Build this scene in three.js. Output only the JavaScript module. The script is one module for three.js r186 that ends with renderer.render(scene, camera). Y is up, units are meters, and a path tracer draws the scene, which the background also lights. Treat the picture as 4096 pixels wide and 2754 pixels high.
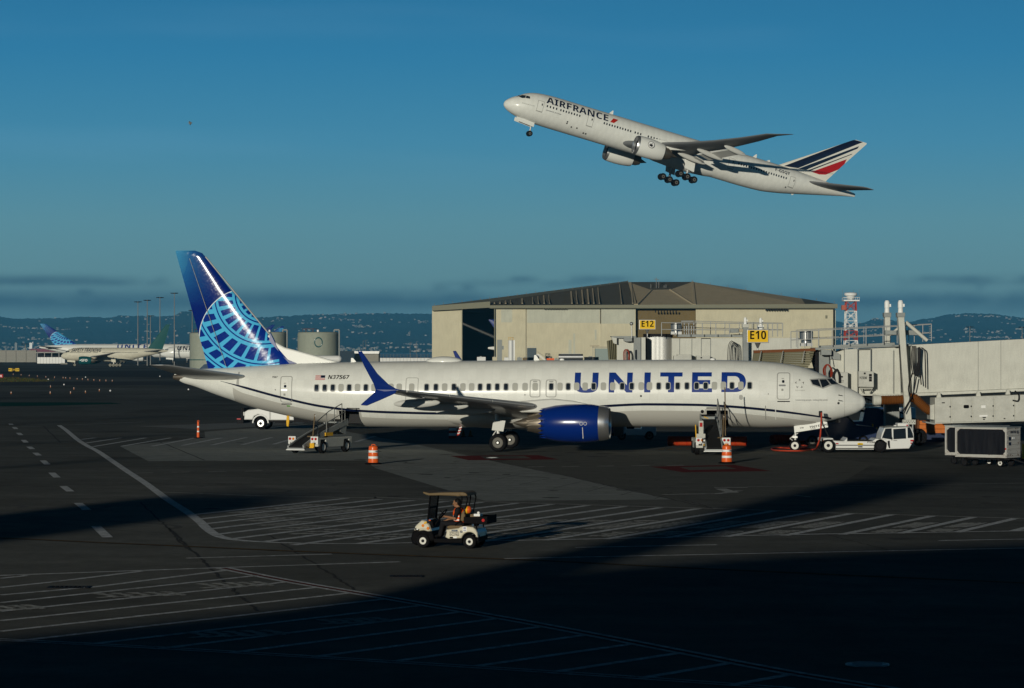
import * as THREE from 'three';
import { mergeGeometries, toCreasedNormals } from 'three/addons/utils/BufferGeometryUtils.js';
import { RoundedBoxGeometry } from 'three/addons/geometries/RoundedBoxGeometry.js';
import { MarchingCubes } from 'three/addons/objects/MarchingCubes.js';
import { FontLoader } from 'three/addons/loaders/FontLoader.js';
import { ImprovedNoise } from 'three/addons/math/ImprovedNoise.js';

// ---------------------------------------------------------------- camera, sky, sun, exposure
const F = 11378, HY = 1405, H = 6;                 // focal length and horizon of the photograph, eye height in metres
const scene = new THREE.Scene();
const camera = new THREE.PerspectiveCamera(2 * Math.atan(1377 / F) * 180 / Math.PI, 1024 / 688, 0.5, 60000);
camera.position.set(0, H, 0);
camera.rotation.x = Math.atan(28 / F);
const renderer = new THREE.WebGLRenderer({ antialias: true });
renderer.setSize(1024, 688);
renderer.toneMapping = THREE.LinearToneMapping;
renderer.toneMappingExposure = 0.94;
renderer.shadowMap.enabled = true;
const SUN = new THREE.Vector3(-0.325, 0.139, 1).normalize();
const sun = new THREE.DirectionalLight(new THREE.Color().setRGB(1, 0.945, 0.79), 3.2);
sun.position.copy(SUN).multiplyScalar(600); sun.target.position.set(0, 0, -170);
sun.position.add(sun.target.position);
sun.castShadow = true; sun.shadow.mapSize.set(4096, 4096); sun.shadow.radius = 1;
Object.assign(sun.shadow.camera, { left: -160, right: 160, top: 120, bottom: -120, near: 1, far: 1500 });
scene.add(sun, sun.target);

const noise3 = new ImprovedNoise();
const nz = (x, y, z = 0) => noise3.noise(x + 31.7, y + 17.3, z + 5.1);
const fbm = (x, y, z = 0, o = 4) => { let a = 0, w = 0.5, f = 1; for (let i = 0; i < o; i++) { a += w * nz(x * f, y * f, z + i * 7); w *= 0.5; f *= 2.07; } return a; };
let seed = 12345;
const rnd = () => { seed = (seed * 1664525 + 1013904223) >>> 0; return seed / 4294967296; };
const rr = (a, b) => a + (b - a) * rnd();
const clamp = (v, a, b) => Math.min(b, Math.max(a, v));
const sm = (a, b, v) => { const t = clamp((v - a) / (b - a), 0, 1); return t * t * (3 - 2 * t); };
const lin = c => { c /= 255; return c <= 0.04045 ? c / 12.92 : Math.pow((c + 0.055) / 1.055, 2.4); };
const rgb = (r, g, b) => new THREE.Color().setRGB(r, g, b);
{
  const W = 4096, HH = 2048, d = new Float32Array(W * HH * 4);
  const stops = [[-90, 70, 100, 112], [0, 96, 130, 140], [1.4, 104, 147, 155], [2.6, 95, 147, 162], [4.2, 70, 138, 170], [6, 48, 124, 166], [8, 40, 111, 154], [11, 28, 88, 130], [16, 13, 50, 84], [23, 5, 24, 45], [35, 2, 11, 22], [90, 1, 6, 13]];
  const colAt = e => { let i = 0; while (i < stops.length - 2 && e > stops[i + 1][0]) i++; const a = stops[i], b = stops[i + 1], t = clamp((e - a[0]) / (b[0] - a[0]), 0, 1); return [1, 2, 3].map(k => lin(a[k] + (b[k] - a[k]) * t) / 0.94); };
  const cloudCol = [54, 88, 109].map(v => lin(v) / 0.94), cloudLit = [100, 128, 138].map(v => lin(v) / 0.94);
  for (let r = 0; r < HH; r++) {
    const e = ((r + 0.5) / HH) * 180 - 90, base = colAt(e);
    const low = e > -0.2 && e < 2.6;
    for (let c = 0; c < W; c++) {
      const k = (r * W + c) * 4;
      let R = base[0], G = base[1], B = base[2];
      if (low) {                                    // long low stratus over the far shore, all round the horizon
        const az = (c / W) * 360, x = az * 0.9;
        const wob = 0.07 * nz(az * 0.22, 3.3) + 0.035 * nz(az * 0.9, 9.1), rag = fbm(az * 1.1, e * 6, 8, 5);
        const bank = Math.exp(-Math.pow((e - 0.99 - wob) / (0.2 + 0.05 * nz(az * 0.3, 50)), 2)) * sm(-0.3, 0.12, fbm(az * 0.14, e * 0.7, 2) + 0.1 + 0.25 * rag);
        const roll = Math.exp(-Math.pow((e - 1.4 - 0.6 * wob - 0.05 * rag) / 0.075, 2)) * sm(-0.12, 0.12, nz(az * 0.09 + 1.37, 4.4) + 0.35 * rag);
        const puff = sm(0.1, 0.3, fbm(az * 1.25, e * 6.5, 21, 5)) * Math.exp(-Math.pow((e - 1.2) / 0.2, 2)) * sm(-0.15, 0.2, nz(az * 0.3, 77));
        const pale = sm(0.0, 0.4, fbm(az * 0.3, e * 2.2, 40)) * sm(0.95, 0.3, e) * 0.35;
        R += (cloudLit[0] - R) * pale; G += (cloudLit[1] - G) * pale; B += (cloudLit[2] - B) * pale;
        const a = clamp(Math.max(bank * (0.85 + 0.5 * rag), roll, puff * 0.9), 0, 0.95);
        R += (cloudCol[0] - R) * a; G += (cloudCol[1] - G) * a; B += (cloudCol[2] - B) * a;
      } else if (e > 2.6 && e < 16) {               // thin haze and faint streaks of high cloud
        const az = (c / W) * 360, s = 0.05 * sm(0.05, 0.4, fbm(az * 0.07 + e * 0.12, e * 0.8, 60)) * sm(2.6, 4, e);
        R += s * 0.22; G += s * 0.24; B += s * 0.24;
      }
      d[k] = R; d[k + 1] = G; d[k + 2] = B; d[k + 3] = 1;
    }
  }
  const t = new THREE.DataTexture(d, W, HH, THREE.RGBAFormat, THREE.FloatType);
  t.mapping = THREE.EquirectangularReflectionMapping; t.magFilter = THREE.LinearFilter; t.needsUpdate = true;
  scene.background = t; scene.environment = t;
}
const font = await new FontLoader().loadAsync('fonts/droid/droid_sans_bold.typeface.json');
const fontR = await new FontLoader().loadAsync('fonts/droid/droid_sans_regular.typeface.json');

// ---------------------------------------------------------------- helpers
const taken = new Map();
const numbered = n => { const k = taken.get(n) || 0; taken.set(n, k + 1); return k ? n + '_' + String(k).padStart(3, '0') : n; };
const origin = new Map();
function thing(name, label, category, [x, y, z] = [0, 0, 0], group) {
  const o = new THREE.Group(); o.name = numbered(name); o.position.set(x, y, z); scene.add(o);
  o.userData = { label, category }; if (group) o.userData.group = group;
  origin.set(o, [x, y, z]); return o;
}
function flat(g) { const q = g.index ? g.toNonIndexed() : g; for (const k of Object.keys(q.attributes)) if (!['position', 'normal', 'uv', 'color'].includes(k)) q.deleteAttribute(k); if (!q.attributes.normal) q.computeVertexNormals(); if (!q.attributes.uv) q.setAttribute('uv', new THREE.BufferAttribute(new Float32Array(q.attributes.position.count * 2), 2)); return q; }
function join(gs) { gs = Array.isArray(gs) ? gs : [gs]; if (gs.length === 1) return gs[0]; return mergeGeometries(gs.map(flat)); }
function part(parent, name, gs, mat, label) {       // geometry in the thing's own axes
  const m = new THREE.Mesh(join(gs), mat); m.name = name; if (label) m.userData.label = label; parent.add(m); return m;
}
function rootOf(p) { while (p.parent && p.parent !== scene) p = p.parent; return p; }
function wpart(parent, name, gs, mat, label) {      // geometry in world axes, moved to the thing's base
  const g = join(gs), o = origin.get(rootOf(parent)); g.translate(-o[0], -o[1], -o[2]); return part(parent, name, g, mat, label);
}
function struct(name, gs, mat) { const m = new THREE.Mesh(join(gs), mat); m.name = numbered(name); m.userData = { kind: 'structure' }; scene.add(m); return m; }
function copyOf(src, label, [x, y, z], turn) { const c = src.clone(); c.name = numbered(src.name.replace(/_\d{3}$/, '')); c.position.set(x, y, z); if (turn !== undefined) c.rotation.y = turn; c.userData = { ...src.userData, label }; scene.add(c); return c; }
// survey: ground points and points at a known distance, from the photograph's measured bearings
const gp = (px, py) => { const Z = H * F / (py - HY); return [(px - 2048) / F * Z, -Z]; };
const P = (px, py, Z) => [(px - 2048) / F * Z, H - (py - HY) / F * Z, -Z];
const V = a => new THREE.Vector3(...a);
const box = (w, h, d, x = 0, y = 0, z = 0, ry = 0, rz = 0, rx = 0) => { const g = new THREE.BoxGeometry(w, h, d); if (rx) g.rotateX(rx); if (rz) g.rotateZ(rz); if (ry) g.rotateY(ry); return g.translate(x, y, z); };
const rbox = (w, h, d, r, x = 0, y = 0, z = 0) => new RoundedBoxGeometry(w, h, d, 2, Math.min(r, w / 2.01, h / 2.01, d / 2.01)).translate(x, y, z);
const cyl = (r0, r1, h, x = 0, y = 0, z = 0, n = 16, axis = 'y') => { const g = new THREE.CylinderGeometry(r0, r1, h, n); if (axis === 'x') g.rotateZ(-Math.PI / 2); if (axis === 'z') g.rotateX(Math.PI / 2); return g.translate(x, y, z); };
function bar(a, b, r, n = 6) { const A = V(a), B = V(b), d = B.clone().sub(A); const g = new THREE.CylinderGeometry(r, r, d.length(), n); g.applyQuaternion(new THREE.Quaternion().setFromUnitVectors(new THREE.Vector3(0, 1, 0), d.clone().normalize())); return g.translate(...A.add(B).multiplyScalar(0.5).toArray()); }
function beam(a, b, w, h) { const A = V(a), B = V(b), d = B.clone().sub(A); const g = new THREE.BoxGeometry(w, d.length(), h); g.applyQuaternion(new THREE.Quaternion().setFromUnitVectors(new THREE.Vector3(0, 1, 0), d.clone().normalize())); return g.translate(...A.add(B).multiplyScalar(0.5).toArray()); }
const tube = (pts, r, seg = 24, n = 7) => new THREE.TubeGeometry(new THREE.CatmullRomCurve3(pts.map(V)), seg, r, n);
const shapeOf = pts => new THREE.Shape(pts.map(p => new THREE.Vector2(p[0], p[1])));
function extr(pts, depth, bevel = 0, holes = []) {  // polygon in x,y, centred on z
  const s = shapeOf(pts); for (const h of holes) s.holes.push(new THREE.Path(h.map(p => new THREE.Vector2(p[0], p[1]))));
  const g = new THREE.ExtrudeGeometry(s, { depth: depth - 2 * bevel, bevelEnabled: bevel > 0, bevelSize: bevel, bevelThickness: bevel, bevelOffset: -bevel, bevelSegments: 2, curveSegments: 8 });
  return g.translate(0, 0, -(depth - 2 * bevel) / 2);
}
function exPx(pts, Z, depth, bevel = 0) {           // a solid whose front face stands at distance Z
  return extr(pts.map(([x, y]) => P(x, y, Z)), depth, bevel).translate(0, 0, -Z - depth / 2);
}
const boxPx = (x0, x1, y0, y1, Z, depth, bevel = 0) => exPx([[x0, y1], [x1, y1], [x1, y0], [x0, y0]], Z, depth, bevel);
function revolve(prof, n = 32, axisMod) {           // [[x, r]...] around the x axis
  const pos = [], idx = []; const m = prof.length;
  for (let i = 0; i < m; i++) for (let j = 0; j <= n; j++) { const a = j / n * Math.PI * 2; const x = prof[i][0] + (axisMod ? axisMod(i, j, a) : 0); pos.push(x, prof[i][1] * Math.sin(a), prof[i][1] * Math.cos(a)); }
  for (let i = 0; i < m - 1; i++) for (let j = 0; j < n; j++) { const a = i * (n + 1) + j, b = a + n + 1; idx.push(a, b, a + 1, b, b + 1, a + 1); }
  const g = new THREE.BufferGeometry(); g.setAttribute('position', new THREE.Float32BufferAttribute(pos, 3)); g.setIndex(idx);
  return toCreasedNormals(g, 0.6);
}
const lathe = (prof, n = 24) => new THREE.LatheGeometry(prof.map(p => new THREE.Vector2(p[1], p[0])), n);
function slab(pts, t) {                             // a roof sheet through 3-D points, t thick
  const g = new THREE.BufferGeometry(), pos = [], n = pts.length;
  const tri = (a, b, c) => pos.push(...a, ...b, ...c), dn = p => [p[0], p[1] - t, p[2]];
  for (let i = 1; i < n - 1; i++) { tri(pts[0], pts[i], pts[i + 1]); tri(dn(pts[0]), dn(pts[i + 1]), dn(pts[i])); }
  for (let i = 0; i < n; i++) { const a = pts[i], b = pts[(i + 1) % n]; tri(a, dn(a), b); tri(b, dn(a), dn(b)); }
  g.setAttribute('position', new THREE.Float32BufferAttribute(pos, 3)); g.computeVertexNormals(); return g;
}
const std = (c, rough = 0.6, metal = 0, extra = {}) => new THREE.MeshPhysicalMaterial({ specularIntensity: metal > 0.3 ? 1 : 0.35, color: Array.isArray(c) ? rgb(...c) : c, roughness: rough, metalness: metal, ...extra });
const gloss = (c, rough = 0.3, coat = 0.6, extra = {}) => new THREE.MeshPhysicalMaterial({ color: Array.isArray(c) ? rgb(...c) : c, roughness: rough, clearcoat: coat * 0.5, clearcoatRoughness: 0.14, specularIntensity: 0.4, ...extra });
function noiseTex(size, fn, srgb = true, rep = 1) {
  const d = new Uint8Array(size * size * 4);
  for (let y = 0; y < size; y++) for (let x = 0; x < size; x++) { const v = fn(x / size, y / size, x, y), k = (y * size + x) * 4; for (let i = 0; i < 3; i++) d[k + i] = clamp(v[i] ?? v[0], 0, 1) * 255; d[k + 3] = 255; }
  const t = new THREE.DataTexture(d, size, size); if (srgb) t.colorSpace = THREE.SRGBColorSpace; t.wrapS = t.wrapT = THREE.RepeatWrapping; t.magFilter = THREE.LinearFilter; t.minFilter = THREE.LinearMipmapLinearFilter; t.repeat.set(rep, rep); t.needsUpdate = true; return t;
}
function tileNoise(u, v, f, z) {                    // noise that repeats over the unit square
  const a = nz(u * f, v * f, z), b = nz((u - 1) * f, v * f, z), c = nz(u * f, (v - 1) * f, z), e = nz((u - 1) * f, (v - 1) * f, z);
  return (a * (1 - u) + b * u) * (1 - v) + (c * (1 - u) + e * u) * v;
}
function canvasTex(w, h, draw) { const c = document.createElement('canvas'); c.width = w; c.height = h; const x = c.getContext('2d'); draw(x, w, h); const t = new THREE.CanvasTexture(c); t.colorSpace = THREE.SRGBColorSpace; t.anisotropy = 8; return t; }
function wheel(parent, x, y, z, r, w, tyre, rimMat, rimR = 0.58, name = 'wheel') {   // axle along z
  const s = w / 2, prof = [[-s, rimR * r], [-s, r * 0.86], [-s * 0.72, r * 0.97], [0, r], [s * 0.72, r * 0.97], [s, r * 0.86], [s, rimR * r]];
  const g = revolve(prof, 24).rotateY(Math.PI / 2).translate(x, y, z);
  const m = part(parent, name, g, tyre);
  const rim = revolve([[-s * 0.75, 0.01], [-s * 0.75, rimR * r], [s * 0.75, rimR * r], [s * 0.8, rimR * r * 0.86], [s * 0.5, rimR * r * 0.7], [s * 0.55, rimR * r * 0.3], [s * 0.85, rimR * r * 0.22], [s * 0.85, 0.01]], 20);
  const both = [rim.clone().rotateY(-Math.PI / 2).translate(x, y, z), rim.rotateY(Math.PI / 2).translate(x, y, z)];
  part(m, 'rim', both, rimMat); for (const q of [1, -1]) part(m, 'hub', cyl(rimR * r * 0.36, rimR * r * 0.42, s * 0.3, x, y, z + q * s * 0.82, 12, 'z'), M.dark); return m;
}

// ---------------------------------------------------------------- materials
const grime = noiseTex(256, (u, v) => { const a = 0.93 + 0.09 * tileNoise(u, v, 5, 1) + 0.05 * tileNoise(u, v, 20, 2) + 0.04 * tileNoise(u, v, 60, 3); return [a, a, a * 0.99]; });
const streaks = noiseTex(256, (u, v) => { const a = 0.95 + 0.035 * tileNoise(u * 1, v * 0.12, 40, 5) + 0.05 * tileNoise(u, v, 6, 4) + 0.04 * tileNoise(u, v, 50, 9); return [a, a * 0.995, a * 0.98]; });
const M = {
  white: gloss([0.72, 0.725, 0.685], 0.32, 0.7), belly: gloss([0.47, 0.46, 0.42], 0.35, 0.5), wingGrey: gloss([0.33, 0.34, 0.34], 0.35, 0.4), wingLight: gloss([0.5, 0.5, 0.47], 0.35, 0.4),
  navy: gloss([0.004, 0.008, 0.03], 0.3, 0.5), uaBlue: gloss([0.002, 0.02, 0.16], 0.25, 0.9), letterBlue: std([0.004, 0.03, 0.2], 0.5), black: std([0.004, 0.004, 0.005], 0.7, 0, { specularIntensity: 0.12 }), dark: std([0.012, 0.012, 0.014], 0.7, 0, { specularIntensity: 0.2 }),
  glass: new THREE.MeshPhysicalMaterial({ color: rgb(0.012, 0.018, 0.026), roughness: 0.08, clearcoat: 1, clearcoatRoughness: 0.03 }), shade: std([0.36, 0.36, 0.32], 0.5), frameGrey: std([0.36, 0.36, 0.34], 0.45), lineGrey: std([0.3, 0.3, 0.28], 0.6),
  steel: std([0.5, 0.5, 0.5], 0.35, 0.9), lip: std([0.62, 0.62, 0.62], 0.3, 0.9), titanium: std([0.32, 0.27, 0.21], 0.35, 0.85), tyre: std([0.008, 0.008, 0.009], 0.85, 0, { specularIntensity: 0.15 }), rim: std([0.12, 0.115, 0.1], 0.5), rimWhite: std([0.66, 0.65, 0.6], 0.45), strut: std([0.5, 0.5, 0.48], 0.4, 0.3),
  red: gloss([0.45, 0.02, 0.01], 0.4, 0.3), orange: gloss([0.72, 0.11, 0.015], 0.4, 0.3), reflect: std([0.78, 0.78, 0.76], 0.4), yellow: std([0.72, 0.4, 0.02], 0.5), amber: gloss([0.7, 0.2, 0.01], 0.25, 0.8), lampRed: gloss([0.4, 0.01, 0.01], 0.2, 0.9), lampClear: gloss([0.6, 0.6, 0.58], 0.1, 1),
  bridge: std([0.6, 0.605, 0.56], 0.55, 0, { map: streaks }), bridgeGrey: std([0.3, 0.32, 0.32], 0.55, 0, { map: grime }), rail: std([0.34, 0.35, 0.35], 0.5, 0.4), cabinet: std([0.56, 0.56, 0.52], 0.5, 0, { map: grime }), galv: std([0.4, 0.4, 0.39], 0.38, 0.75), canvas: std([0.15, 0.14, 0.09], 0.9), cable: std([0.012, 0.012, 0.014], 0.6), cableRed: std([0.22, 0.025, 0.01], 0.5),
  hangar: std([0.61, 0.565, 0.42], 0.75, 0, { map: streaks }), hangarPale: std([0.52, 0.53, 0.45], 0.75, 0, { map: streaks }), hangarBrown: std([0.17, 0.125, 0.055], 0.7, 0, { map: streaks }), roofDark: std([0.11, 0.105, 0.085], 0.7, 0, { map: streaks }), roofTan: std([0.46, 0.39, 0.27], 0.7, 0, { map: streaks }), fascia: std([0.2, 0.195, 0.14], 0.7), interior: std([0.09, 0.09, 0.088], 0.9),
  tank: std([0.31, 0.34, 0.29], 0.6, 0, { map: streaks }), teal: gloss([0.006, 0.07, 0.075], 0.4, 0.4), tealPaint: std([0.01, 0.075, 0.07], 0.7), mastMetal: std([0.2, 0.2, 0.19], 0.6, 0.4), signYellow: std([0.74, 0.46, 0.01], 0.5), signRed: std([0.36, 0.01, 0.01], 0.5), concrete: std([0.3, 0.29, 0.26], 0.85, 0, { map: grime }),
  truckWhite: gloss([0.68, 0.68, 0.66], 0.35, 0.5), chrome: std([0.65, 0.65, 0.65], 0.2, 1), belt: std([0.012, 0.012, 0.012], 0.8), tan: std([0.15, 0.105, 0.055], 0.6), cream: gloss([0.62, 0.58, 0.46], 0.3, 0.6), duct: std([0.15, 0.05, 0.009], 0.85), rust: std([0.16, 0.06, 0.025], 0.9),
};
// a uv set in metres, from the two widest axes
function uvBox(g, s = 1) { const q = flat(g), p = q.attributes.position, n = q.attributes.normal, uv = new Float32Array(p.count * 2); for (let i = 0; i < p.count; i++) { const ax = Math.abs(n.getX(i)), ay = Math.abs(n.getY(i)), az = Math.abs(n.getZ(i)); const u = ax > ay && ax > az ? p.getZ(i) : p.getX(i), v = ay > ax && ay > az ? p.getZ(i) : p.getY(i); uv[i * 2] = u * s; uv[i * 2 + 1] = v * s; } q.setAttribute('uv', new THREE.BufferAttribute(uv, 2)); return q; }

// ---------------------------------------------------------------- the setting: apron, taxiways, bay, hills
const asphaltTex = noiseTex(512, (u, v, x, y) => { const h = Math.sin(x * 127.1 + y * 311.7) * 43758.5453, g = h - Math.floor(h); const a = 0.86 + 0.11 * (g - 0.5) + 0.1 * tileNoise(u, v, 6, 11) + 0.08 * tileNoise(u, v, 24, 12) + 0.06 * tileNoise(u, v, 90, 13); return [a, a, a]; });
const asphaltBump = noiseTex(256, (u, v, x, y) => { const h = Math.sin(x * 97.1 + y * 211.7) * 43758.5453; return [0.5 + 0.3 * (h - Math.floor(h) - 0.5) + 0.3 * tileNoise(u, v, 40, 4)]; }, false);
function ground(name, xs, zs, y, base, amp, mat) {
  const pos = [], col = [], uv = [], idx = [];
  for (const z of zs) for (const x of xs) {
    pos.push(x, y, z); uv.push(x / 9, z / 9);
    const st = fbm(x * 0.035, z * 0.02, 3), oil = sm(0.16, 0.42, fbm(x * 0.16, z * 0.07, 9)), bl = fbm(x * 0.006, z * 0.004, 15);
    const drag = fbm(x * 0.05, z * 0.35, 27), patch = sm(0.02, 0.06, nz(Math.floor(x / 7.5) * 3.1, Math.floor((z + x * 0.2) / 15) * 2.3, 40)) * 0.16;
    const v = base * clamp(1 + amp * (0.9 * st + 0.9 * bl + 0.7 * drag) - 0.4 * oil * amp + patch, 0.4, 1.8);
    col.push(v * (1 + 0.05 * bl), v * 1.02, v * (0.94 - 0.06 * bl));
  }
  const nx = xs.length; for (let j = 0; j < zs.length - 1; j++) for (let i = 0; i < nx - 1; i++) { const a = j * nx + i, b = a + nx; idx.push(a, a + 1, b, b, a + 1, b + 1); }
  const g = new THREE.BufferGeometry(); g.setAttribute('position', new THREE.Float32BufferAttribute(pos, 3)); g.setAttribute('color', new THREE.Float32BufferAttribute(col, 3)); g.setAttribute('uv', new THREE.Float32BufferAttribute(uv, 2)); g.setIndex(idx);
  g.computeVertexNormals(); return struct(name, g, mat);
}
const groundMat = new THREE.MeshPhysicalMaterial({ specularIntensity: 0.03, color: 0xffffff, vertexColors: true, map: asphaltTex, bumpMap: asphaltBump, bumpScale: 0.004, roughness: 0.95 });
{
  const xs = [], zs = [];
  for (let x = -2200; x < -90; x += 60) xs.push(x); for (let x = -90; x <= 90; x += 1) xs.push(x); for (let x = 120; x <= 2200; x += 60) xs.push(x);
  for (let z = 160; z > -30; z -= 10) zs.push(z); for (let z = -30; z > -300; z -= 1) zs.push(z); for (let z = -300; z > -900; z -= 8) zs.push(z); for (let z = -900; z >= -2500; z -= 40) zs.push(z);
  ground('apron', xs, zs, 0, 0.13, 0.75, groundMat);
}
const flatPoly = (pts, y) => { const g = new THREE.ShapeGeometry(shapeOf(pts.map(p => [p[0], -p[1]]))); g.rotateX(-Math.PI / 2).translate(0, y, 0); const p = g.attributes.position, uv = g.attributes.uv; for (let i = 0; i < p.count; i++) uv.setXY(i, p.getX(i) / 7, p.getZ(i) / 7); return g; };
const groundPatch = (name, pts, y, c) => struct(name, flatPoly(pts, y), std(c, 0.95, 0, { specularIntensity: 0.03, map: asphaltTex, bumpMap: asphaltBump, bumpScale: 0.004 }));
const ca = (x, y) => gp(x / 1.5547, 1560 + y / 1.5547), cb = (x, y) => gp(x / 1.4575, 2100 + y / 1.4575), cc = (x, y) => gp(1500 + x / 1.5547, 1700 + y / 1.5547), cd = (x, y) => gp(2600 + x / 1.5588, 1700 + y / 1.5588), ce = (x, y) => gp(1500 + x / 0.8983, 2100 + y / 0.8983), cf = (x, y) => gp(x / 2.915, 1100 + y / 2.915);
// paler concrete slabs and older, darker asphalt
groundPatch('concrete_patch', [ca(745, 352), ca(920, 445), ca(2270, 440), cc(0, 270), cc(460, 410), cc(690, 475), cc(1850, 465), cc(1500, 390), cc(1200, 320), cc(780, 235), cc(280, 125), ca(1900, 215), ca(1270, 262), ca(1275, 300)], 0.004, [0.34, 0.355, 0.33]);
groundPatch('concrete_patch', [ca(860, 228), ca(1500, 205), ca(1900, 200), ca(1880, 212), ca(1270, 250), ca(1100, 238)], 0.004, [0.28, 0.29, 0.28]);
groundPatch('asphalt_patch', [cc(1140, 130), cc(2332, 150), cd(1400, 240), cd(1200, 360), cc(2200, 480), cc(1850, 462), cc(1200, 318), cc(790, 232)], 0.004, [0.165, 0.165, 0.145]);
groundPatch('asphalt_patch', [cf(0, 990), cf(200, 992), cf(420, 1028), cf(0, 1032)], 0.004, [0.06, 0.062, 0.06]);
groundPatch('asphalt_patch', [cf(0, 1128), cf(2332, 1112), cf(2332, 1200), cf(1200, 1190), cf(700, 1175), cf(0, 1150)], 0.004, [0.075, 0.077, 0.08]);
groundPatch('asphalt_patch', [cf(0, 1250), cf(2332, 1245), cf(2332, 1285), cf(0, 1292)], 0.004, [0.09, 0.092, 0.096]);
groundPatch('green_painted_island', [ca(-300, 78), ca(400, 78), ca(690, 80), ca(760, 88), ca(300, 100), ca(-300, 106)], 0.004, [0.012, 0.075, 0.055]);
{ // rough verge beside the taxiway
  const pts = [cf(-900, 1196), cf(0, 1198), cf(150, 1198), cf(380, 1212), cf(480, 1226), cf(640, 1236), cf(560, 1247), cf(0, 1253), cf(-900, 1256)];
  const g = struct('verge', flatPoly(pts, 0.006), std([0.12, 0.105, 0.045], 0.95, 0, { map: asphaltTex }));
  const blades = []; const one = new THREE.ConeGeometry(0.05, 0.22, 3);
  const inst = new THREE.InstancedMesh(one, std([0.13, 0.115, 0.035], 0.9), 2600), mx = new THREE.Matrix4(), poly = pts.map(p => [p[0], p[1]]);
  const inside = (x, z) => { let c = false; for (let i = 0, j = poly.length - 1; i < poly.length; j = i++) if ((poly[i][1] > z) !== (poly[j][1] > z) && x < (poly[j][0] - poly[i][0]) * (z - poly[i][1]) / (poly[j][1] - poly[i][1]) + poly[i][0]) c = !c; return c; };
  let n = 0, guard = 0; const zs = poly.map(p => p[1]), xs = poly.map(p => p[0]); const z0 = Math.min(...zs), z1 = Math.max(...zs), x0 = Math.max(-130, Math.min(...xs)), x1 = Math.max(...xs);
  while (n < 2600 && guard++ < 90000) { const x = rr(x0, x1), z = rr(z0, z1); if (!inside(x, z)) continue; const s = rr(0.5, 1.6); mx.makeScale(s * 1.6, s, s * 1.6).setPosition(x, 0.08 * s, z); inst.setMatrixAt(n, mx); inst.setColorAt(n, rgb(rr(0.6, 1.3), rr(0.7, 1.3), rr(0.5, 1))); n++; }
  inst.count = n; inst.name = 'verge_grass'; inst.userData = { kind: 'stuff', label: 'dry olive grass on the strip beside the taxiway', category: 'grass' }; scene.add(inst);
}
// painted lines: strips that follow a polyline on the ground
function strip(pts, w, y, off = 0) {
  const pos = [], uv = [], n = pts.length, L = [], R = []; let run = 0;
  for (let i = 0; i < n; i++) { const a = pts[Math.max(0, i - 1)], b = pts[Math.min(n - 1, i + 1)]; let dx = b[0] - a[0], dz = b[1] - a[1]; const l = Math.hypot(dx, dz) || 1; dx /= l; dz /= l; const s = w / 2; L.push([pts[i][0] + dz * (off + s), pts[i][1] - dx * (off + s)]); R.push([pts[i][0] + dz * (off - s), pts[i][1] - dx * (off - s)]); }
  for (let i = 0; i < n - 1; i++) { const q = [L[i], R[i], L[i + 1], L[i + 1], R[i], R[i + 1]]; for (const p of q) { pos.push(p[0], y, p[1]); uv.push(p[0] / 2.3, p[1] / 2.3); } }
  const g = new THREE.BufferGeometry(); g.setAttribute('position', new THREE.Float32BufferAttribute(pos, 3)); g.setAttribute('uv', new THREE.Float32BufferAttribute(uv, 2)); g.setAttribute('normal', new THREE.Float32BufferAttribute(pos.map((_, i) => i % 3 === 1 ? 1 : 0), 3)); return g;
}
const smooth = (pts, n = 60) => new THREE.CatmullRomCurve3(pts.map(p => new THREE.Vector3(p[0], 0, p[1]))).getPoints(n).map(v => [v.x, v.z]);
const wornTex = noiseTex(256, (u, v) => { const a = 0.8 + 0.3 * tileNoise(u, v, 8, 31) + 0.25 * tileNoise(u, v, 40, 32); const b = clamp(a, 0.35, 1); return [b, b, b]; });
const matt = { specularIntensity: 0.04 }, wornPaint = c => std(c, 0.9, 0, { ...matt, map: wornTex }); const paint = { white: wornPaint([0.82, 0.84, 0.84]), faint: wornPaint([0.58, 0.58, 0.54]), yellow: wornPaint([0.34, 0.21, 0.08]), red: wornPaint([0.2, 0.035, 0.035]), black: std([0.03, 0.03, 0.03], 0.95, 0, matt), tar: std([0.07, 0.07, 0.068], 0.95, 0, matt) };
const mark = (name, gs, m = paint.white) => struct(name, gs, m);
const edgeL = smooth([ca(365, 222), ca(400, 245), ca(490, 318), ca(545, 352), ca(600, 380), ca(690, 440), ca(790, 508), ca(900, 580), ca(1050, 690), ca(1160, 760), ca(1240, 820), ca(1290, 868), ca(1340, 902), ca(1400, 924), ca(1470, 936), ca(1600, 946), ca(1800, 955)], 120);
const frontLine = [ca(1800, 955), ca(2000, 959), cc(0, 741), cc(760, 723), cc(1300, 713), cc(2332, 690), cd(1080, 683), cd(1640, 675), cd(2700, 657)];
mark('road_edge_line', [strip(edgeL, 0.36, 0.01), strip(frontLine, 0.28, 0.0095)]);
mark('road_edge_line', strip([ca(365, 222), ca(560, 214), ca(900, 200)], 0.2, 0.0095), paint.faint);
mark('lane_dashes', [[62, 212, 70, 219], [85, 233, 99, 245], [112, 269, 129, 283], [143, 313, 161, 329], [178, 355, 200, 370], [217, 393, 241, 410], [265, 441, 293, 466], [320, 517, 353, 547], [392, 601, 436, 634], [484, 706, 538, 749], [596, 850, 668, 920]].map(d => strip([ca(d[0], d[1]), ca(d[2], d[3])], 0.34, 0.0095)));
const backZ = X => -(112 - 0.55 * X), frontZ = X => -(89.7 + 0.29 * X);
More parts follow.
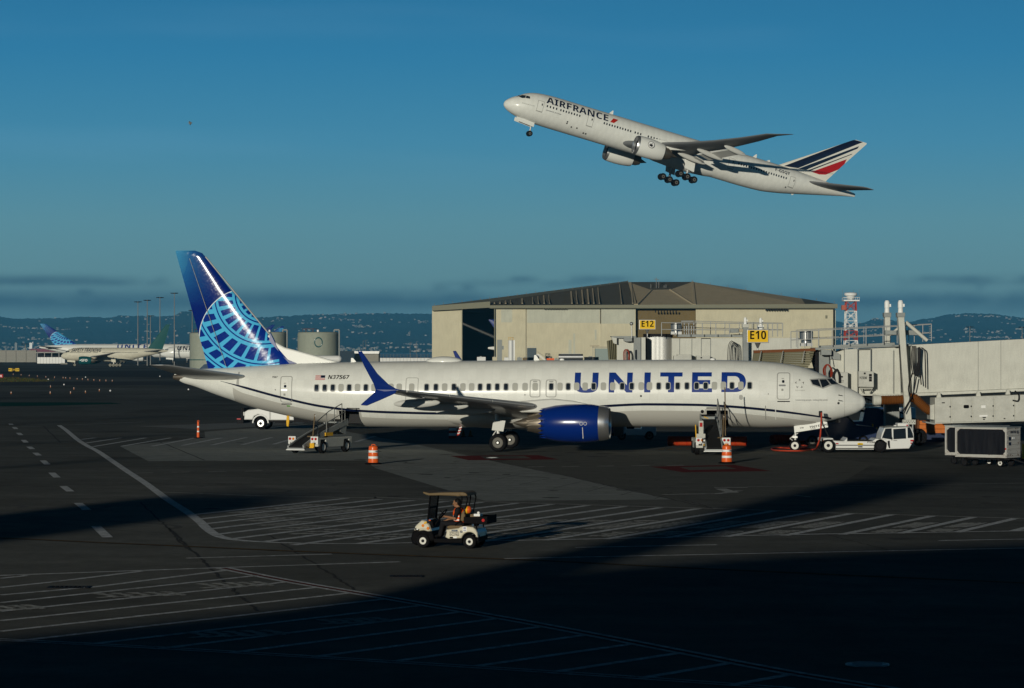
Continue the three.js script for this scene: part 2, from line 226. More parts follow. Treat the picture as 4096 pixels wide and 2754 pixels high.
{
  const edgeX = z => { for (let i = 0; i < edgeL.length - 1; i++) { const a = edgeL[i], b = edgeL[i + 1]; if ((a[1] <= z && b[1] >= z)) return a[0] + (b[0] - a[0]) * (z - a[1]) / (b[1] - a[1] || 1); } return z > edgeL[edgeL.length - 1][1] ? edgeL[edgeL.length - 1][0] : -999; };
  const gs = [], txt = [];
  for (let k = -13; k < 9; k++) {
    const x0 = 5.06 + 1.95 * k, z0 = -91.5 + 0.29 * -(x0 - 5.06); let a = null, b = null;
    for (let t = -4; t < 34; t += 0.05) { const x = x0 + 0.43 * t, z = -(90 + 0.29 * x0) - t; if (z > frontZ(x) || z < backZ(x) || x < edgeX(z)) { if (a) break; continue; } if (!a) a = [x, z]; b = [x, z]; }
    if (a && b && Math.hypot(a[0] - b[0], a[1] - b[1]) > 0.8) { gs.push(strip([a, b], 0.32, 0.0085)); if (k % 3 !== 2) txt.push([x0, a, b]); }
  }
  mark('stall_lines', gs);
  mark('stall_back_line', strip([ca(985, 637), ca(1600, 660), ca(2332, 675), cc(0, 452), cc(690, 480), cc(1500, 505), cc(2090, 523), cd(390, 523), cd(1100, 550), cd(2700, 597)], 0.24, 0.0095), paint.faint);
  const worn = [];                                 // worn stencil lettering between the stalls, no longer legible
  for (const [x0, a, b] of txt) {
    const len = Math.hypot(b[0] - a[0], b[1] - a[1]); if (len < 9) continue;
    const ux = (b[0] - a[0]) / len, uz = (b[1] - a[1]) / len;
    for (const [s0, s1, n] of [[0.1, 0.25, 3], [0.34, 0.6, 6]]) for (let i = 0; i < n; i++) {
      const s = (s0 + (s1 - s0) * (i + 0.5) / n) * len, h = 0.62, cxp = a[0] + ux * s + 0.97, czp = a[1] + uz * s - 0.05;
      for (const q of [-0.32, -0.1, 0.16, 0.36]) { if (rnd() < 0.12) continue; const o = q, l = rr(0.25, 0.5); worn.push(strip([[cxp + o - ux * l, czp - uz * l], [cxp + o + ux * l, czp + uz * l]], rr(0.1, 0.18), 0.009)); }
      worn.push(strip([[cxp - h * 0.6, czp], [cxp + h * 0.6, czp + rr(-0.1, 0.1)]], 0.42, 0.0105));
    }
  }
  mark('worn_stencil_letters', worn, paint.faint);
}
mark('parking_lines', [[cb(0, 315), cb(160, 298)], [cb(0, 368), cb(310, 335), cb(830, 272)], [cb(0, 412), cb(545, 365), cb(1330, 266)], [cb(0, 457), cb(1500, 298)], [cb(0, 507), cb(1680, 335)], [cb(0, 562), cb(1850, 367)], [cb(0, 624), cb(2040, 400)], [cb(100, 680), cb(2240, 435)], [cb(540, 697), ce(160, 292)], [cb(930, 725), ce(305, 315)], [cb(1350, 748), ce(440, 338)], [cb(1830, 773), ce(600, 367)], [ce(70, 492), ce(760, 397)], [ce(360, 510), ce(920, 430)], [ce(660, 528), ce(1110, 460)], [ce(960, 552), ce(1310, 493)], [ce(1285, 577), ce(1515, 535)]].map(p => strip(p, 0.22, 0.0085)));
mark('parking_front_line', [strip([cb(-400, 311), cb(0, 298), cb(1300, 252), cb(2332, 218)], 0.24, 0.0095), strip([ce(465, 123), ce(2332, 85), ce(2700, 77)], 0.24, 0.0095), strip([cb(1085, 197), cb(1935, 173)], 0.24, 0.0095), strip([ce(720, 83), ce(1228, 73)], 0.24, 0.0095), strip([ce(2025, 58), ce(2500, 50)], 0.24, 0.0095)]);
{
  const dbl = smooth([cb(1300, 255), cb(1650, 325), cb(2100, 403), cb(2332, 443), ce(450, 335), ce(800, 400), ce(1110, 460), ce(1500, 535), ce(1900, 600)], 60);
  mark('zone_boundary_line', [strip(dbl, 0.15, 0.0115, 0.17), strip(dbl, 0.15, 0.0115, -0.17)]); mark('zone_boundary_line', strip(dbl, 0.13, 0.0125), paint.red);
  const bot = smooth([cb(-400, 655), cb(0, 673), cb(1000, 725), cb(2332, 805), ce(950, 552), ce(1500, 592)], 50);
  mark('zone_boundary_line', [strip(bot, 0.12, 0.0115, 0.14), strip(bot, 0.12, 0.0115, -0.14)]);
  const taxi = smooth([cb(-300, 65), cb(0, 78), cb(580, 105), cb(1080, 127), cb(1700, 155), cb(2332, 180), ce(600, 130), ce(1100, 155), ce(2332, 210), ce(2700, 225)], 70);
  mark('taxi_guide_line', strip(taxi, 0.42, 0.006), paint.black); mark('taxi_guide_line', strip(taxi, 0.13, 0.0115), paint.yellow);
  const pr = [[1150, 320, 1540, 375], [540, 380, 1035, 430], [-200, 455, 205, 510], [1850, 530, 2230, 585], [1080, 600, 1620, 665]], letters = [];
  for (const [x0, y0, x1, y1] of pr) { const n = 5; for (let i = 0; i < n; i++) { const xa = x0 + (x1 - x0) * (i + 0.1) / n, xb = x0 + (x1 - x0) * (i + 0.85) / n; const f = i / n, ya = y0 + (y1 - y0) * (0.45 - 0.25 * f), yb = y0 + (y1 - y0) * (0.95 - 0.3 * f); letters.push(strip([cb(xa, ya), cb(xb + 40, (ya + yb) / 2)], 0.22, 0.009), strip([cb(xa + 20, yb), cb(xb + 60, (ya + yb) / 2 + 4)], 0.22, 0.0102), strip([cb((xa + xb) / 2, ya), cb((xa + xb) / 2 + 90, yb)], 0.14, 0.0112)); } }
  mark('worn_stencil_letters', letters, paint.faint);
}
const dash = [[835, 520, 948, 517], [1070, 515, 1180, 512], [1295, 511, 1407, 509], [1520, 508, 1632, 505], [1755, 503, 1855, 501], [1975, 499, 2080, 497]].map(d => strip([ca(d[0], d[1]), ca(d[2], d[3])], 0.28, 0.009));
for (let i = 0; i < 9; i++) dash.push(strip([cc(80 + i * 217, 273 - i * 2.3), cc(186 + i * 217, 271 - i * 2.3)], 0.28, 0.009));
mark('stand_dashes', dash, paint.faint);
mark('stand_hatching', [[500, 310, 590, 300], [530, 333, 750, 300], [575, 355, 905, 300], [755, 352, 1060, 300], [945, 352, 1215, 300], [1135, 347, 1375, 300], [1315, 345, 1530, 298], [1505, 343, 1690, 297], [1700, 340, 1850, 297], [1880, 335, 2010, 296], [2050, 330, 2180, 294], [2210, 325, 2332, 290]].map(d => strip([ca(d[0], d[1]), ca(d[2], d[3])], 0.28, 0.0085)));
mark('stand_hatching', [strip([cd(80, 437), cd(240, 433), cd(420, 432), cd(560, 412)], 0.35, 0.009), strip([cd(400, 392), cd(610, 393)], 0.4, 0.009), strip([cd(440, 400), cd(520, 425)], 0.5, 0.0105), strip([cd(900, 440), cd(1000, 452)], 0.2, 0.009)], paint.faint);
mark('stand_hatching', [strip([cd(600, 388), cd(1010, 384), cd(1900, 372), cd(2332, 366)], 0.12, 0.009)], paint.faint);
mark('far_taxi_lines', [strip([cf(-300, 1306), cf(2332, 1293)], 0.3, 0.01), strip([cf(500, 1346), cf(1030, 1335)], 0.3, 0.01), strip([cf(820, 1369), cf(1370, 1355)], 0.3, 0.01)], paint.faint);
{ // red boxes painted round the fuel pits
  const ring = (o, i) => { const s = shapeOf(o.map(p => [p[0], -p[1]])); s.holes.push(new THREE.Path(i.map(p => new THREE.Vector2(p[0], -p[1])))); return new THREE.ShapeGeometry(s).rotateX(-Math.PI / 2).translate(0, 0.0085, 0); };
  mark('red_fuel_pit_box', ring([cc(465, 195), cc(1015, 190), cc(1145, 217), cc(580, 222)], [cc(655, 198), cc(925, 195.5), cc(975, 210), cc(692, 214)]), paint.red);
  mark('red_fuel_pit_box', ring([cd(0, 262), cd(530, 252), cd(760, 290), cd(205, 298)], [cd(185, 266), cd(470, 260), cd(540, 276), cd(250, 284)]), paint.red);
}
{ // tar-sealed seams and cracks
  const seam = (pts, w = 0.07) => { const f = []; for (let i = 0; i < pts.length - 1; i++) { const n = 14; for (let k = 0; k < n; k++) { const t = k / n; f.push([pts[i][0] + (pts[i + 1][0] - pts[i][0]) * t + rr(-0.05, 0.05), pts[i][1] + (pts[i + 1][1] - pts[i][1]) * t + rr(-0.05, 0.05)]); } } f.push(pts[pts.length - 1]); return strip(f, w, 0.007); };
  mark('tar_seams', [seam([cc(0, 246), cc(1000, 240), cc(2332, 226)], 0.14), seam([cc(390, 412), cc(1000, 405), cc(1600, 397), cc(2332, 396)], 0.12), seam([ca(740, 378), ca(1500, 374), ca(2332, 372)], 0.14), seam([ca(930, 300), ca(1275, 440)], 0.1), seam([cc(280, 128), cc(780, 237), cc(1200, 322), cc(1500, 392), cc(1850, 467), cc(2090, 520)], 0.09), seam([cb(980, 20), cb(1180, 210), cb(1330, 360), cb(1500, 505)], 0.08), seam([cb(1560, 60), cb(1850, 240), cb(2080, 390)], 0.07), seam([ca(870, 700), ca(1000, 820), ca(1070, 890), ca(1160, 990)], 0.07), seam([ca(265, 225), ca(375, 330)], 0.12), seam([cd(1090, 685), cd(1300, 735), cd(1480, 780)], 0.07), seam([cd(200, 470), cd(330, 500), cd(390, 525)], 0.07), seam([cb(620, 30), cb(950, 50)], 0.06), seam([cf(100, 1160), cf(500, 1190), cf(1300, 1205)], 0.3)], paint.tar);
}
{ // oil drips and rubber on the stand
  const blob = (x, z, r, y) => { const n = 11, pts = []; for (let i = 0; i < n; i++) { const a = i / n * 6.283, q = r * rr(0.55, 1.25); pts.push([x + q * Math.cos(a) * 1.5, z + q * Math.sin(a) * 1.9]); } return flatPoly(pts, y); };
  const oil = []; for (let i = 0; i < 130; i++) { const x = rr(-26, 26), z = rr(-88, -192); oil.push(blob(x, z, rr(0.05, 0.28), 0.0065 + i * 1e-6)); } for (let i = 0; i < 26; i++) oil.push(blob(rr(-3, 8), rr(-160, -176), rr(0.2, 0.6), 0.0067 + i * 1e-6));
  mark('oil_stains', oil, std([0.06, 0.058, 0.052], 0.8, 0, { specularIntensity: 0.1 }));
  const rub = []; for (let i = 0; i < 34; i++) { const x = rr(-24, 22), z = rr(-95, -160), l = rr(4, 16), a = rr(1.2, 1.9), pts = []; for (let k = 0; k <= 12; k++) { const t = k / 12; pts.push([x + Math.cos(a + t * 0.5) * l * t * rr(0.98, 1.02), z + Math.sin(a) * l * t * -0.4]); } rub.push(strip(pts, rr(0.12, 0.3), 0.0052 + i * 1e-5)); }
  mark('tyre_rubber', rub, std([0.105, 0.104, 0.098], 0.9, 0, matt));
  const jt = []; for (let i = 0; i < 9; i++) { const a = cc(60 + i * 210, 285 + i * 22), b = cc(330 + i * 190, 245 + i * 22); jt.push(strip([a, b], 0.05, 0.0063)); } mark('slab_joints', jt, paint.tar);
}
{ // the bay and the hills across it
  struct('bay_water', new THREE.PlaneGeometry(26000, 7400).rotateX(-Math.PI / 2).translate(0, -0.6, -6150), std([0.012, 0.035, 0.055], 0.35, 0));
  const ridge = [[-1500, 1262], [-600, 1258], [0, 1263], [70, 1270], [154, 1268], [240, 1268], [326, 1261], [430, 1266], [480, 1256], [550, 1258], [620, 1261], [690, 1257], [740, 1238], [770, 1239], [830, 1256], [950, 1266], [1024, 1265], [1140, 1259], [1256, 1253], [1372, 1251], [1500, 1247], [1700, 1250], [2100, 1242], [2600, 1252], [3100, 1262], [3300, 1275], [3430, 1289], [3510, 1270], [3580, 1277], [3630, 1284], [3700, 1270], [3800, 1253], [3870, 1248], [3960, 1250], [4096, 1265], [4500, 1250], [5600, 1270]];
  const ry = px => { let i = 0; while (i < ridge.length - 2 && px > ridge[i + 1][0]) i++; const a = ridge[i], b = ridge[i + 1], t = clamp((px - a[0]) / (b[0] - a[0]), 0, 1), s = t * t * (3 - 2 * t); return (HY - (a[1] + (b[1] - a[1]) * s)); };
  const Z0 = 9000, Z1 = 13600, nu = 900, nv = 46, pos = [], col = [], uv = [], idx = [], spots = [];
  for (let j = 0; j <= nv; j++) for (let i = 0; i <= nu; i++) {
    const px = -1500 + 7100 * i / nu, v = j / nv, Z = Z0 + (Z1 - Z0) * v, X = (px - 2048) / F * 12600;
    const top = ry(px) / F * 12600, back = v > 0.8 ? 1 - (v - 0.8) * 1.6 : 1;
    const rise = v < 0.8 ? Math.pow(v / 0.8, 1.25) : 1;
    const fold = 0.16 * fbm(X * 0.0011, v * 4.5, 3) * Math.sin(Math.PI * Math.min(1, v / 0.8)) * 1.6;
    let y = top * clamp(rise + fold, 0, 1.0) * back + (v > 0.7 ? 7 * Math.abs(nz(i * 1.9, j * 3.1)) + 5 * nz(i * 0.7, j * 0.7) : 2.5 * nz(i * 1.3, j * 1.7));
    if (j === 0) y = -4;
    pos.push(X * Z / 12600, y, -Z); uv.push(X / 900, Z / 900);
    const a = fbm(X * 0.003, v * 9, 5), b = fbm(X * 0.014, v * 30, 6), d = sm(-0.1, 0.3, a);
    const g = 0.028 + 0.02 * b + 0.016 * d; col.push(g * (0.95 + 0.5 * d), g * (1.08 + 0.1 * d), g * (0.62 + 0.1 * d));
  }
  for (let j = 0; j < nv; j++) for (let i = 0; i < nu; i++) { const a = j * (nu + 1) + i, b = a + nu + 1; idx.push(a, a + 1, b, b, a + 1, b + 1); }
  const g = new THREE.BufferGeometry(); g.setAttribute('position', new THREE.Float32BufferAttribute(pos, 3)); g.setAttribute('color', new THREE.Float32BufferAttribute(col, 3)); g.setAttribute('uv', new THREE.Float32BufferAttribute(uv, 2)); g.setIndex(idx); g.computeVertexNormals();
  const forest = noiseTex(256, (u, v) => { const a = 0.7 + 0.5 * tileNoise(u, v, 24, 51) + 0.4 * tileNoise(u, v, 70, 52); return [a, a, a]; });
  struct('hills', g, new THREE.MeshPhysicalMaterial({ specularIntensity: 0, vertexColors: true, map: forest, roughness: 0.95 }));
  const n = 2600, inst = new THREE.InstancedMesh(new THREE.BoxGeometry(1, 1, 1), std([0.26, 0.245, 0.22], 0.8), n), mx = new THREE.Matrix4(), q = new THREE.Quaternion(); let c = 0;
  for (let k = 0; k < 120000 && c < n; k++) {
    const fi = rr(0.12, 0.88) * (nu - 1), fj = 1 + Math.pow(rnd(), 1.2) * nv * 0.78, i = Math.floor(fi), j = Math.floor(fj), u = fi - i, v = fj - j;
    const at = (a, b, k_) => pos[((j + b) * (nu + 1) + i + a) * 3 + k_], lerp = k_ => (at(0, 0, k_) * (1 - u) + at(1, 0, k_) * u) * (1 - v) + (at(0, 1, k_) * (1 - u) + at(1, 1, k_) * u) * v;
    const x = lerp(0), dens = fbm(x * 0.0026, fj * 0.34, 71) + 0.5 * fbm(x * 0.011, fj * 1.3, 73) + (fj < 9 ? 0.06 : -0.02); if (dens < 0.1 + 0.14 * rnd()) continue;
    const s = rr(2.6, 6.5) * (fj < 5 ? 1.25 : 1); q.setFromAxisAngle(new THREE.Vector3(0, 1, 0), rr(-0.7, 0.7));
    mx.compose(new THREE.Vector3(x, lerp(1) + s * 0.4, lerp(2)), q, new THREE.Vector3(s * rr(1, 1.8), s * rr(0.7, 1.1), s)); inst.setMatrixAt(c, mx); const t = rr(0.4, 1.5); inst.setColorAt(c, rgb(t, t * rr(0.9, 1), t * rr(0.8, 1))); c++;
  }
  inst.count = c; inst.name = 'hillside_houses'; inst.userData = { kind: 'stuff', label: 'pale houses scattered over the far wooded hills', category: 'houses' }; scene.add(inst);
}
scene.fog = new THREE.FogExp2(rgb(0.16, 0.6, 1), 0.000068);
// the terminal that casts the long foreground shadows, behind the camera, and its roof plant
{
  const t = thing('terminal_building', 'long terminal building behind the camera that shades the foreground', 'building', [-20, 0, 30]);
  const pts = [[-130, 62], [-58, 62], [-46, 48.5], [-38, 38.5], [-34.7, 31.6], [-31, 27.5], [-27, 24], [-19, 18.5], [0, 9.5], [40, -12], [120, -36], [160, -36], [160, 90], [-130, 90]];
  const s = shapeOf(pts.map(p => [p[0], -p[1]])); const g = new THREE.ExtrudeGeometry(s, { depth: 15, bevelEnabled: false }).rotateX(-Math.PI / 2);
  wpart(t, 'wall', g, M.concrete); wpart(t, 'stair_tower', box(5.2, 25.6, 8, -71, 12.8, 68), M.concrete);
  wpart(t, 'lookout_shaft', cyl(1.3, 1.5, 8, -41, 18.6, 50, 20), M.concrete); wpart(t, 'lookout_cab', lathe([[20.5, 1.4], [22, 2.3], [24.8, 2.5], [25.4, 2.1], [25.6, 0.01]], 24).translate(-41, 0, 50), M.concrete);
}

// ---------------------------------------------------------------- aircraft
function pchip(xs, ys) {                            // shape-keeping cubic through points
  const n = xs.length, h = [], d = [], m = []; for (let i = 0; i < n - 1; i++) { h.push(xs[i + 1] - xs[i]); d.push((ys[i + 1] - ys[i]) / h[i]); }
  m[0] = d[0]; m[n - 1] = d[n - 2]; for (let i = 1; i < n - 1; i++) m[i] = d[i - 1] * d[i] <= 0 ? 0 : 3 * (h[i - 1] + h[i]) / ((2 * h[i] + h[i - 1]) / d[i - 1] + (h[i] + 2 * h[i - 1]) / d[i]);
  return x => { x = clamp(x, xs[0], xs[n - 1]); let i = 0; while (i < n - 2 && x > xs[i + 1]) i++; const t = (x - xs[i]) / h[i], t2 = t * t, t3 = t2 * t; return (2 * t3 - 3 * t2 + 1) * ys[i] + (t3 - 2 * t2 + t) * h[i] * m[i] + (-2 * t3 + 3 * t2) * ys[i + 1] + (t3 - t2) * h[i] * m[i + 1]; };
}
class Hull {                                        // stations [x, top, bottom, half width], x rising to the nose
  constructor(st) { const xs = st.map(s => s[0]); this.x0 = xs[0]; this.x1 = xs[xs.length - 1]; this.t = pchip(xs, st.map(s => s[1])); this.b = pchip(xs, st.map(s => s[2])); this.w = pchip(xs, st.map(s => s[3])); }
  pt(x, a) { const t = this.t(x), b = this.b(x); return [x, (t + b) / 2 + (t - b) / 2 * Math.sin(a), this.w(x) * Math.cos(a)]; }
  side(x, y, s, off = 0.008) {                      // the hull's side at station x and height y, off metres proud
    const f = (X, Y) => { const t = this.t(X), b = this.b(X), q = (Y - (t + b) / 2) / ((t - b) / 2 || 1e-6); return this.w(X) * Math.sqrt(Math.max(0, 1 - q * q)); };
    const z = f(x, y), e = 0.02, dx = (f(x + e, y) - f(x - e, y)) / (2 * e), dy = clamp((f(x, y + e) - f(x, y - e)) / (2 * e), -6, 6); const l = Math.hypot(1, dx, dy);
    return { p: [x - dx / l * off, y - dy / l * off, s * (z + off / l)], n: [-dx / l, -dy / l, s / l] };
  }
  mesh(nx = 120, na = 56, cut) {
    const pos = [], idx = [], uv = [], L = this.x1 - this.x0;
    for (let i = 0; i <= nx; i++) { let u = i / nx; u = u < 0.7 ? u / 0.7 * 0.86 : 0.86 + 0.14 * Math.sin((u - 0.7) / 0.3 * Math.PI / 2); const x = this.x0 + L * u; for (let j = 0; j <= na; j++) { pos.push(...this.pt(x, j / na * Math.PI * 2)); uv.push(x / 5, j / na * 2.4); } }
    for (let i = 0; i < nx; i++) for (let j = 0; j < na; j++) { const a = i * (na + 1) + j, b = a + na + 1; if (cut && cut(pos[a * 3], pos[a * 3 + 1], pos[a * 3 + 2])) continue; idx.push(a, a + 1, b, b, a + 1, b + 1); }
    const g = new THREE.BufferGeometry(); g.setAttribute('position', new THREE.Float32BufferAttribute(pos, 3)); g.setAttribute('uv', new THREE.Float32BufferAttribute(uv, 2)); g.setIndex(idx); g.computeVertexNormals(); return g;
  }
  decal(shapes, s, off = 0.012, maxLen = 0.35) {    // flat outline in x,y laid on the hull's side
    const src = new THREE.ShapeGeometry(shapes, 8).toNonIndexed().attributes.position; let tris = [];
    for (let i = 0; i < src.count; i += 3) tris.push([[src.getX(i), src.getY(i)], [src.getX(i + 1), src.getY(i + 1)], [src.getX(i + 2), src.getY(i + 2)]]);
    const out = []; const d = (a, b) => Math.hypot(a[0] - b[0], (a[1] - b[1]) * 1.3), mid = (a, b) => [(a[0] + b[0]) / 2, (a[1] + b[1]) / 2];
    while (tris.length) { const [a, b, c] = tris.pop(), ab = d(a, b), bc = d(b, c), ca_ = d(c, a), m = Math.max(ab, bc, ca_); if (m < maxLen) { out.push(a, b, c); continue; } if (m === ab) { const q = mid(a, b); tris.push([a, q, c], [q, b, c]); } else if (m === bc) { const q = mid(b, c); tris.push([a, b, q], [a, q, c]); } else { const q = mid(c, a); tris.push([a, b, q], [q, b, c]); } }
    if (s < 0) for (let i = 0; i < out.length; i += 3) { const q = out[i + 1]; out[i + 1] = out[i + 2]; out[i + 2] = q; }
    const pos = [], nor = []; for (const [x, y] of out) { const r = this.side(x, y, s, off); pos.push(...r.p); nor.push(...r.n); }
    const g = new THREE.BufferGeometry(); g.setAttribute('position', new THREE.Float32BufferAttribute(pos, 3)); g.setAttribute('normal', new THREE.Float32BufferAttribute(nor, 3)); return g;
  }
  band(lower, upper, xa, xb, s, off = 0.012, n = 90, m = 4, cut) {   // a strip on the side between two curves y(x)
    const pos = [], nor = [], idx = []; for (let i = 0; i <= n; i++) { const x = xa + (xb - xa) * i / n, y0 = lower(x), y1 = upper(x); for (let j = 0; j <= m; j++) { const r = this.side(x, y0 + (y1 - y0) * j / m, s, off); pos.push(...r.p); nor.push(...r.n); } }
    for (let i = 0; i < n; i++) for (let j = 0; j < m; j++) { const a = i * (m + 1) + j, b = a + m + 1; if (cut && cut(pos[a * 3], pos[a * 3 + 1], pos[a * 3 + 2])) continue; if (s > 0) idx.push(a, b, a + 1, b, b + 1, a + 1); else idx.push(a, a + 1, b, b, a + 1, b + 1); }
    const g = new THREE.BufferGeometry(); g.setAttribute('position', new THREE.Float32BufferAttribute(pos, 3)); g.setAttribute('normal', new THREE.Float32BufferAttribute(nor, 3)); g.setIndex(idx); return g;
  }
}
const rrect = (x, y, w, h, r) => { const s = new THREE.Shape(); s.moveTo(x - w / 2 + r, y - h / 2); s.lineTo(x + w / 2 - r, y - h / 2); s.quadraticCurveTo(x + w / 2, y - h / 2, x + w / 2, y - h / 2 + r); s.lineTo(x + w / 2, y + h / 2 - r); s.quadraticCurveTo(x + w / 2, y + h / 2, x + w / 2 - r, y + h / 2); s.lineTo(x - w / 2 + r, y + h / 2); s.quadraticCurveTo(x - w / 2, y + h / 2, x - w / 2, y + h / 2 - r); s.lineTo(x - w / 2, y - h / 2 + r); s.quadraticCurveTo(x - w / 2, y - h / 2, x - w / 2 + r, y - h / 2); return s; };
const ringRect = (x, y, w, h, r, t) => { const s = rrect(x, y, w, h, r); s.holes.push(rrect(x, y, w - 2 * t, h - 2 * t, Math.max(0.01, r - t))); return s; };
function textShapes(str, size, { sx = 1, shear = 0, x = 0, y = 0, f = font, flip = false, rot = 0 } = {}) {
  const shapes = f.generateShapes(str, size); const g = new THREE.ShapeGeometry(shapes); g.computeBoundingBox(); const w = g.boundingBox.max.x, h = size;
  const map = p => { let X = (p.x * sx + p.y * shear), Y = p.y; if (flip) X = -X; return new THREE.Vector2(x + X * Math.cos(rot) - Y * Math.sin(rot), y + Y * Math.cos(rot) + X * Math.sin(rot)); };
  const out = shapes.map(s => { const e = s.extractPoints(5); const q = new THREE.Shape(e.shape.map(map)); q.holes = e.holes.map(hh => new THREE.Path(hh.map(map))); return q; }); out.width = w * sx; return out;
}
// block capitals with wide proportions: unit height, widths per letter
const BLOCK = {
  U: [0, 1.18, s => { const q = new THREE.Shape(); q.moveTo(0, 1); q.lineTo(0, 0.42); q.bezierCurveTo(0, 0.02, 0.28, -0.01, 0.59, -0.01); q.bezierCurveTo(0.9, -0.01, 1.18, 0.02, 1.18, 0.42); q.lineTo(1.18, 1); q.lineTo(0.88, 1); q.lineTo(0.88, 0.42); q.bezierCurveTo(0.88, 0.22, 0.76, 0.18, 0.59, 0.18); q.bezierCurveTo(0.42, 0.18, 0.3, 0.22, 0.3, 0.42); q.lineTo(0.3, 1); return [q]; }],
  N: [0, 1.2, s => [shapeOf([[0, 0], [0, 1], [0.32, 1], [0.92, 0.36], [0.92, 1], [1.2, 1], [1.2, 0], [0.9, 0], [0.28, 0.66], [0.28, 0]])]],
  I: [0, 0.32, s => [shapeOf([[0, 0], [0, 1], [0.32, 1], [0.32, 0]])]],
  T: [0, 1.1, s => [shapeOf([[0.4, 0], [0.4, 0.79], [0, 0.79], [0, 1], [1.1, 1], [1.1, 0.79], [0.7, 0.79], [0.7, 0]])]],
  E: [0, 1.03, s => [shapeOf([[0, 0], [0, 1], [1.0, 1], [1.0, 0.79], [0.3, 0.79], [0.3, 0.61], [0.93, 0.61], [0.93, 0.4], [0.3, 0.4], [0.3, 0.2], [1.03, 0.2], [1.03, 0]])]],
  D: [0, 1.24, s => { const q = new THREE.Shape(); q.moveTo(0, 0); q.lineTo(0, 1); q.lineTo(0.68, 1); q.bezierCurveTo(1.06, 1, 1.24, 0.78, 1.24, 0.5); q.bezierCurveTo(1.24, 0.2, 1.06, 0, 0.68, 0); const h = new THREE.Path(); h.moveTo(0.3, 0.2); h.lineTo(0.64, 0.2); h.bezierCurveTo(0.84, 0.2, 0.93, 0.33, 0.93, 0.5); h.bezierCurveTo(0.93, 0.68, 0.84, 0.8, 0.64, 0.8); h.lineTo(0.3, 0.8); q.holes.push(h); return [q]; }],
};
function blockLetter(c, x, y, h, w, slope = 0) { const [, bw, f] = BLOCK[c]; const kx = w / bw; const mp = p => new THREE.Vector2(x + p.x * kx, y + p.y * h + slope * (p.x * kx)); return f().map(s => { const e = s.extractPoints(8); const q = new THREE.Shape(e.shape.map(mp)); q.holes = e.holes.map(hh => new THREE.Path(hh.map(mp))); return q; }); }
const NACA = (() => { const p = []; const y = x => 5 * (0.2969 * Math.sqrt(x) - 0.126 * x - 0.3516 * x * x + 0.2843 * x ** 3 - 0.1036 * x ** 4); const xs = [1, 0.85, 0.7, 0.5, 0.35, 0.22, 0.12, 0.05, 0.015, 0, 0.015, 0.05, 0.12, 0.22, 0.35, 0.5, 0.7, 0.85, 1]; xs.forEach((x, i) => p.push([x, (i <= 9 ? 1 : -1) * y(x)])); return p; })();
function aero(secs, up) {                           // sections {x (leading edge), y, z, c (chord), t}; up 'y' for wings, 'z' for fins
  const pos = [], idx = [], n = NACA.length;
  for (const s of secs) for (const [u, v] of NACA) { const k = v * s.t * s.c; pos.push(s.x - u * s.c, s.y + (up === 'y' ? k + u * s.c * (s.w || 0) : 0), s.z + (up === 'z' ? k : 0)); }
  for (let i = 0; i < secs.length - 1; i++) for (let j = 0; j < n - 1; j++) { const a = i * n + j, b = a + n; idx.push(a, b, a + 1, b, b + 1, a + 1); }
  const e = (secs.length - 1) * n; for (let j = 1; j < n - 2; j++) idx.push(e, e + j, e + j + 1);
  const g = new THREE.BufferGeometry(); g.setAttribute('position', new THREE.Float32BufferAttribute(pos, 3)); g.setIndex(idx); return toCreasedNormals(g, 0.7);
}
const mirrorZ = g => { const q = g.clone(); q.scale(1, 1, -1); const p = flat(q); for (const k of Object.keys(p.attributes)) { const a = p.attributes[k], s = a.itemSize; for (let i = 0; i < a.count; i += 3) for (let c = 0; c < s; c++) { const t = a.array[(i + 1) * s + c]; a.array[(i + 1) * s + c] = a.array[(i + 2) * s + c]; a.array[(i + 2) * s + c] = t; } } return p; };
const canoe = (x0, x1, y, z, w, h, drop = 0) => { const g = new THREE.SphereGeometry(1, 16, 10); const p = g.attributes.position; for (let i = 0; i < p.count; i++) { const t = (p.getX(i) + 1) / 2; p.setXYZ(i, x0 + (x1 - x0) * t, y + p.getY(i) * h - drop * t, z + p.getZ(i) * w); } g.computeVertexNormals(); return g; };
function mapUV(g, f) { const q = flat(g), p = q.attributes.position, uv = new Float32Array(p.count * 2); for (let i = 0; i < p.count; i++) { const r = f(p.getX(i), p.getY(i), p.getZ(i)); uv[2 * i] = r[0]; uv[2 * i + 1] = r[1]; } q.setAttribute('uv', new THREE.BufferAttribute(uv, 2)); return q; }

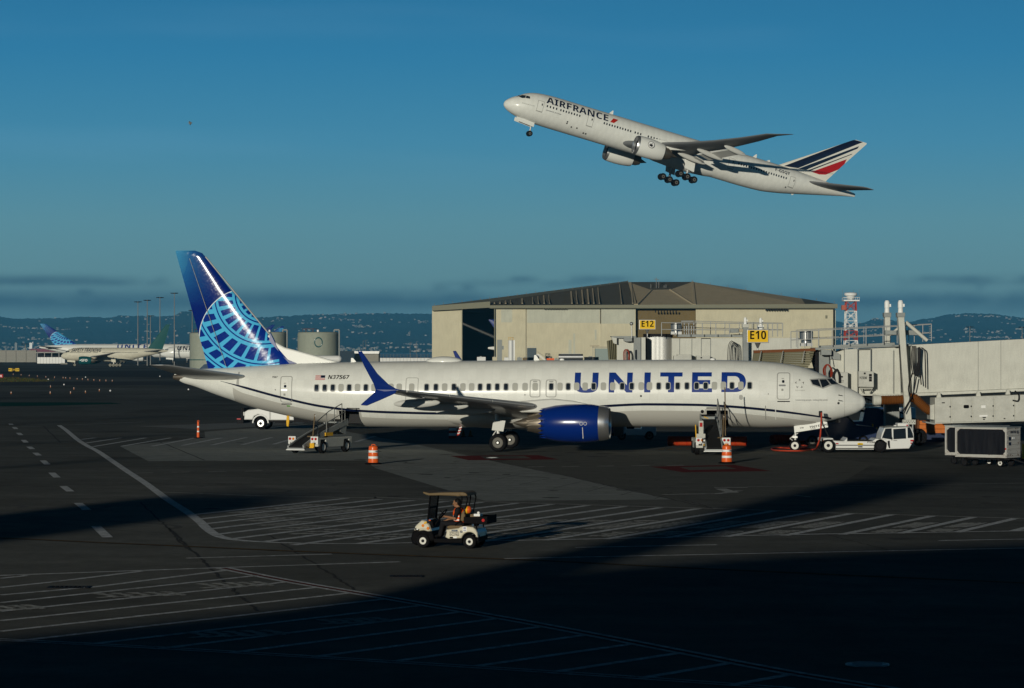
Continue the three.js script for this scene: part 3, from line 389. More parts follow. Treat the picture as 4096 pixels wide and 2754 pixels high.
// the parked blue-tailed airliner: measured in its own axes, nose along +x, starboard towards the camera
const YAW = 7.25 * Math.PI / 180, CZ = 172.4;
const LP = (px, py, lz) => { const s = Math.sin(YAW), c = Math.cos(YAW), p = (px - 2048) / F; const x = (p * (CZ - lz * c) + lz * s) / (c + p * s), Z = CZ - x * s - lz * c; return [x, H - (py - HY) * Z / F]; };
const q1 = (x, y, z) => LP(600 + x / 2.591, 960 + y / 2.591, z), q2 = (x, y, z) => LP(600 + x / 2.591, 1400 + y / 2.591, z), q3 = (x, y, z) => LP(1400 + x / 2.12, 1380 + y / 2.12, z), q4 = (x, y, z) => LP(2400 + x / 2.12, 1380 + y / 2.12, z);
const finPaint = canvasTex(1024, 1024, (g, w, h) => {   // tail livery: a sphere of pale latitude bands on blue, halftone dots towards the tip
  const k = w / 1340, ox = 230, oy = 90; g.scale(k, k); g.translate(-ox, -oy);
  g.fillStyle = '#06226c'; g.fillRect(0, 0, 1700, 1500);
  for (let y = 90; y < 760; y += 11) for (let x = 230 + ((y / 11) & 1) * 5.5; x < 900; x += 11) { const te = 262 + (y - 122) * 0.28, t = clamp(1 - (y - 90) / 620, 0, 1) * clamp(1 - (x - te) / 330, 0, 1); const r = 5.0 * Math.sqrt(t); if (r > 0.7) { g.fillStyle = t > 0.55 ? '#4fb2d8' : '#3f9fd0'; g.beginPath(); g.arc(x, y, r, 0, 7); g.fill(); } }
  const globe = () => { g.beginPath(); g.moveTo(870, 530); g.bezierCurveTo(700, 590, 590, 720, 540, 860); g.bezierCurveTo(500, 960, 500, 1120, 560, 1290); g.lineTo(620, 1400); g.lineTo(1600, 1400); g.lineTo(1400, 1060); g.closePath(); };
  g.strokeStyle = '#d8e2e4'; g.lineWidth = 18; globe(); g.stroke(); g.save(); globe(); g.clip();
  g.fillStyle = '#4cb0dc'; g.fillRect(0, 0, 1700, 1500);
  const cx = 1180, cy = 560, dk = '#0b2c80';
  const zones = [[150, 285, 7], [320, 500, 9], [545, 705, 10], [735, 855, 11], [885, 1060, 11]];
  for (const [r0, r1, n] of zones) { g.strokeStyle = dk; g.lineWidth = 13; g.beginPath(); g.ellipse(cx, cy, r1 + 10, (r1 + 10) * 1.02, 0, 1.2, 3.6); g.stroke();
    for (let i = 0; i < n; i++) { const a = 1.25 + (i + 0.5) / n * 1.95, wd = 0.5 + 0.28 * (1 - i / n), da = 1.95 / n * wd * 0.5; g.fillStyle = dk; g.beginPath(); const e = 0.05; const pt = (r, an) => [cx + r * Math.cos(an), cy + r * 1.02 * Math.sin(an)]; g.moveTo(...pt(r0 + 8, a - da)); g.lineTo(...pt(r1 - 22, a - da + e)); g.lineTo(...pt(r1 - 22, a + da + e)); g.lineTo(...pt(r0 + 8, a + da)); g.fill(); } }
  g.fillStyle = dk; g.beginPath(); g.moveTo(1330, 1080); g.lineTo(1400, 1190); g.lineTo(1530, 1290); g.lineTo(1350, 1300); g.fill(); g.restore();
});
const ribBump = noiseTex(512, (u, v) => { const a = (u * 0.64 - v * 0.77) * 24, b = (u * 0.77 + v * 0.64) * 5; return [0.5 + 0.3 * Math.sin(a * Math.PI * 2) * (0.6 + 0.4 * Math.sin(b * 7)) + 0.12 * nz(u * 60, v * 60, 2)]; }, false);
const finMat = new THREE.MeshPhysicalMaterial({ map: finPaint, bumpMap: ribBump, bumpScale: 0.02, roughness: 0.2, specularIntensity: 0.08, clearcoat: 0.13, clearcoatRoughness: 0.1 });
const skinBump = noiseTex(512, (u, v) => { const fr = Math.abs(((u * 10) % 1) - 0.5) > 0.488 ? -0.25 : 0, ln = Math.abs(((v * 6) % 1) - 0.5) > 0.485 ? -0.25 : 0; return [0.5 + fr + ln + 0.16 * tileNoise(u, v, 9, 61) + 0.1 * tileNoise(u, v, 30, 62)]; }, false);
const skinTone = noiseTex(512, (u, v) => { const fr = Math.abs(((u * 10) % 1) - 0.5) > 0.488 ? -0.03 : 0, ln = Math.abs(((v * 6) % 1) - 0.5) > 0.486 ? -0.03 : 0, p = ((Math.floor(u * 10) * 7 + Math.floor(v * 6) * 13) % 5 - 2) * 0.006; const a = 0.965 + fr + ln + p + 0.03 * tileNoise(u, v, 5, 64) + 0.02 * tileNoise(u, v, 40, 65); return [a, a, a * 0.995]; });
const skinWhite = gloss([0.755, 0.76, 0.72], 0.34, 0.36, { specularIntensity: 0.3, map: skinTone, bumpMap: skinBump, bumpScale: 0.006 });
const ua = thing('airliner', 'white airliner parked broadside with UNITED in blue capitals and blue engines', 'airliner', [0, 0, -CZ]);
ua.rotation.y = -YAW;
{
  const top = [[-20.95, 4.58], [-20.4, 4.7], ...[[510, 200], [800, 185], [1000, 170], [1520, 142], [2150, 125]].map(p => q2(p[0], p[1], 0)), ...[[100, 129], [900, 127], [1100, 130], [1300, 137], [1500, 152], [1600, 165], [1700, 185], [1800, 215], [1900, 257], [1970, 290], [2030, 333], [2100, 362], [2160, 390], [2205, 418], [2235, 450]].map(p => q4(p[0], p[1], 0))];
  const bot = [[-20.95, 4.36], ...[[350, 347], [450, 377], [690, 468], [850, 522], [1100, 605], [1300, 655], [1500, 700], [1700, 738], [1900, 770], [2200, 798]].map(p => q2(p[0], p[1], 0)), ...[[-300, 700], [300, 694], [1200, 697], [1400, 702], [1600, 696], [1750, 686], [1900, 657], [2000, 633], [2100, 606], [2180, 576], [2230, 542]].map(p => q4(p[0], p[1], 0))];
  const wid = [[-20.95, 0.1], [-20.4, 0.3], [-19.6, 0.48], [-18.3, 0.85], [-17.2, 1.1], [-15.7, 1.4], [-14.4, 1.58], [-12, 1.8], [-9.2, 1.88], [12.8, 1.88], [15.2, 1.85], [16.7, 1.74], [17.7, 1.61], [18.7, 1.4], [19.4, 1.2], [20.1, 0.93], [20.7, 0.62], [21.05, 0.36]];
  const T = pchip(top.map(p => p[0]), top.map(p => p[1])), B = pchip(bot.map(p => p[0]), bot.map(p => p[1])), Wd = pchip(wid.map(p => p[0]), wid.map(p => p[1]));
  const xs = [...new Set([...top, ...bot, ...wid].map(p => +p[0].toFixed(2)))].filter(x => x < 21.08).sort((a, b) => a - b);
  const st = []; let last = -99; for (const x of xs) if (x - last > 0.12) { st.push([x, T(x), B(x), Wd(x)]); last = x; }
  const e = st[st.length - 1], ym = (e[1] + e[2]) / 2 - 0.02; st.push([21.2, ym + (e[1] - ym) * 0.55, ym - (ym - e[2]) * 0.55, 0.24], [21.27, ym + 0.08, ym - 0.08, 0.1], [21.29, ym + 0.005, ym - 0.005, 0.006]);
  const hull = new Hull(st);
  const holds = [[LP(2826, 1709, 1.3), LP(2913, 1636.5, 1.75)], [LP(1355, 1699, 1.2), LP(1435, 1638, 1.75)]];   // forward and rear cargo openings: [lower aft, upper forward]
  const cut = (x, y, z) => z > 0 && holds.some(([a, b]) => x > a[0] - 0.03 && x < b[0] - 0.05 && y > a[1] && y < b[1]);
  const fus = part(ua, 'fuselage', hull.mesh(520, 120, cut), skinWhite);
  holds.forEach(([a, b], i) => {
    const x0 = a[0] - 0.35, x1 = b[0] + 0.35, cx = (x0 + x1) / 2, w = x1 - x0, y0 = a[1] - 0.02, y1 = b[1] + 0.04, h = y1 - y0, zf = Math.min(hull.side(x0, y0, 1, 0).p[2], hull.side(x1, y0, 1, 0).p[2]) - 0.06, zt = Math.min(hull.side(x0, y1, 1, 0).p[2], hull.side(x1, y1, 1, 0).p[2]) - 0.06, liner = std([0.05, 0.05, 0.048], 0.8), zb = -0.9;
    const end = x => { const g = extr([[zb, y0], [zf, y0], [zt, y1], [zb, y1]], 0.04); return g.rotateY(-Math.PI / 2).translate(x, 0, 0); };
    part(fus, 'cargo_hold', [box(w, 0.04, zf - zb, cx, y0, (zf + zb) / 2), box(w, 0.04, zt - zb, cx, y1, (zt + zb) / 2), box(w, h, 0.04, cx, (y0 + y1) / 2, zb), end(x0), end(x1)], liner);
    part(fus, 'hold_net', box(w * 0.9, h * 0.9, 0.03, cx, (y0 + y1) / 2, Math.min(zf, zt) - 0.35), M.cable);
    part(fus, 'cargo_frame', hull.decal([ringRect((a[0] + b[0]) / 2, (a[1] + b[1]) / 2 - 0.03, b[0] - a[0] + 0.2, b[1] - a[1] + 0.12, 0.2, 0.12)], 1, 0.0125, 0.12), M.belly);
  });
  part(fus, 'exhaust_cone', revolve([[-21.02, 0.02], [-21.02, 0.13], [-20.4, 0.31], [-20.1, 0.37]], 20).translate(0, 4.4, 0), M.titanium);
  // navy cheat line and the grey belly below it
  const line = [...[[700, 326], [940, 386], [1340, 491], [1800, 590], [2160, 632]].map(p => q2(p[0], p[1], 1.7)), ...[[400, 575], [800, 583], [1400, 575], [1900, 545]].map(p => q3(p[0], p[1], 1.85)), ...[[90, 517], [400, 505], [800, 509], [1080, 522], [1400, 550], [1600, 574], [1800, 602], [1960, 628]].map(p => q4(p[0], p[1], 1.75))];
  const ly = pchip(line.map(p => p[0]), line.map(p => p[1])), la = line[0][0], lb = line[line.length - 1][0];
  const hw = x => 0.06 * sm(la, la + 2, x) * (0.6 + 0.4 * sm(lb, lb - 4, x)) + 0.012;
  for (const s of [1, -1]) part(fus, 'cheat_line', hull.band(x => ly(x) - hw(x), x => ly(x) + hw(x), la, lb, s, 0.014, 140, 2), M.navy);
  const low = x => { const b = hull.b(x), t = hull.t(x); return b + (t - b) * 0.0006; };
  for (const s of [1, -1]) part(fus, 'belly_panel', hull.band(low, x => Math.max(low(x), ly(x) - hw(x) - 0.3 * sm(la, la + 1.5, x)), la + 0.8, lb - 0.9, s, 0.01, 460, 24, cut), M.belly);
  // big capitals
  const wl = (x, s = 66.7) => 0, L = (px0, px1, c, py0 = 1571, py1 = 1492) => { const a = LP(px0, py0, 1.84), b = LP(px1, py0, 1.84), u = LP(px0, py1, 1.84); return blockLetter(c, a[0], a[1], u[1] - a[1], b[0] - a[0]); };
  [['U', 2298, 2393], ['N', 2435, 2530], ['I', 2577, 2602], ['T', 2640, 2729.5], ['E', 2768, 2849], ['D', 2886, 2984]].forEach(([c, a, b], i) => part(fus, 'capital_letter', hull.decal(L(a, b, c, 1571.5 - i * 0.4, 1492 - i * 0.3), 1, 0.012), M.letterBlue));
  const dec = (shapes, m, name, off = 0.013, s = 1) => part(fus, name, hull.decal(shapes, s, off, 0.3), m);
  const tx = (str, px, py, size, opt = {}) => { const p = LP(px, py, 1.8); return textShapes(str, size, { x: p[0], y: p[1], ...opt }); };
  dec(tx('N37567', 1307, 1517.5, 0.235, { sx: 1.14, shear: 0.16 }), M.black, 'registration');
  dec(tx('7567', 1081, 1513, 0.1, { sx: 1.15, shear: 0.14 }), M.black, 'fleet_number');
  dec(tx('Connecting people. Uniting the world.', 3182, 1604, 0.083, { sx: 0.98, f: fontR }), M.navy, 'slogan');
  dec(tx('STAR ALLIANCE', 3181, 1565, 0.06, { f: fontR }), M.lineGrey, 'alliance_name');
  { // flag: seven stripes and a dark canton
    const a = LP(1258, 1521, 1.8), b = LP(1297, 1503, 1.8), h = (b[1] - a[1]) / 9;
    for (let i = 0; i < 9; i++) dec([shapeOf([[a[0], a[1] + i * h], [b[0], a[1] + i * h], [b[0], a[1] + (i + 1) * h], [a[0], a[1] + (i + 1) * h]])], i % 2 ? M.reflect : M.red, 'flag_stripe', 0.013);
    const mx = (a[0] + b[0]) / 2 + 0.03; dec([shapeOf([[mx, a[1] + 4 * h], [b[0], a[1] + 4 * h], [b[0], b[1]], [mx, b[1]]])], M.navy, 'flag_canton', 0.017);
  }
  { // five-pointed ring of wedges behind the door
    const c = LP(3198.5, 1537, 1.72); for (let i = 0; i < 5; i++) { const a = Math.PI / 2 + i * 1.2566, r = 0.21, d = 0.085, px = c[0] + r * Math.cos(a), py = c[1] + r * Math.sin(a); const t = a + 0.5; for (const [m, k] of [[M.lineGrey, 0], [M.frameGrey, 1]]) dec([shapeOf([[px + d * Math.cos(t), py + d * Math.sin(t)], [px + d * Math.cos(t + 2.1 + k * 2.1), py + d * Math.sin(t + 2.1 + k * 2.1)], [px, py]])], k ? M.dark : M.lineGrey, 'emblem_wedge', 0.013); }
  }
  // cabin windows: dark glass or a lowered shade in a pale surround
  const dk = [1264.6, 1297.4, 1330, 1396, 1462.6, 1705.7, 1743, 1815, 1920, 1954.7, 1988.7, 2023.6, 2272.6, 2374.5, 2489, 2527, 2635, 2672, 2711, 2748, 2786.8, 2823, 2928.3, 2999], sh = [1363, 1429, 1495, 1530, 1563, 1596, 1646, 1778, 1851, 1886, 2060, 2100, 2239.6, 2306.6, 2340.5, 2413.5, 2450.5, 2565, 2598, 2858, 2893.9, 2963.7];
  const wy = px => 1553 - (px - 1264) * 0.0054;
  const win = (px, shade, y = wy(px)) => { const p = LP(px, y, 1.87); part(fus, 'window_surround', hull.decal([ringRect(p[0], p[1], 0.33, 0.47, 0.13, 0.045)], 1, 0.02, 0.2), M.frameGrey); const w = part(fus, shade ? 'window_shade' : 'window', hull.decal([rrect(p[0], p[1], 0.25, 0.39, 0.1)], 1, 0.016, 0.2), shade ? M.shade : M.glass); };
  dk.forEach(p => win(p, false)); sh.forEach(p => win(p, true));
  // doors
  const doorRing = (px0, px1, py0, py1, r, t, name, m) => { const a = LP(px0, py1, 1.8), b = LP(px1, py0, 1.8); return part(fus, name, hull.decal([ringRect((a[0] + b[0]) / 2, (a[1] + b[1]) / 2, b[0] - a[0], b[1] - a[1], r, t)], 1, 0.014, 0.25), m); };
  const pane = (px, py, w, h, r, m, name, off = 0.016) => { const p = LP(px, py, 1.8); return part(fus, name, hull.decal([rrect(p[0], p[1], w, h, r)], 1, off, 0.2), m); };
  doorRing(1117, 1166, 1506, 1611, 0.16, 0.05, 'door_frame', M.frameGrey); doorRing(3107.5, 3161, 1491.5, 1600, 0.17, 0.055, 'door_frame', M.frameGrey);
  pane(1141.5, 1617, 0.68, 0.06, 0.02, M.dark, 'door_sill'); pane(3135, 1607, 0.74, 0.06, 0.02, M.dark, 'door_sill');
  for (const [x, y] of [[1138, 1546.5], [3133, 1527.5]]) { pane(x, y, 0.15, 0.17, 0.07, M.glass, 'door_window'); pane(x - 4, y + 15.5, 0.4, 0.1, 0.045, M.steel, 'door_handle'); pane(x - 3, y + 33, 0.12, 0.13, 0.02, M.lineGrey, 'door_placard'); pane(x - 2, y - 12, 0.14, 0.04, 0.01, M.lineGrey, 'door_placard'); }
  doorRing(1622.5, 1673, 1512, 1612.5, 0.14, 0.03, 'exit_outline', M.lineGrey);
  for (const [a, b] of [[2119, 2162], [2183, 2226.5]]) { doorRing(a, b, 1519.5, 1590.5, 0.16, 0.055, 'exit_frame', M.frameGrey); win((a + b) / 2, a < 2150); pane((a + b) / 2, 1527.5, 0.25, 0.06, 0.02, M.lineGrey, 'exit_placard'); }
  doorRing(1385, 1402, 1546, 1566, 0.1, 0.02, 'window_plug', M.shade);
  pane(2564.6, 1585, 0.11, 0.11, 0.05, M.dark, 'vent_port'); pane(2964.6, 1590, 0.22, 0.28, 0.1, M.frameGrey, 'service_panel'); pane(3074, 1577, 0.05, 0.05, 0.02, M.dark, 'vent_port'); pane(3354, 1614.5, 0.13, 0.13, 0.06, M.dark, 'static_port'); pane(1098, 1560.5, 0.06, 0.06, 0.03, M.dark, 'vent_port'); pane(1148, 1625, 0.22, 0.08, 0.02, std([0.08, 0.3, 0.04], 0.6), 'green_placard'); pane(2100.5, 1580.5, 0.07, 0.05, 0.02, M.dark, 'vent_port');
  for (const y of [1580, 1601]) { const a = LP(3357, y, 1.25), r = hull.side(a[0], a[1], 1, 0.0); part(fus, 'pitot_probe', [bar(r.p, [r.p[0] - 0.02, r.p[1] - 0.03, r.p[2] + 0.12], 0.02), bar([r.p[0] - 0.04, r.p[1] - 0.03, r.p[2] + 0.12], [r.p[0] + 0.2, r.p[1] - 0.05, r.p[2] + 0.13], 0.016)], M.dark); }
  // red and white bands, cockpit glass
  const wp = (pts, z) => [shapeOf(pts.map(p => q4(p[0], p[1], z)))];
  part(fus, 'cockpit_surround', hull.decal(wp([[1778, 292], [1850, 286], [1975, 286], [2022, 338], [1968, 345], [1892, 374], [1800, 343]], 1.2), 1, 0.01, 0.15), M.frameGrey);
  for (const pts of [[[1787, 299], [1850, 296], [1876, 359], [1806, 336]], [[1862, 296], [1918, 296], [1950, 338], [1892, 364], [1885, 362]], [[1926, 294], [1972, 293], [2012, 335], [1962, 337]]]) part(fus, 'cockpit_window', hull.decal(wp(pts, 1.15), 1, 0.018, 0.12), M.glass);
  // nose joint, radome seam and body joints
  for (const [px, w] of [[3378, 0.012]]) { const x = LP(px, 1560, 0.8)[0]; part(fus, 'radome_seam', hull.band(q => hull.b(q) + 0.02, q => hull.t(q) - 0.02, x, x + w, 1, 0.006, 1, 30), M.lineGrey); }
  for (const px of [3061, 3101]) { const x = LP(px, 1650, 1.7)[0]; part(fus, 'dashed_mark', hull.band(q => hull.b(q) + 0.5, q => hull.b(q) + 1.35, x, x + 0.05, 1, 0.016, 1, 10), px < 3080 ? M.lineGrey : M.white); }
  // aerials and the satcom dome on the crown
  { const x = LP(1777, 1430, 0)[0]; const g = new THREE.SphereGeometry(1, 28, 10, 0, Math.PI * 2, 0, Math.PI / 2); g.scale(1.15, 0.34, 0.5).translate(x, hull.t(x) - 0.06, 0); part(fus, 'satcom_dome', g, M.white); }
  for (const [px, h] of [[2146, 0.36], [1413, 0.28]]) { const x = LP(px, 1440, 0)[0], y = hull.t(x) - 0.04; part(fus, 'blade_aerial', extr([[x + 0.22, y], [x - 0.02, y + h], [x - 0.14, y + h], [x - 0.16, y]], 0.05, 0.01), M.white); }
  for (const px of [2851, 2248]) { const x = LP(px, 1440, 0)[0]; part(fus, 'beacon', new THREE.SphereGeometry(0.12, 12, 8).scale(1.3, 0.7, 1).translate(x, hull.t(x) + 0.03, 0), M.reflect); }
  // tail fin, rudder and dorsal fillet
  const u = (x, y) => { const p = 2048, s = Math.sin(YAW), c = Math.cos(YAW), Z = CZ - x * s, px = 2048 + F * x * c / Z, py = HY + (H - y) * F / Z; const X = (px - 600) * 2.591, Y = (py - 960) * 2.591; return [(X - 230) / 1340, 1 - (Y - 90) / 1340]; };
  const le = [[500, 108], [548, 145], [850, 540], [1210, 952], [1250, 1000]].map(p => q1(p[0], p[1], 0)), te = [[262, 122], [600, 1330]].map(p => q1(p[0], p[1], 0)), hg = [[385, 118], [800, 1325]].map(p => q1(p[0], p[1], 0));
  const at = (l, y) => { for (let i = 0; i < l.length - 1; i++) if (y <= l[i][1] + 1e-6 && y >= l[i + 1][1] - 1e-6) { const t = (y - l[i][1]) / (l[i + 1][1] - l[i][1]); return l[i][0] + (l[i + 1][0] - l[i][0]) * t; } return y > l[0][1] ? l[0][0] : l[l.length - 1][0] + (l[l.length - 1][0] - l[l.length - 2][0]) * (y - l[l.length - 1][1]) / (l[l.length - 1][1] - l[l.length - 2][1]); };
  const yTop = 12.2, ys = [4.7, 5.3, 6, 6.6, 7.4, 8.6, 9.8, 11, 11.8, 12.02, yTop - 0.02];
  const sec = ys.map((y, i) => { const l = at(le, Math.min(y, le[0][1])), t = at(te, y); return { x: i === ys.length - 1 ? l - 0.25 : l, y, z: 0, c: (i === ys.length - 1 ? l - 0.25 : l) - t, t: i === ys.length - 1 ? 0.04 : 0.1 }; });
  const fin = part(ua, 'tail_fin', mapUV(aero(sec, 'z'), u), finMat);
  part(fin, 'leading_edge', bar([at(le, 6.9) + 0.01, 6.9, 0], [at(le, 11.8) + 0.01, 11.8, 0], 0.05, 8), M.wingGrey);
  part(fin, 'rudder_hinge_line', [1, -1].map(s => beam([at(hg, 5) , 5, s * 0.28], [at(hg, 11.7), 11.7, s * 0.095], 0.025, 0.02)), M.lineGrey);
  const df = [[1250, 985], [1300, 1060], [1400, 1117], [1500, 1142], [1700, 1197], [1960, 1270]].map(p => q1(p[0], p[1], 0)), fy = df[df.length - 1][1] - 0.3;
  part(ua, 'dorsal_fin', extr([...df, [df[5][0], fy], [df[0][0] - 1.6, fy - 0.3], [df[0][0] - 1.3, df[0][1]]], 0.22, 0.09), M.white);
  const bl = [[1240, 960], [1290, 1060], [1345, 1180], [1420, 1240], [1520, 1282], [1330, 1290], [1200, 1280]].map(p => q1(p[0], p[1], 0.2)); part(fin, 'blue_fillet', extr(bl, 0.3, 0.02), M.uaBlue);
  // tailplane
  const st0 = q2(1015, 283, 0.9), stT = q2(-10, 162, 7.1);
  const half = aero([{ x: st0[0] + 0.35, y: st0[1] - 0.08, z: 0.2, c: 4.3, t: 0.1 }, { x: st0[0], y: st0[1], z: 0.9, c: 4, t: 0.1 }, { x: stT[0] + 1.25, y: stT[1], z: 7.0, c: 1.3, t: 0.09 }, { x: stT[0] + 0.9, y: stT[1] + 0.02, z: 7.2, c: 0.8, t: 0.04 }], 'y');
  part(ua, 'tailplane', half.clone(), M.wingGrey); part(ua, 'tailplane', mirrorZ(half), M.wingGrey);
  part(fus, 'tailplane_gap', hull.decal([shapeOf([[905, 232], [922, 232], [925, 372], [895, 372]].map(p => q2(p[0], p[1], 1.1)))], 1, 0.01, 0.2), M.frameGrey);
  // wings, with winglets, flap fairings, engines and gear
  const wl0 = q3(1680, 517, 4), tipL = q3(440, 386, 17); const k = (wl0[0] - tipL[0]) / 13, ky = (tipL[1] - wl0[1]) / 13;
  const LE = z => tipL[0] + (17 - z) * k + (z < 4.6 ? (4.6 - z) * 0.55 : 0), WY = z => tipL[1] - (17 - z) * ky;
  const TE = z => z > 6 ? (tipL[0] - 1.35) + (17 - z) * 0.2 : (tipL[0] - 1.35) + 2.2 - (6 - z) * 0.06;
  const secs = [0.6, 1.9, 3, 4.6, 6, 9, 12, 15, 17, 17.35].map(z => ({ x: LE(z), y: WY(z) - 0.02 * (LE(z) - TE(z)), z, c: LE(z) - TE(z), t: z < 3 ? 0.13 : 0.115 }));
  const wing = aero(secs, 'y');
  const up = [[-6, 'u']]; const wz = 17.2, Wq = (x, y) => LP(1400 + x / 2.12, 1380 + y / 2.12, wz);
  const upper = [[440, 382], [405, 380], [330, 335], [240, 245], [170, 140], [112, 53], [100, 51], [80, 54], [130, 180], [205, 330], [221, 385], [300, 402]].map(p => Wq(p[0], p[1])), lower = [[221, 385], [214, 402], [103, 505], [108, 513], [155, 516], [262, 470], [390, 412], [400, 385]].map(p => Wq(p[0], p[1]));
  const cant = (g, y0, f) => { const p = g.attributes.position; for (let i = 0; i < p.count; i++) { const d = Math.abs(p.getY(i) - y0); p.setZ(i, p.getZ(i) * (1 - 0.15 * d) + wz + 0.12 + f * d); } g.computeVertexNormals(); return g; };
  const winglets = () => [cant(extr(upper, 0.16, 0.04), upper[0][1], 0.2), cant(extr(lower, 0.14, 0.035), upper[0][1], 0.32)];
  for (const s of [1, -1]) {
    const f = g => s > 0 ? g : mirrorZ(g);
    const w = part(ua, 'wing', f(wing.clone()), M.wingGrey);
    part(w, 'winglet', winglets().map(f), M.uaBlue);
    part(w, 'leading_edge_slat', f(join([[5.4, 9.2], [9.3, 13], [13.1, 16.6]].map(([a, b]) => bar([LE(a) + 0.0, WY(a) - 0.02 * (LE(a) - TE(a)), a], [LE(b), WY(b) - 0.02 * (LE(b) - TE(b)), b], 0.055, 8)))), M.wingLight);
    for (const [z, l] of [[5.9, 3.6], [9.6, 3.3], [12.6, 2.7]]) part(w, 'flap_track_fairing', f(canoe(TE(z) - 0.75, TE(z) + l - 0.75, WY(z) - 0.48, z, 0.17, 0.25, -0.1)), M.wingLight);
    part(w, 'fuel_vent', f(join([8, 10, 12, 14].map(z => box(0.12, 0.03, 0.12, LE(z) - 0.8, WY(z) - 0.2, z)))), M.reflect);
    // engine
    const ex = LP(2440, 1690, 4.83)[0], ey = (LP(2300, 1616, 4.83)[1] + LP(2300, 1771.5, 4.83)[1]) / 2, R = 1.14, en = 36;
    const mv = g => { g.translate(ex, ey, 0); g.translate(0, 0, s * 4.83); return g; };
    const body = revolve([[-0.62, 1.04], [-0.9, 1.09], [-1.4, R], [-2, R], [-2.6, R - 0.02], [-3.2, R - 0.08], [-3.75, R - 0.2], [-4.02, R - 0.27]], en, (i, j) => i === 7 ? (j % 2 ? 0.2 : -0.16) : 0);
    const eng = part(ua, 'engine', mv(body), M.uaBlue);
    part(eng, 'intake_lip', mv(revolve([[-0.62, 1.04], [-0.3, 1.0], [-0.1, 0.95], [0, 0.89], [-0.05, 0.83], [-0.2, 0.78], [-0.5, 0.76]], en)), M.lip);
    part(eng, 'intake_duct', mv(revolve([[-0.5, 0.76], [-1, 0.82], [-1.15, 0.83], [-1.15, 0.02]], en)), M.dark);
    part(eng, 'fan_spinner', mv(revolve([[-1.12, 0.28], [-0.9, 0.2], [-0.68, 0.01]], 16)), M.dark);
    part(eng, 'bypass_duct', mv(revolve([[-4.0, R - 0.31], [-3.4, R - 0.3], [-3.0, 0.7]], en)), M.dark);
    part(eng, 'core_nozzle', mv(revolve([[-3.3, 0.74], [-3.9, 0.7], [-4.5, 0.56], [-4.85, 0.47], [-4.7, 0.42]], en, (i, j) => i === 3 ? (j % 2 ? 0.08 : -0.06) : 0)), M.titanium);
    part(eng, 'exhaust_plug', mv(revolve([[-4.6, 0.36], [-5.1, 0.26], [-5.6, 0.08], [-5.75, 0.01]], 20)), M.titanium);
    part(eng, 'pylon', mv(extr([[-1.1, R - 0.06], [-2.2, R + 0.18], [-3.4, R + 0.3], [-5.2, R + 0.15], [-6.4, R - 0.02], [-5.2, 0.62], [-4.2, 0.62], [-3.4, 0.85], [-2, R - 0.1]], 0.36, 0.08)), M.wingLight);
    part(eng, 'engine_placard', mv(join([new THREE.TorusGeometry(0.09, 0.012, 6, 20).translate(-0.98 - 0.6, 0.0, s * 1.135), new THREE.TorusGeometry(0.09, 0.012, 6, 20).translate(-0.75 - 0.6, 0, s * 1.13), box(0.03, 0.75, 0.01, -1.5, -0.55, s * 1.01, 0, 0, s * 0.5)])), M.reflect);
    part(eng, 'strake', mv(extr([[-0.9, 0], [-1.9, 0], [-1.9, 0.2], [-1.5, 0.18]], 0.03).rotateX(s > 0 ? -0.7 : 0.7).translate(0, 0.82, -s * 0.8)), M.uaBlue);
    // main gear
    const gx = LP(1992, 1775, 3.1)[0], gy = 0.54;
    const leg = part(ua, 'main_gear', [bar([gx, gy, s * 2.86], [gx - 0.05, 1.6, s * 2.8], 0.1, 10), bar([gx - 0.05, 1.2, s * 2.8], [gx - 0.1, 2.3, s * 2.75], 0.15, 10), bar([gx, gy, s * 2.35], [gx, gy, s * 3.3], 0.07, 8), bar([gx - 0.05, 1.4, s * 2.8], [gx + 0.1, 2.0, s * 1.4], 0.06), bar([gx, 0.7, s * 2.86], [gx - 0.35, 0.95, s * 2.86], 0.035), bar([gx - 0.35, 0.95, s * 2.86], [gx - 0.08, 1.35, s * 2.82], 0.035)], M.strut);
    wheel(leg, gx, gy, s * 3.1, gy, 0.38, M.tyre, M.rim, 0.6); wheel(leg, gx, gy, s * 2.6, gy, 0.38, M.tyre, M.rim, 0.6);
    part(leg, 'gear_door', [extr([[gx - 0.38, 1.28], [gx + 0.32, 1.2], [gx + 0.45, 1.85], [gx - 0.28, 1.9]], 0.05, 0.01).translate(0, 0, s * 3.06)], M.wingLight);
  }
  // belly fairing between the wings
  part(ua, 'belly_fairing', canoe(-5.2, 5.6, 2.0, 0, 1.98, 0.72), M.belly);
  part(ua, 'wing_root_fairing', [1, -1].map(s => canoe(-4.6, 5.2, 2.55, s * 1.55, 0.62, 0.42)), M.wingLight);
  // nose gear with its numbered doors
  const nx = LP(3180.7, 1780, 0)[0];
  const ng = part(ua, 'nose_gear', [bar([nx, 0.34, 0], [nx + 0.06, 1.7, 0], 0.075, 10), bar([nx, 0.34, -0.26], [nx, 0.34, 0.26], 0.05), bar([nx + 0.05, 1.0, 0], [nx + 0.9, 1.6, 0], 0.04), bar([nx, 0.55, 0], [nx - 0.3, 0.75, 0], 0.03), bar([nx - 0.3, 0.75, 0], [nx, 1.0, 0], 0.03), box(0.3, 0.1, 0.34, nx, 0.85, 0)], M.strut);
  wheel(ng, nx, 0.34, 0.2, 0.34, 0.2, M.tyre, M.rimWhite, 0.66); wheel(ng, nx, 0.34, -0.2, 0.34, 0.2, M.tyre, M.rimWhite, 0.66);
  const dr = [[1646, 690], [1900, 650], [1926, 655], [1938, 700], [1650, 746]].map(p => q4(p[0], p[1], 0.45));
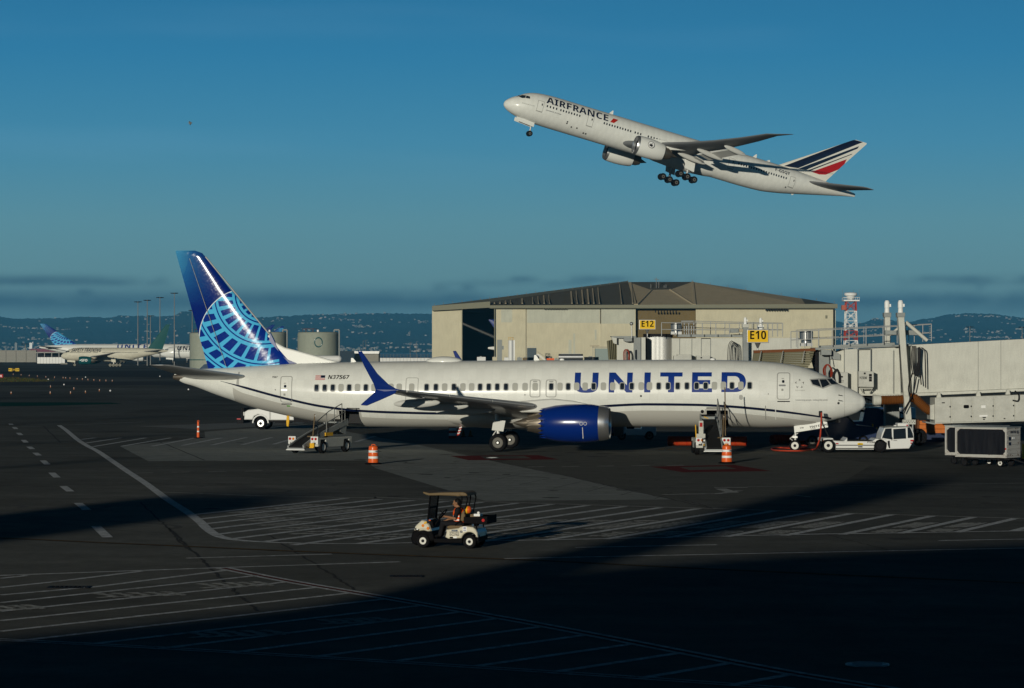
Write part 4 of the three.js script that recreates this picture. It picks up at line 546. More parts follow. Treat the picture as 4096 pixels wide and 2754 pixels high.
  for (const s of [1, -1]) { const d = part(ng, 'nose_gear_door', extr(dr, 0.05, 0.012).translate(0, 0, s * 0.45), M.white); if (s > 0) { const a = q4(1778, 708, 0.45), b = q4(1850, 696, 0.45), c = q4(1697, 714, 0.45); part(ng, 'door_lettering', [...[['7567', a, 0.125, 1.25], ['ETOPS', b, 0.12, 1.2], ['170', c, 0.09, 1.1]].map(([t, p, z, sx]) => new THREE.ShapeGeometry(textShapes(t, z, { sx, x: p[0], y: p[1], rot: 0.135 })).translate(0, 0, 0.482)), new THREE.ShapeGeometry(textShapes('737-9 MAX', 0.045, { x: a[0] + 0.06, y: a[1] - 0.08, rot: 0.135 })).translate(0, 0, 0.482)], M.black); } }
}
{ // striped warning streamer hanging from the belly, and the yellow one at the tail
  const p = LP(1840, 1705, 0.4), s = Math.sin(YAW), c = Math.cos(YAW), w = (x, y, z) => [x * c - z * s, y, -CZ + x * s + z * c];
  const b = w(p[0], 0.95, 0.4), t = thing('warning_streamer', 'red and white striped streamer hanging under the white airliner belly', 'streamer', b);
  const g = []; for (let i = 0; i < 7; i++) { const y = 0.5 - i * 0.085, x = 0.06 - i * 0.028; part(t, i % 2 ? 'white_stripe' : 'red_stripe', box(0.17, 0.084, 0.012, x, y, 0, 0.2, 0.5), i % 2 ? M.reflect : M.red); }
  part(t, 'cord', bar([0.08, 0.54, 0], [0.1, 0.8, 0], 0.012), M.dark);
  const p2 = LP(1151, 1680, 0), b2 = w(p2[0], p2[1] - 0.25, 0), t2 = thing('service_hose_cover', 'yellow cloth cover hanging under the rear fuselage', 'cover', b2);
  part(t2, 'cloth', extr([[-0.08, -0.15], [0.05, -0.18], [0.1, 0.2], [0.08, 0.5], [-0.07, 0.5], [-0.1, 0.15]], 0.12, 0.04), M.yellow); part(t2, 'strap', bar([0, 0.7, 0], [0, 1.1, 0], 0.03), M.dark);
}

// wide-body airliners, in metres from the nose: x is minus the distance aft of the nose tip, y from the fuselage axis
function jetHull(L, r) {                            // r: radius relative to 3.1 m
  const d = L / r - 73.86, N = [[0, -0.88, -0.92, 0.02], [0.12, -0.45, -1.3, 0.42], [0.4, -0.08, -1.6, 0.8], [1.2, 0.62, -2.08, 1.45], [2.5, 1.42, -2.52, 2.12], [3.6, 2.1, -2.75, 2.48], [5, 2.62, -2.92, 2.78], [7, 2.95, -3.05, 3.0], [10, 3.1, -3.1, 3.1]], A = [[49, 3.1, -3.1, 3.1], [54, 3.09, -2.95, 3.04], [58, 3.04, -2.35, 2.85], [62, 2.92, -1.45, 2.4], [66, 2.7, -0.5, 1.8], [70, 2.42, 0.45, 1.08], [72.6, 2.15, 1.05, 0.5], [73.86, 1.95, 1.3, 0.16]];
  const all = [...N, ...A.map(a => [a[0] + d, a[1], a[2], a[3]])].map(s => [-s[0] * r, s[1] * r, s[2] * r, s[3] * r]).reverse(); return new Hull(all);
}
function makeJet(name, label, pos, o) {             // o: L, r, body, fin, engine, side, gear
  const t = thing(name, label, 'airliner', pos, o.group), r = o.r, d = o.L / r - 73.86, half = d / 2, h = jetHull(o.L, r), S = v => v * r;
  const fus = part(t, 'fuselage', h.mesh(100, 44), o.body);
  const X = (x, k) => -S(x + (k === 'm' ? half : k === 'a' ? d : 0));
  const flex = o.flex ?? 3.1;
  const wy = z => -1.75 + (z - 3) * 0.075 + flex * Math.pow(Math.max(0, z - 3) / 29.4, 2), le = z => 24.6 + (o.wingShift || 0) + (z - 3) * 0.69 + (z > 29.5 ? (z - 29.5) * 0.75 : 0), ch = z => z < 10 ? 13.6 - (z - 3) * 0.68 : z < 29.5 ? 8.84 - (z - 10) * 0.325 : Math.max(0.35, 2.5 - (z - 29.5) * 0.74);
  const wing = aero([1, 3, 6, 10, 15, 20, 25, 29.5, 31, 32.3].map(z => ({ x: X(le(z), 'm'), y: S(wy(z)), z: S(z), c: S(ch(z) * 0.93), t: z < 10 ? 0.12 : 0.095, w: 0.03 + 0.0022 * z })), 'y');
  const stab = aero([{ z: 0.5, l: 61.6, c: 7.4, y: 1.2 }, { z: 1.6, l: 62.6, c: 6.9, y: 1.3 }, { z: 10.4, l: 70.9, c: 2.5, y: 2.1 }, { z: 10.8, l: 71.8, c: 1.6, y: 2.15 }].map(s => ({ x: X(s.l, 'a'), y: S(s.y), z: S(s.z), c: S(s.c), t: 0.09 })), 'y');
  for (const s of o.noWing ? [] : [1, -1]) {
    const f = g => s > 0 ? g : mirrorZ(g);
    const w = part(t, 'wing', f(wing.clone()), o.wing || M.wingGrey);
    if (!o.noStab) part(t, 'tailplane', f(stab.clone()), o.wing || M.wingGrey);
    const ez = 9.75, ex = X(24.6 + (o.wingShift || 0), 'm'), ey = S(wy(ez) - 1.62), mv = g => g.scale(r, r, r).translate(ex, ey, S(s * ez));
    const eng = part(t, 'engine', mv(revolve([[-0.5, 1.86], [-1.2, 1.93], [-2.6, 1.95], [-4, 1.88], [-5.2, 1.7], [-5.7, 1.55]], 32)), o.engine);
    part(eng, 'intake_lip', mv(revolve([[-0.5, 1.86], [-0.2, 1.8], [0, 1.7], [-0.1, 1.6], [-0.6, 1.52]], 32)), o.lip || M.lip);
    part(eng, 'intake_duct', mv(revolve([[-0.6, 1.52], [-1.6, 1.6], [-1.7, 1.6], [-1.7, 0.02]], 28)), M.dark);
    part(eng, 'core_nozzle', mv(revolve([[-5.5, 1.5], [-5.0, 1.3], [-6.6, 1.15], [-7.4, 0.8], [-7.4, 0.5], [-8.8, 0.02]], 28)), o.core || M.titanium);
    part(eng, 'pylon', mv(extr([[-2, 1.8], [-5, 2.4], [-8.6, 2.1], [-10.5, 1.75], [-7, 0.9], [-5.4, 1.2]], 0.6, 0.15)), o.body);
    if (o.detail) {
      for (const [z, l] of [[7.6, 6], [13.6, 5.6], [19.6, 4.6]]) part(w, 'flap_track_fairing', f(canoe(X(le(z) + ch(z), 'm') - S(1.6), X(le(z) + ch(z), 'm') + S(l - 1.6), S(wy(z) - 0.75), S(z), S(0.36), S(0.5), S(-0.55))), M.wingLight);
      part(w, 'flap', f(join([[4.2, 9.2], [10.8, 20]].map(([a, b]) => { const q = z => [X(le(z) + ch(z) + 0.5, 'm'), S(wy(z) - 0.75), S(z)]; const A = q(a), B = q(b); return slab([[A[0] + 1.9, A[1] + 0.6, A[2]], [B[0] + 1.6, B[1] + 0.5, B[2]], [B[0] - 0.2, B[1] + 0.12, B[2]], [A[0] - 0.3, A[1] + 0.1, A[2]]], 0.14); }))), M.wingLight);
    }
  }
  const rootL = 56.2, tipL_ = 68.6;
  const fin = part(t, 'tail_fin', mapUV(aero((o.finSecs || [{ y: 2.2, l: 55.4, c: 11.6 }, { y: 3.1, l: 56.9, c: 10.6 }, { y: 7.6, l: 63.8, c: 6.7 }, { y: 12.1, l: 70.6, c: 3.0 }, { y: 12.35, l: 71.2, c: 2.4 }]).map((s, i) => ({ x: X(s.l, 'a'), y: S(2.2 + (s.y - 2.2) * (o.finH || 1)), z: 0, c: S(s.c), t: i === 4 ? 0.04 : 0.1 })), 'z'), (x, y) => o.finUV ? o.finUV(-x / r - d, y / r) : [0, 0]), o.fin);
  part(t, 'belly_fairing', canoe(X(47, 'm'), X(27.5, 'm'), S(-1.95), 0, S(2.75), S(1.6)), o.body);
  if (o.gear) {
    const gy = o.gearY ?? -5.2;
    for (const s of [1, -1]) {
      const gx = X(37.4, 'm'), gz = S(s * 5.5), leg = part(t, 'main_gear', [bar([gx, S(gy), gz], [gx, S(-1.4), gz * 0.95], S(0.22), 10), bar([gx, S(gy + 0.9), gz], [gx + S(1.6), S(-1.8), gz * 0.7], S(0.1)), beam([gx - S(1.6), S(gy - (o.trail || 0)), gz], [gx + S(1.6), S(gy + (o.trail || 0)), gz], S(0.3), S(0.3))], M.strut);
      for (const k of [-1, 0, 1]) for (const q of [-1, 1]) wheel(leg, gx + S(k * 1.47), S(gy + k * (o.trail || 0)), gz + S(q * 0.66), S(0.67), S(0.5), o.tyre || M.tyre, M.rim, 0.5);
      part(leg, 'gear_door', extr([[gx - S(1.1), S(gy + 1.2)], [gx + S(0.9), S(gy + 1.5)], [gx + S(1.2), S(-2)], [gx - S(0.9), S(-2)]], S(0.12), 0.02).translate(0, 0, gz + S(s * 0.5)), o.body);
    }
    const nx = X(6.4), ng = part(t, 'nose_gear', [bar([nx, S(gy + 0.1), 0], [nx + S(0.1), S(-2.4), 0], S(0.14), 10), bar([nx, S(gy + 0.1), -S(0.5)], [nx, S(gy + 0.1), S(0.5)], S(0.09)), bar([nx, S(gy + 1.2), 0], [nx + S(1.4), S(-2.6), 0], S(0.07))], M.strut);
    for (const q of [-1, 1]) wheel(ng, nx, S(gy + 0.1), S(q * 0.38), S(0.55), S(0.36), o.tyre || M.tyre, M.rim, 0.5);
    for (const s of [1, -1]) part(ng, 'nose_gear_door', extr([[nx - S(0.3), S(-2.8)], [nx + S(3.4), S(-2.7)], [nx + S(3.4), S(-3.45)], [nx - S(0.3), S(-3.75)]], S(0.08), 0.02).translate(0, 0, S(s * 0.75)), o.body);
  }
  // cabin windows and doors on the side in view
  const sd = o.side;
  if (o.windows) for (const [a, b, n] of o.windows) for (let i = 0; i < n; i++) { const x = -S(a + (b - a) * i / Math.max(1, n - 1)); part(fus, 'window', h.decal([rrect(x, S(o.winY ?? 0.55), S(o.winW || 0.3), S(o.winH || 0.46), S(0.13))], sd, 0.02, 0.6), M.glass); }
  for (const x of o.doors || []) { part(fus, 'door_frame', h.decal([ringRect(-S(x), S(0.2), S(1.25), S(2.1), S(0.15), S(0.07))], sd, 0.015, 0.6), M.lineGrey); part(fus, 'door_window', h.decal([rrect(-S(x) + S(sd * 0.28), S(0.55), S(0.2), S(0.4), S(0.06))], sd, 0.02, 0.4), M.dark); part(fus, 'door_sill', h.decal([rrect(-S(x), S(-0.9), S(1.3), S(0.1), S(0.03))], sd, 0.02, 0.4), M.lineGrey); }
  const ck = (pts) => [shapeOf(pts.map(p => [-S(p[0]), S(p[1])]))];
  for (const q of [sd]) for (const pts of [[[2.25, 1.02], [2.9, 1.5], [3.5, 1.55], [3.35, 0.98], [2.8, 0.8]], [[3.42, 0.98], [3.58, 1.55], [4.2, 1.5], [4.25, 1.05]], [[1.75, 0.72], [2.35, 1.3], [2.75, 1.48], [2.15, 1.0]]]) part(fus, 'cockpit_window', h.decal(ck(pts), q, 0.02, 0.4), M.glass);
  return { t, fus, fin, h, S };
}
{ // the airliner climbing away
  const th = 15 * Math.PI / 180, psi = 15 * Math.PI / 180, phi = -0.5 * Math.PI / 180;
  const f = new THREE.Vector3(-Math.cos(th) * Math.cos(psi), Math.sin(th), Math.cos(th) * Math.sin(psi)), r0 = f.clone().cross(new THREE.Vector3(0, 1, 0)).normalize(), u0 = r0.clone().cross(f);
  const rt = r0.clone().multiplyScalar(Math.cos(phi)).addScaledVector(u0, -Math.sin(phi)), up = rt.clone().cross(f), Zn = 545;
  const nose = V(P(2015, 413, Zn)).addScaledVector(up, 0.9);
  const finTex = canvasTex(1024, 1024, (g, w, h) => {   // diagonal navy bands and a red one on white; the axes are fractions of the fin's box
    g.fillStyle = '#dedbd0'; g.fillRect(0, 0, w, h); const q = (c, pts) => { g.fillStyle = c; g.beginPath(); pts.forEach(([x, y], i) => i ? g.lineTo(x * w, y * h) : g.moveTo(x * w, y * h)); g.fill(); };
    const o = (x, y) => { const ax = 1450, ay = 590, s = 690; return [(x - ax) / s, (y - 250) / 470]; };
    q('#10172e', [[1490, 588], [1590, 606], [2100, 303], [2032, 280]].map(p => o(...p)));
    q('#10172e', [[1590, 612], [1645, 622], [2052, 376], [2068, 348]].map(p => o(...p)));
    q('#10172e', [[1655, 628], [1672, 632], [2003, 441], [2010, 430]].map(p => o(...p)));
    q('#b01a1c', [[1685, 640], [1740, 664], [1790, 664], [1925, 585], [1962, 492]].map(p => o(...p)));
  });
  const finMat2 = new THREE.MeshPhysicalMaterial({ map: finTex, roughness: 0.35, clearcoat: 0.4 });
  const j = makeJet('climbing_airliner', 'white airliner climbing with its wheels down and striped tail, AIRFRANCE lettering', nose.toArray(), {
    L: 73.86, r: 1, body: skinWhite, engine: M.white, side: -1, gear: true, gearY: -5.2, trail: 0.2, detail: true, flex: 3.9, fin: finMat2, wing: std([0.17, 0.175, 0.18], 0.5),
    finUV: (l, y) => { const X = 1460 + 32.1 * (l - 56.9) + 14.3 * (y - 3.1), Y = 575 + 13.2 * (l - 56.9) - 52.2 * (y - 3.1); return [(X - 1450) / 690, 1 - (Y - 250) / 470]; },
    windows: [[7.74, 9.62, 4], [10.5, 14.4, 8], [19.5, 25.0, 11], [25.95, 27.1, 3], [28.7, 31.7, 6], [34, 41, 13], [42.4, 43.9, 4], [47.86, 58.1, 20]], winW: 0.26, winH: 0.44, doors: [6.44, 16.7, 46.4, 59.56] });
  const m = new THREE.Matrix4().makeBasis(f, up, rt); j.t.quaternion.setFromRotationMatrix(m);
  const D = (sh, m_, n, off = 0.03) => part(j.fus, n, j.h.decal(sh, -1, off, 0.6), m_);
  // port side: text runs from the nose aft, so outlines are mirrored in x
  const word = 'AIRFRANCE', W = 12.75; const probe = textShapes(word, 1.3); D(textShapes(word, 1.3, { sx: W / probe.width, x: -7.44, y: 1.12, flip: true, shear: -0.0 }), M.navy, 'airline_name');
  D([shapeOf([[-20.6, 1.12], [-21.4, 1.12], [-22.25, 2.05], [-21.2, 2.05]])], M.red, 'red_slash');
  D(textShapes('F-GSQY', 0.62, { sx: 1.1, x: -55.5, y: 1.35, flip: true }), M.navy, 'registration');
  D(textShapes('AIRFRANCE KLM', 0.2, { sx: 1.2, x: -2.9, y: -0.25, flip: true, f: fontR }), M.lineGrey, 'small_caption'); D(textShapes('AIRFRANCE SKYTEAM', 0.2, { sx: 1.2, x: -7.6, y: -0.35, flip: true, f: fontR }), M.navy, 'small_caption');
  D([(() => { const s = new THREE.Shape(); s.absarc(-4.3, 0.95, 0.42, 0, 7); const hh = new THREE.Path(); hh.absarc(-4.3, 0.95, 0.36, 0, 7); s.holes.push(hh); return s; })()], M.lineGrey, 'alliance_emblem');
  for (const [x, y] of [[12.4, -1.2], [12.4, -1.5], [13.5, -1.9], [14.6, -1.8], [16.2, -2.3], [16.7, -2.3], [58.6, -1.1]]) D([rrect(-x, y, 0.28, 0.24, 0.08)], M.dark, 'service_port');
  { const e = j.t.children.filter(c => c.name === 'engine')[1]; const g = new THREE.CircleGeometry(0.62, 28), ex = -24.6, ez = -9.75, ey = -1.75 + 6.75 * 0.075 + 3.9 * Math.pow(6.75 / 29.4, 2) - 1.62; const tr = (gg, o) => gg.rotateY(Math.PI).rotateX(0.28).translate(ex - 2.6, ey + 0.55, ez - 1.9 - o);
    part(e, 'engine_roundel', tr(g, 0.06), M.reflect); part(e, 'roundel_ring', tr(new THREE.RingGeometry(0.6, 0.68, 28), 0.07), M.dark); part(e, 'roundel_figure', tr(new THREE.ShapeGeometry(shapeOf([[-0.4, -0.1], [-0.2, 0.25], [-0.1, 0.0], [0.15, 0.5], [0.2, 0.05], [0.45, -0.1], [0.2, -0.25], [0.3, -0.45], [-0.1, -0.3], [-0.3, -0.35]])), 0.08), M.dark); }
  for (const [x, hgt] of [[21, 0.75], [51.5, 0.7], [54.4, 0.35]]) part(j.fus, 'blade_aerial', extr([[-x + 0.3, 3.05], [-x - 0.3, 3.1 + hgt], [-x - 0.5, 3.1 + hgt], [-x - 0.6, 3.05]], 0.1, 0.02), M.white);
  part(j.fus, 'tail_skid', extr([[-60.5, -1.5], [-61.6, -1.3], [-61.4, -1.7], [-61.1, -1.95]], 0.2, 0.05), M.white);
}
const uaFin = new THREE.MeshPhysicalMaterial({ map: finPaint, roughness: 0.5, specularIntensity: 0.3 });
const finFit = (l, y) => [0.276 + (67.5 - l) * 0.0636 + (y - 3.1) * 0.0105, 0.1 + (y - 3.1) * 0.0973];
const cap = (j, word, x0, y0, h, gap, m, side, off = 0.03) => { let x = x0; for (const c of word) { const w = BLOCK[c][1] * h; part(j.fus, 'capital_letter', j.h.decal(blockLetter(c, x, y0, h, w), side, off, 0.8), m); x += w + gap; } };
{ // training airframe across the taxiway, nose to the left
  const Z = 1101, s = 0.83, L = 41.2; const j = makeJet('training_airliner', 'cream airframe marked SAFETY TRAINING with plain green tail, across the taxiway', [P(243, 1405, Z)[0], 5.0 * 0.8, -Z], { L, r: s, body: std([0.68, 0.645, 0.53], 0.45, 0, { map: grime }), engine: M.teal, core: M.titanium, lip: M.teal, side: -1, gear: true, gearY: -5.02, wingShift: -2.6, winY: 0.8, finSecs: [{ y: 1.8, l: 64, c: 7.5 }, { y: 3.1, l: 64.9, c: 6.9 }, { y: 8, l: 68.6, c: 4.8 }, { y: 13.8, l: 73, c: 2 }, { y: 14, l: 73.3, c: 1.6 }], fin: std([0.008, 0.075, 0.075], 0.6), wing: M.wingGrey, flex: 0.6, tyre: std([0.3, 0.28, 0.22], 0.9), windows: [[4.6, 14.2, 30], [15.4, 17.4, 8], [19.8, 36, 46]], winW: 0.17, winH: 0.34 });
  j.t.rotation.y = Math.PI; j.t.position.y = 4.72;
  const wtx = textShapes('SAFETY TRAINING', 2.0); part(j.fus, 'hull_lettering', j.h.decal(textShapes('SAFETY TRAINING', 1.5, { sx: 11.4 / wtx.width * 2 / 1.5, x: -4.2, y: 0.98, flip: true, shear: 0.28 }), -1, 0.03, 0.8), M.navy);
  const e = j.t.children.filter(c => c.name === 'engine')[1]; const bb = new THREE.Box3().setFromBufferAttribute(e.geometry.attributes.position), ce_ = bb.getCenter(new THREE.Vector3());
  part(e, 'engine_lettering', new THREE.ShapeGeometry(textShapes('SFO', 0.95)).rotateY(Math.PI).translate(ce_.x + 1.5, ce_.y - 0.4, bb.min.z - 0.03), M.reflect);
  part(j.t, 'wheel_chock', box(2.6, 0.5, 1.2, -1.2, -3.6, 0), M.concrete);
}
{ // two more of the blue-tailed fleet parked beyond, and one in the hangar
  const Z = 1300, j = makeJet('distant_airliner', 'distant white airliner with blue globe tail behind the training airframe', [P(160, 1405, Z)[0] + 73.5, 6.1, -Z], { L: 73.86, r: 1, body: M.white, engine: M.white, side: 1, fin: uaFin, finUV: finFit, wing: M.wingGrey, gear: true, flex: 1, doors: [66], windows: [[10, 60, 60]] });
  cap(j, 'UNITED', -38, 1.0, 2.1, 1.0, M.letterBlue, 1); const hy = x => -1.2; part(j.fus, 'cheat_line', j.h.band(x => -1.4 + 2.6 * sm(-52, -72, x), x => -1.15 + 2.6 * sm(-52, -72, x), -71, -4, 1, 0.03, 60, 2), M.navy);
  const Z2 = 1240, k = makeJet('distant_airliner', 'distant white airliner behind the green tail, UNIT showing left of the tank', [P(640, 1405, Z2)[0], 5.4, -Z2], { L: 54, r: 0.86, body: M.white, engine: M.white, side: -1, fin: uaFin, finUV: finFit, gear: true, gearY: -5.2, flex: 1, windows: [[8, 40, 40]], doors: [9] });
  k.t.rotation.y = Math.PI; part(k.fus, 'airline_name', k.h.decal(textShapes('UNITED', 1.9, { sx: 1.25, x: -7.4, y: 0.9, flip: true }), -1, 0.03, 0.8), M.navy);
  for (const [px, py, Z3, lab] of [[1080, 1300, 1480, 'dark blue tail of a far airliner left of its twin, between the tanks'], [1118, 1306, 1520, 'dark blue tail of a far airliner nearest the middle tank']]) {
    const w = makeJet('far_tail_airliner', lab, [0, 0, 0], { L: 42, r: 0.62, body: M.white, engine: M.uaBlue, side: 1, fin: M.uaBlue, gear: true, gearY: -5.0, flex: 0.8, group: 'far airliners behind the tanks' });
    w.t.rotation.y = Math.PI; const fy = P(px, py, Z3)[1]; w.t.position.set(P(px + 20, py, Z3)[0] - 42, fy - 12.35 * 0.62, -Z3);
  }
  const Z4 = 1014, q = makeJet('hangar_airliner', 'airliner standing tail out in the open hangar bay', [0, 0, 0], { L: 62, r: 0.95, noStab: true, noWing: true, body: M.white, engine: M.uaBlue, side: 1, fin: M.uaBlue, gear: true, gearY: -5.2, flex: 1 });
  q.t.position.set(P(1952, 1405, Z4)[0] + 62, 5.5, -Z4);
}

// ---------------------------------------------------------------- hangar
const hp = (x, y) => [1680 + x / 1.356, 1080 + y / 1.356];
{
  const Z = 1000, D = 105, base = P(2500, 1473, Z); const t = thing('hangar', 'huge beige maintenance hangar with folded tan and dark roof', 'hangar', [base[0], 0, -Z]);
  const gy = 1405 + H * F / Z, yE = 212;                      // ground and eave on the facade
  const wall = (x0, x1, m, name, y = yE, z = Z, d = 1.2) => { const a = hp(x0, y), b = hp(x1, y); return wpart(t, name, uvBox(boxPx(a[0], b[0], a[1], gy, z, d), 0.06), m); };
  const lw = wall(65, 226, M.hangar, 'wall', 212);
  wall(405, 574, M.hangar, 'door_leaf', 199, Z - 0.4); const big = wall(577, 978, M.hangar, 'door_leaf', 199, Z - 0.2); wall(983, 1170, M.hangar, 'door_leaf', 199, Z - 0.4);
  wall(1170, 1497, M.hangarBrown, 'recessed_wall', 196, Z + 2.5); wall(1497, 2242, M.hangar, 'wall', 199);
  wpart(t, 'wall', uvBox(boxPx(hp(977, 0)[0], hp(984, 0)[0], hp(0, 292)[1], gy, Z - 0.5, 0.8), 0.06), M.hangar);
  for (const [x0, x1, y0, y1, z] of [[580, 976, 212, 288, 0.24], [983.5, 1166, 212, 292, 0.44], [440, 500, 214, 285, 0.44], [832, 842, 345, 470, 0.24], [806, 822, 380, 470, 0.24], [948, 958, 325, 380, 0.24]]) wpart(t, 'pale_repaint', uvBox(boxPx(hp(x0, 0)[0], hp(x1, 0)[0], hp(0, y0)[1], hp(0, y1)[1], Z - z, 0.1), 0.05), M.hangarPale);
  for (const [n, x0, x1, y] of [[9, 675, 790, 210], [8, 1278, 1390, 227], [9, 1878, 1990, 217]]) for (let i = 0; i < n; i++) { const a = hp(x0 + (x1 - x0) * i / (n - 1), y); wpart(t, 'vent_pipe', box(0.35, 0.7, 0.9, ...P(a[0], a[1], Z - 1.8)), M.dark); }
  wpart(t, 'wall_vent', boxPx(...[hp(2200, 0)[0], hp(2211, 0)[0]], hp(0, 247)[1], hp(0, 264)[1], Z - 0.2, 0.3), M.fascia);
  wpart(t, 'drainpipe', boxPx(hp(2243, 0)[0], hp(2247, 0)[0], hp(0, 210)[1], gy, Z - 0.4, 0.5), M.dark);
  wpart(t, 'side_wall', boxPx(hp(2242, 0)[0], hp(2256, 0)[0], hp(0, 215)[1], gy, Z + 1.4, D), M.hangarPale);
  wpart(t, 'side_wall', boxPx(hp(65, 0)[0], hp(72, 0)[0], hp(0, 226)[1], gy, Z + 1.4, D), M.hangar);
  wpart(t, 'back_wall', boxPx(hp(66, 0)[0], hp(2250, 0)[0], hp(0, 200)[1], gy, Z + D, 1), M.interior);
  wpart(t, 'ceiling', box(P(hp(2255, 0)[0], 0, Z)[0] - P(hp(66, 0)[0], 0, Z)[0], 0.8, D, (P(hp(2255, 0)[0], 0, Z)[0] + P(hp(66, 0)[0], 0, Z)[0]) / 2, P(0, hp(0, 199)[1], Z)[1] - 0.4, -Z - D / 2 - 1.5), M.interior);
  for (const x of [228, 404]) wpart(t, 'door_post', boxPx(hp(x, 0)[0] - 1.5, hp(x, 0)[0] + 1.5, hp(0, 208)[1], gy, Z - 1.6, 0.6), M.fascia);
  wpart(t, 'added_sun_seal', boxPx(hp(226, 0)[0], hp(2250, 0)[0], hp(0, 189)[1], hp(0, 206)[1], Z + 1.4, 1), M.fascia); wpart(t, 'added_sun_seal', boxPx(hp(66, 0)[0], hp(228, 0)[0], hp(0, 199)[1], hp(0, 215)[1], Z + 1.3, 1), M.fascia);  // unseen strips added behind the fascia to keep stray sunlight out of the bay
  // roof: eaves at the front, ridges set back
  const R = (x, y, dz = 0) => { const a = hp(x, y); return P(a[0], a[1], Z + dz - 2); };
  const sl = (name, m, pts, th = 0.5) => wpart(t, name, uvBox(slab(pts.map(p => R(...p)), th), 0.05), m);
  sl('fascia', M.fascia, [[378, 193, -0.6], [2265, 185, -0.6], [2265, 205, -0.62], [378, 205, -0.62]], 0.3);
  wpart(t, 'fascia', exPx([hp(378, 193), hp(2266, 186), hp(2266, 207), hp(378, 207)].reverse(), Z - 3, 2.5), M.fascia);
  wpart(t, 'fascia', exPx([hp(65, 196), hp(380, 172), hp(380, 205), hp(65, 222)].reverse(), Z - 2.4, 2), M.fascia);
  sl('roof_panel', M.roofDark, [[376, 193, 0], [376, 175, 8], [1130, 67, 45], [1166, 193, 0]]);
  sl('roof_panel', M.roofTan, [[1130, 66, 45], [1254, 110, 30], [1172, 193, 0], [1165, 193, 0]]);
  sl('roof_panel', M.roofTan, [[1254, 110, 30], [1360, 107, 30], [1490, 192, 0], [1174, 193, 0]]);
  sl('roof_panel', M.roofTan, [[1479, 65, 45], [1491, 192, 0], [1360, 107, 30]]);
  sl('roof_panel', M.roofTan, [[1479, 65, 45], [2072, 156, 18], [2092, 189, 0], [1491, 191, 0]]);
  sl('roof_panel', M.roofDark, [[2070, 155, 18], [2266, 186, 3], [2092, 190, 0]]);
  sl('back_roof', M.roofDark, [[1130, 66, 46], [1479, 65, 46], [1360, 106, 31], [1254, 109, 31]]);
  sl('ridge_parapet', M.fascia, [[65, 196, 30], [376, 160, 40], [1130, 60, 60], [1130, 70, 46], [376, 178, 12], [65, 204, 2]]);
  for (const [a, b] of [[[1140, 70, 44.2], [1168, 190, -0.5]], [[1479, 67, 44.2], [1491, 190, -0.5]], [[1254, 111, 29], [1176, 190, -0.5]], [[1360, 108, 29], [1488, 190, -0.5]]]) wpart(t, 'roof_flashing', beam(R(...a), R(...b), 0.9, 0.5), M.roofTan);
  for (let i = 0; i < 26; i++) { const f = i / 25, x = 400 + 740 * f; const w = rr(3, 9); if (rnd() < 0.55) continue; const yt = 175 - 105 * f + 8, k = (x - 376) / 754; wpart(t, 'bare_roof_strip', slab([R(x, yt, 8 + 35 * k), R(x + w, yt - w * 0.14, 8 + 35 * k), R(x + w + 10 * k, 188, 0.6), R(x + 10 * k, 188, 0.6)].map(p => [p[0], p[1] + 0.5, p[2] + 1.2]), 0.2), M.roofTan); }
  for (let i = 0; i < 22; i++) { const f = i / 21, x = 80 + 1050 * f, y = 195 - 128 * f; wpart(t, 'lightning_rod', bar(R(x, y, 30 + 20 * f), R(x - 4, y - 11, 30 + 20 * f), 0.09), M.mastMetal); }
  for (let i = 0; i < 9; i++) { const f = i / 8, x = 1480 + 770 * f, y = 65 + 115 * f; wpart(t, 'lightning_rod', bar(R(x, y, 44 - 40 * f), R(x - 3, y - 11, 44 - 40 * f), 0.09), M.mastMetal); }
  for (const x of [1253, 1282, 1296, 1325, 1335]) wpart(t, 'roof_aerial', bar(R(x, 106, 34), R(x, x === 1282 ? 42 : 60 + rr(0, 30), 34), 0.12), M.mastMetal);
  wpart(t, 'roof_aerial', bar(R(1270, 50, 34), R(1296, 54, 34), 0.1), M.mastMetal);
}
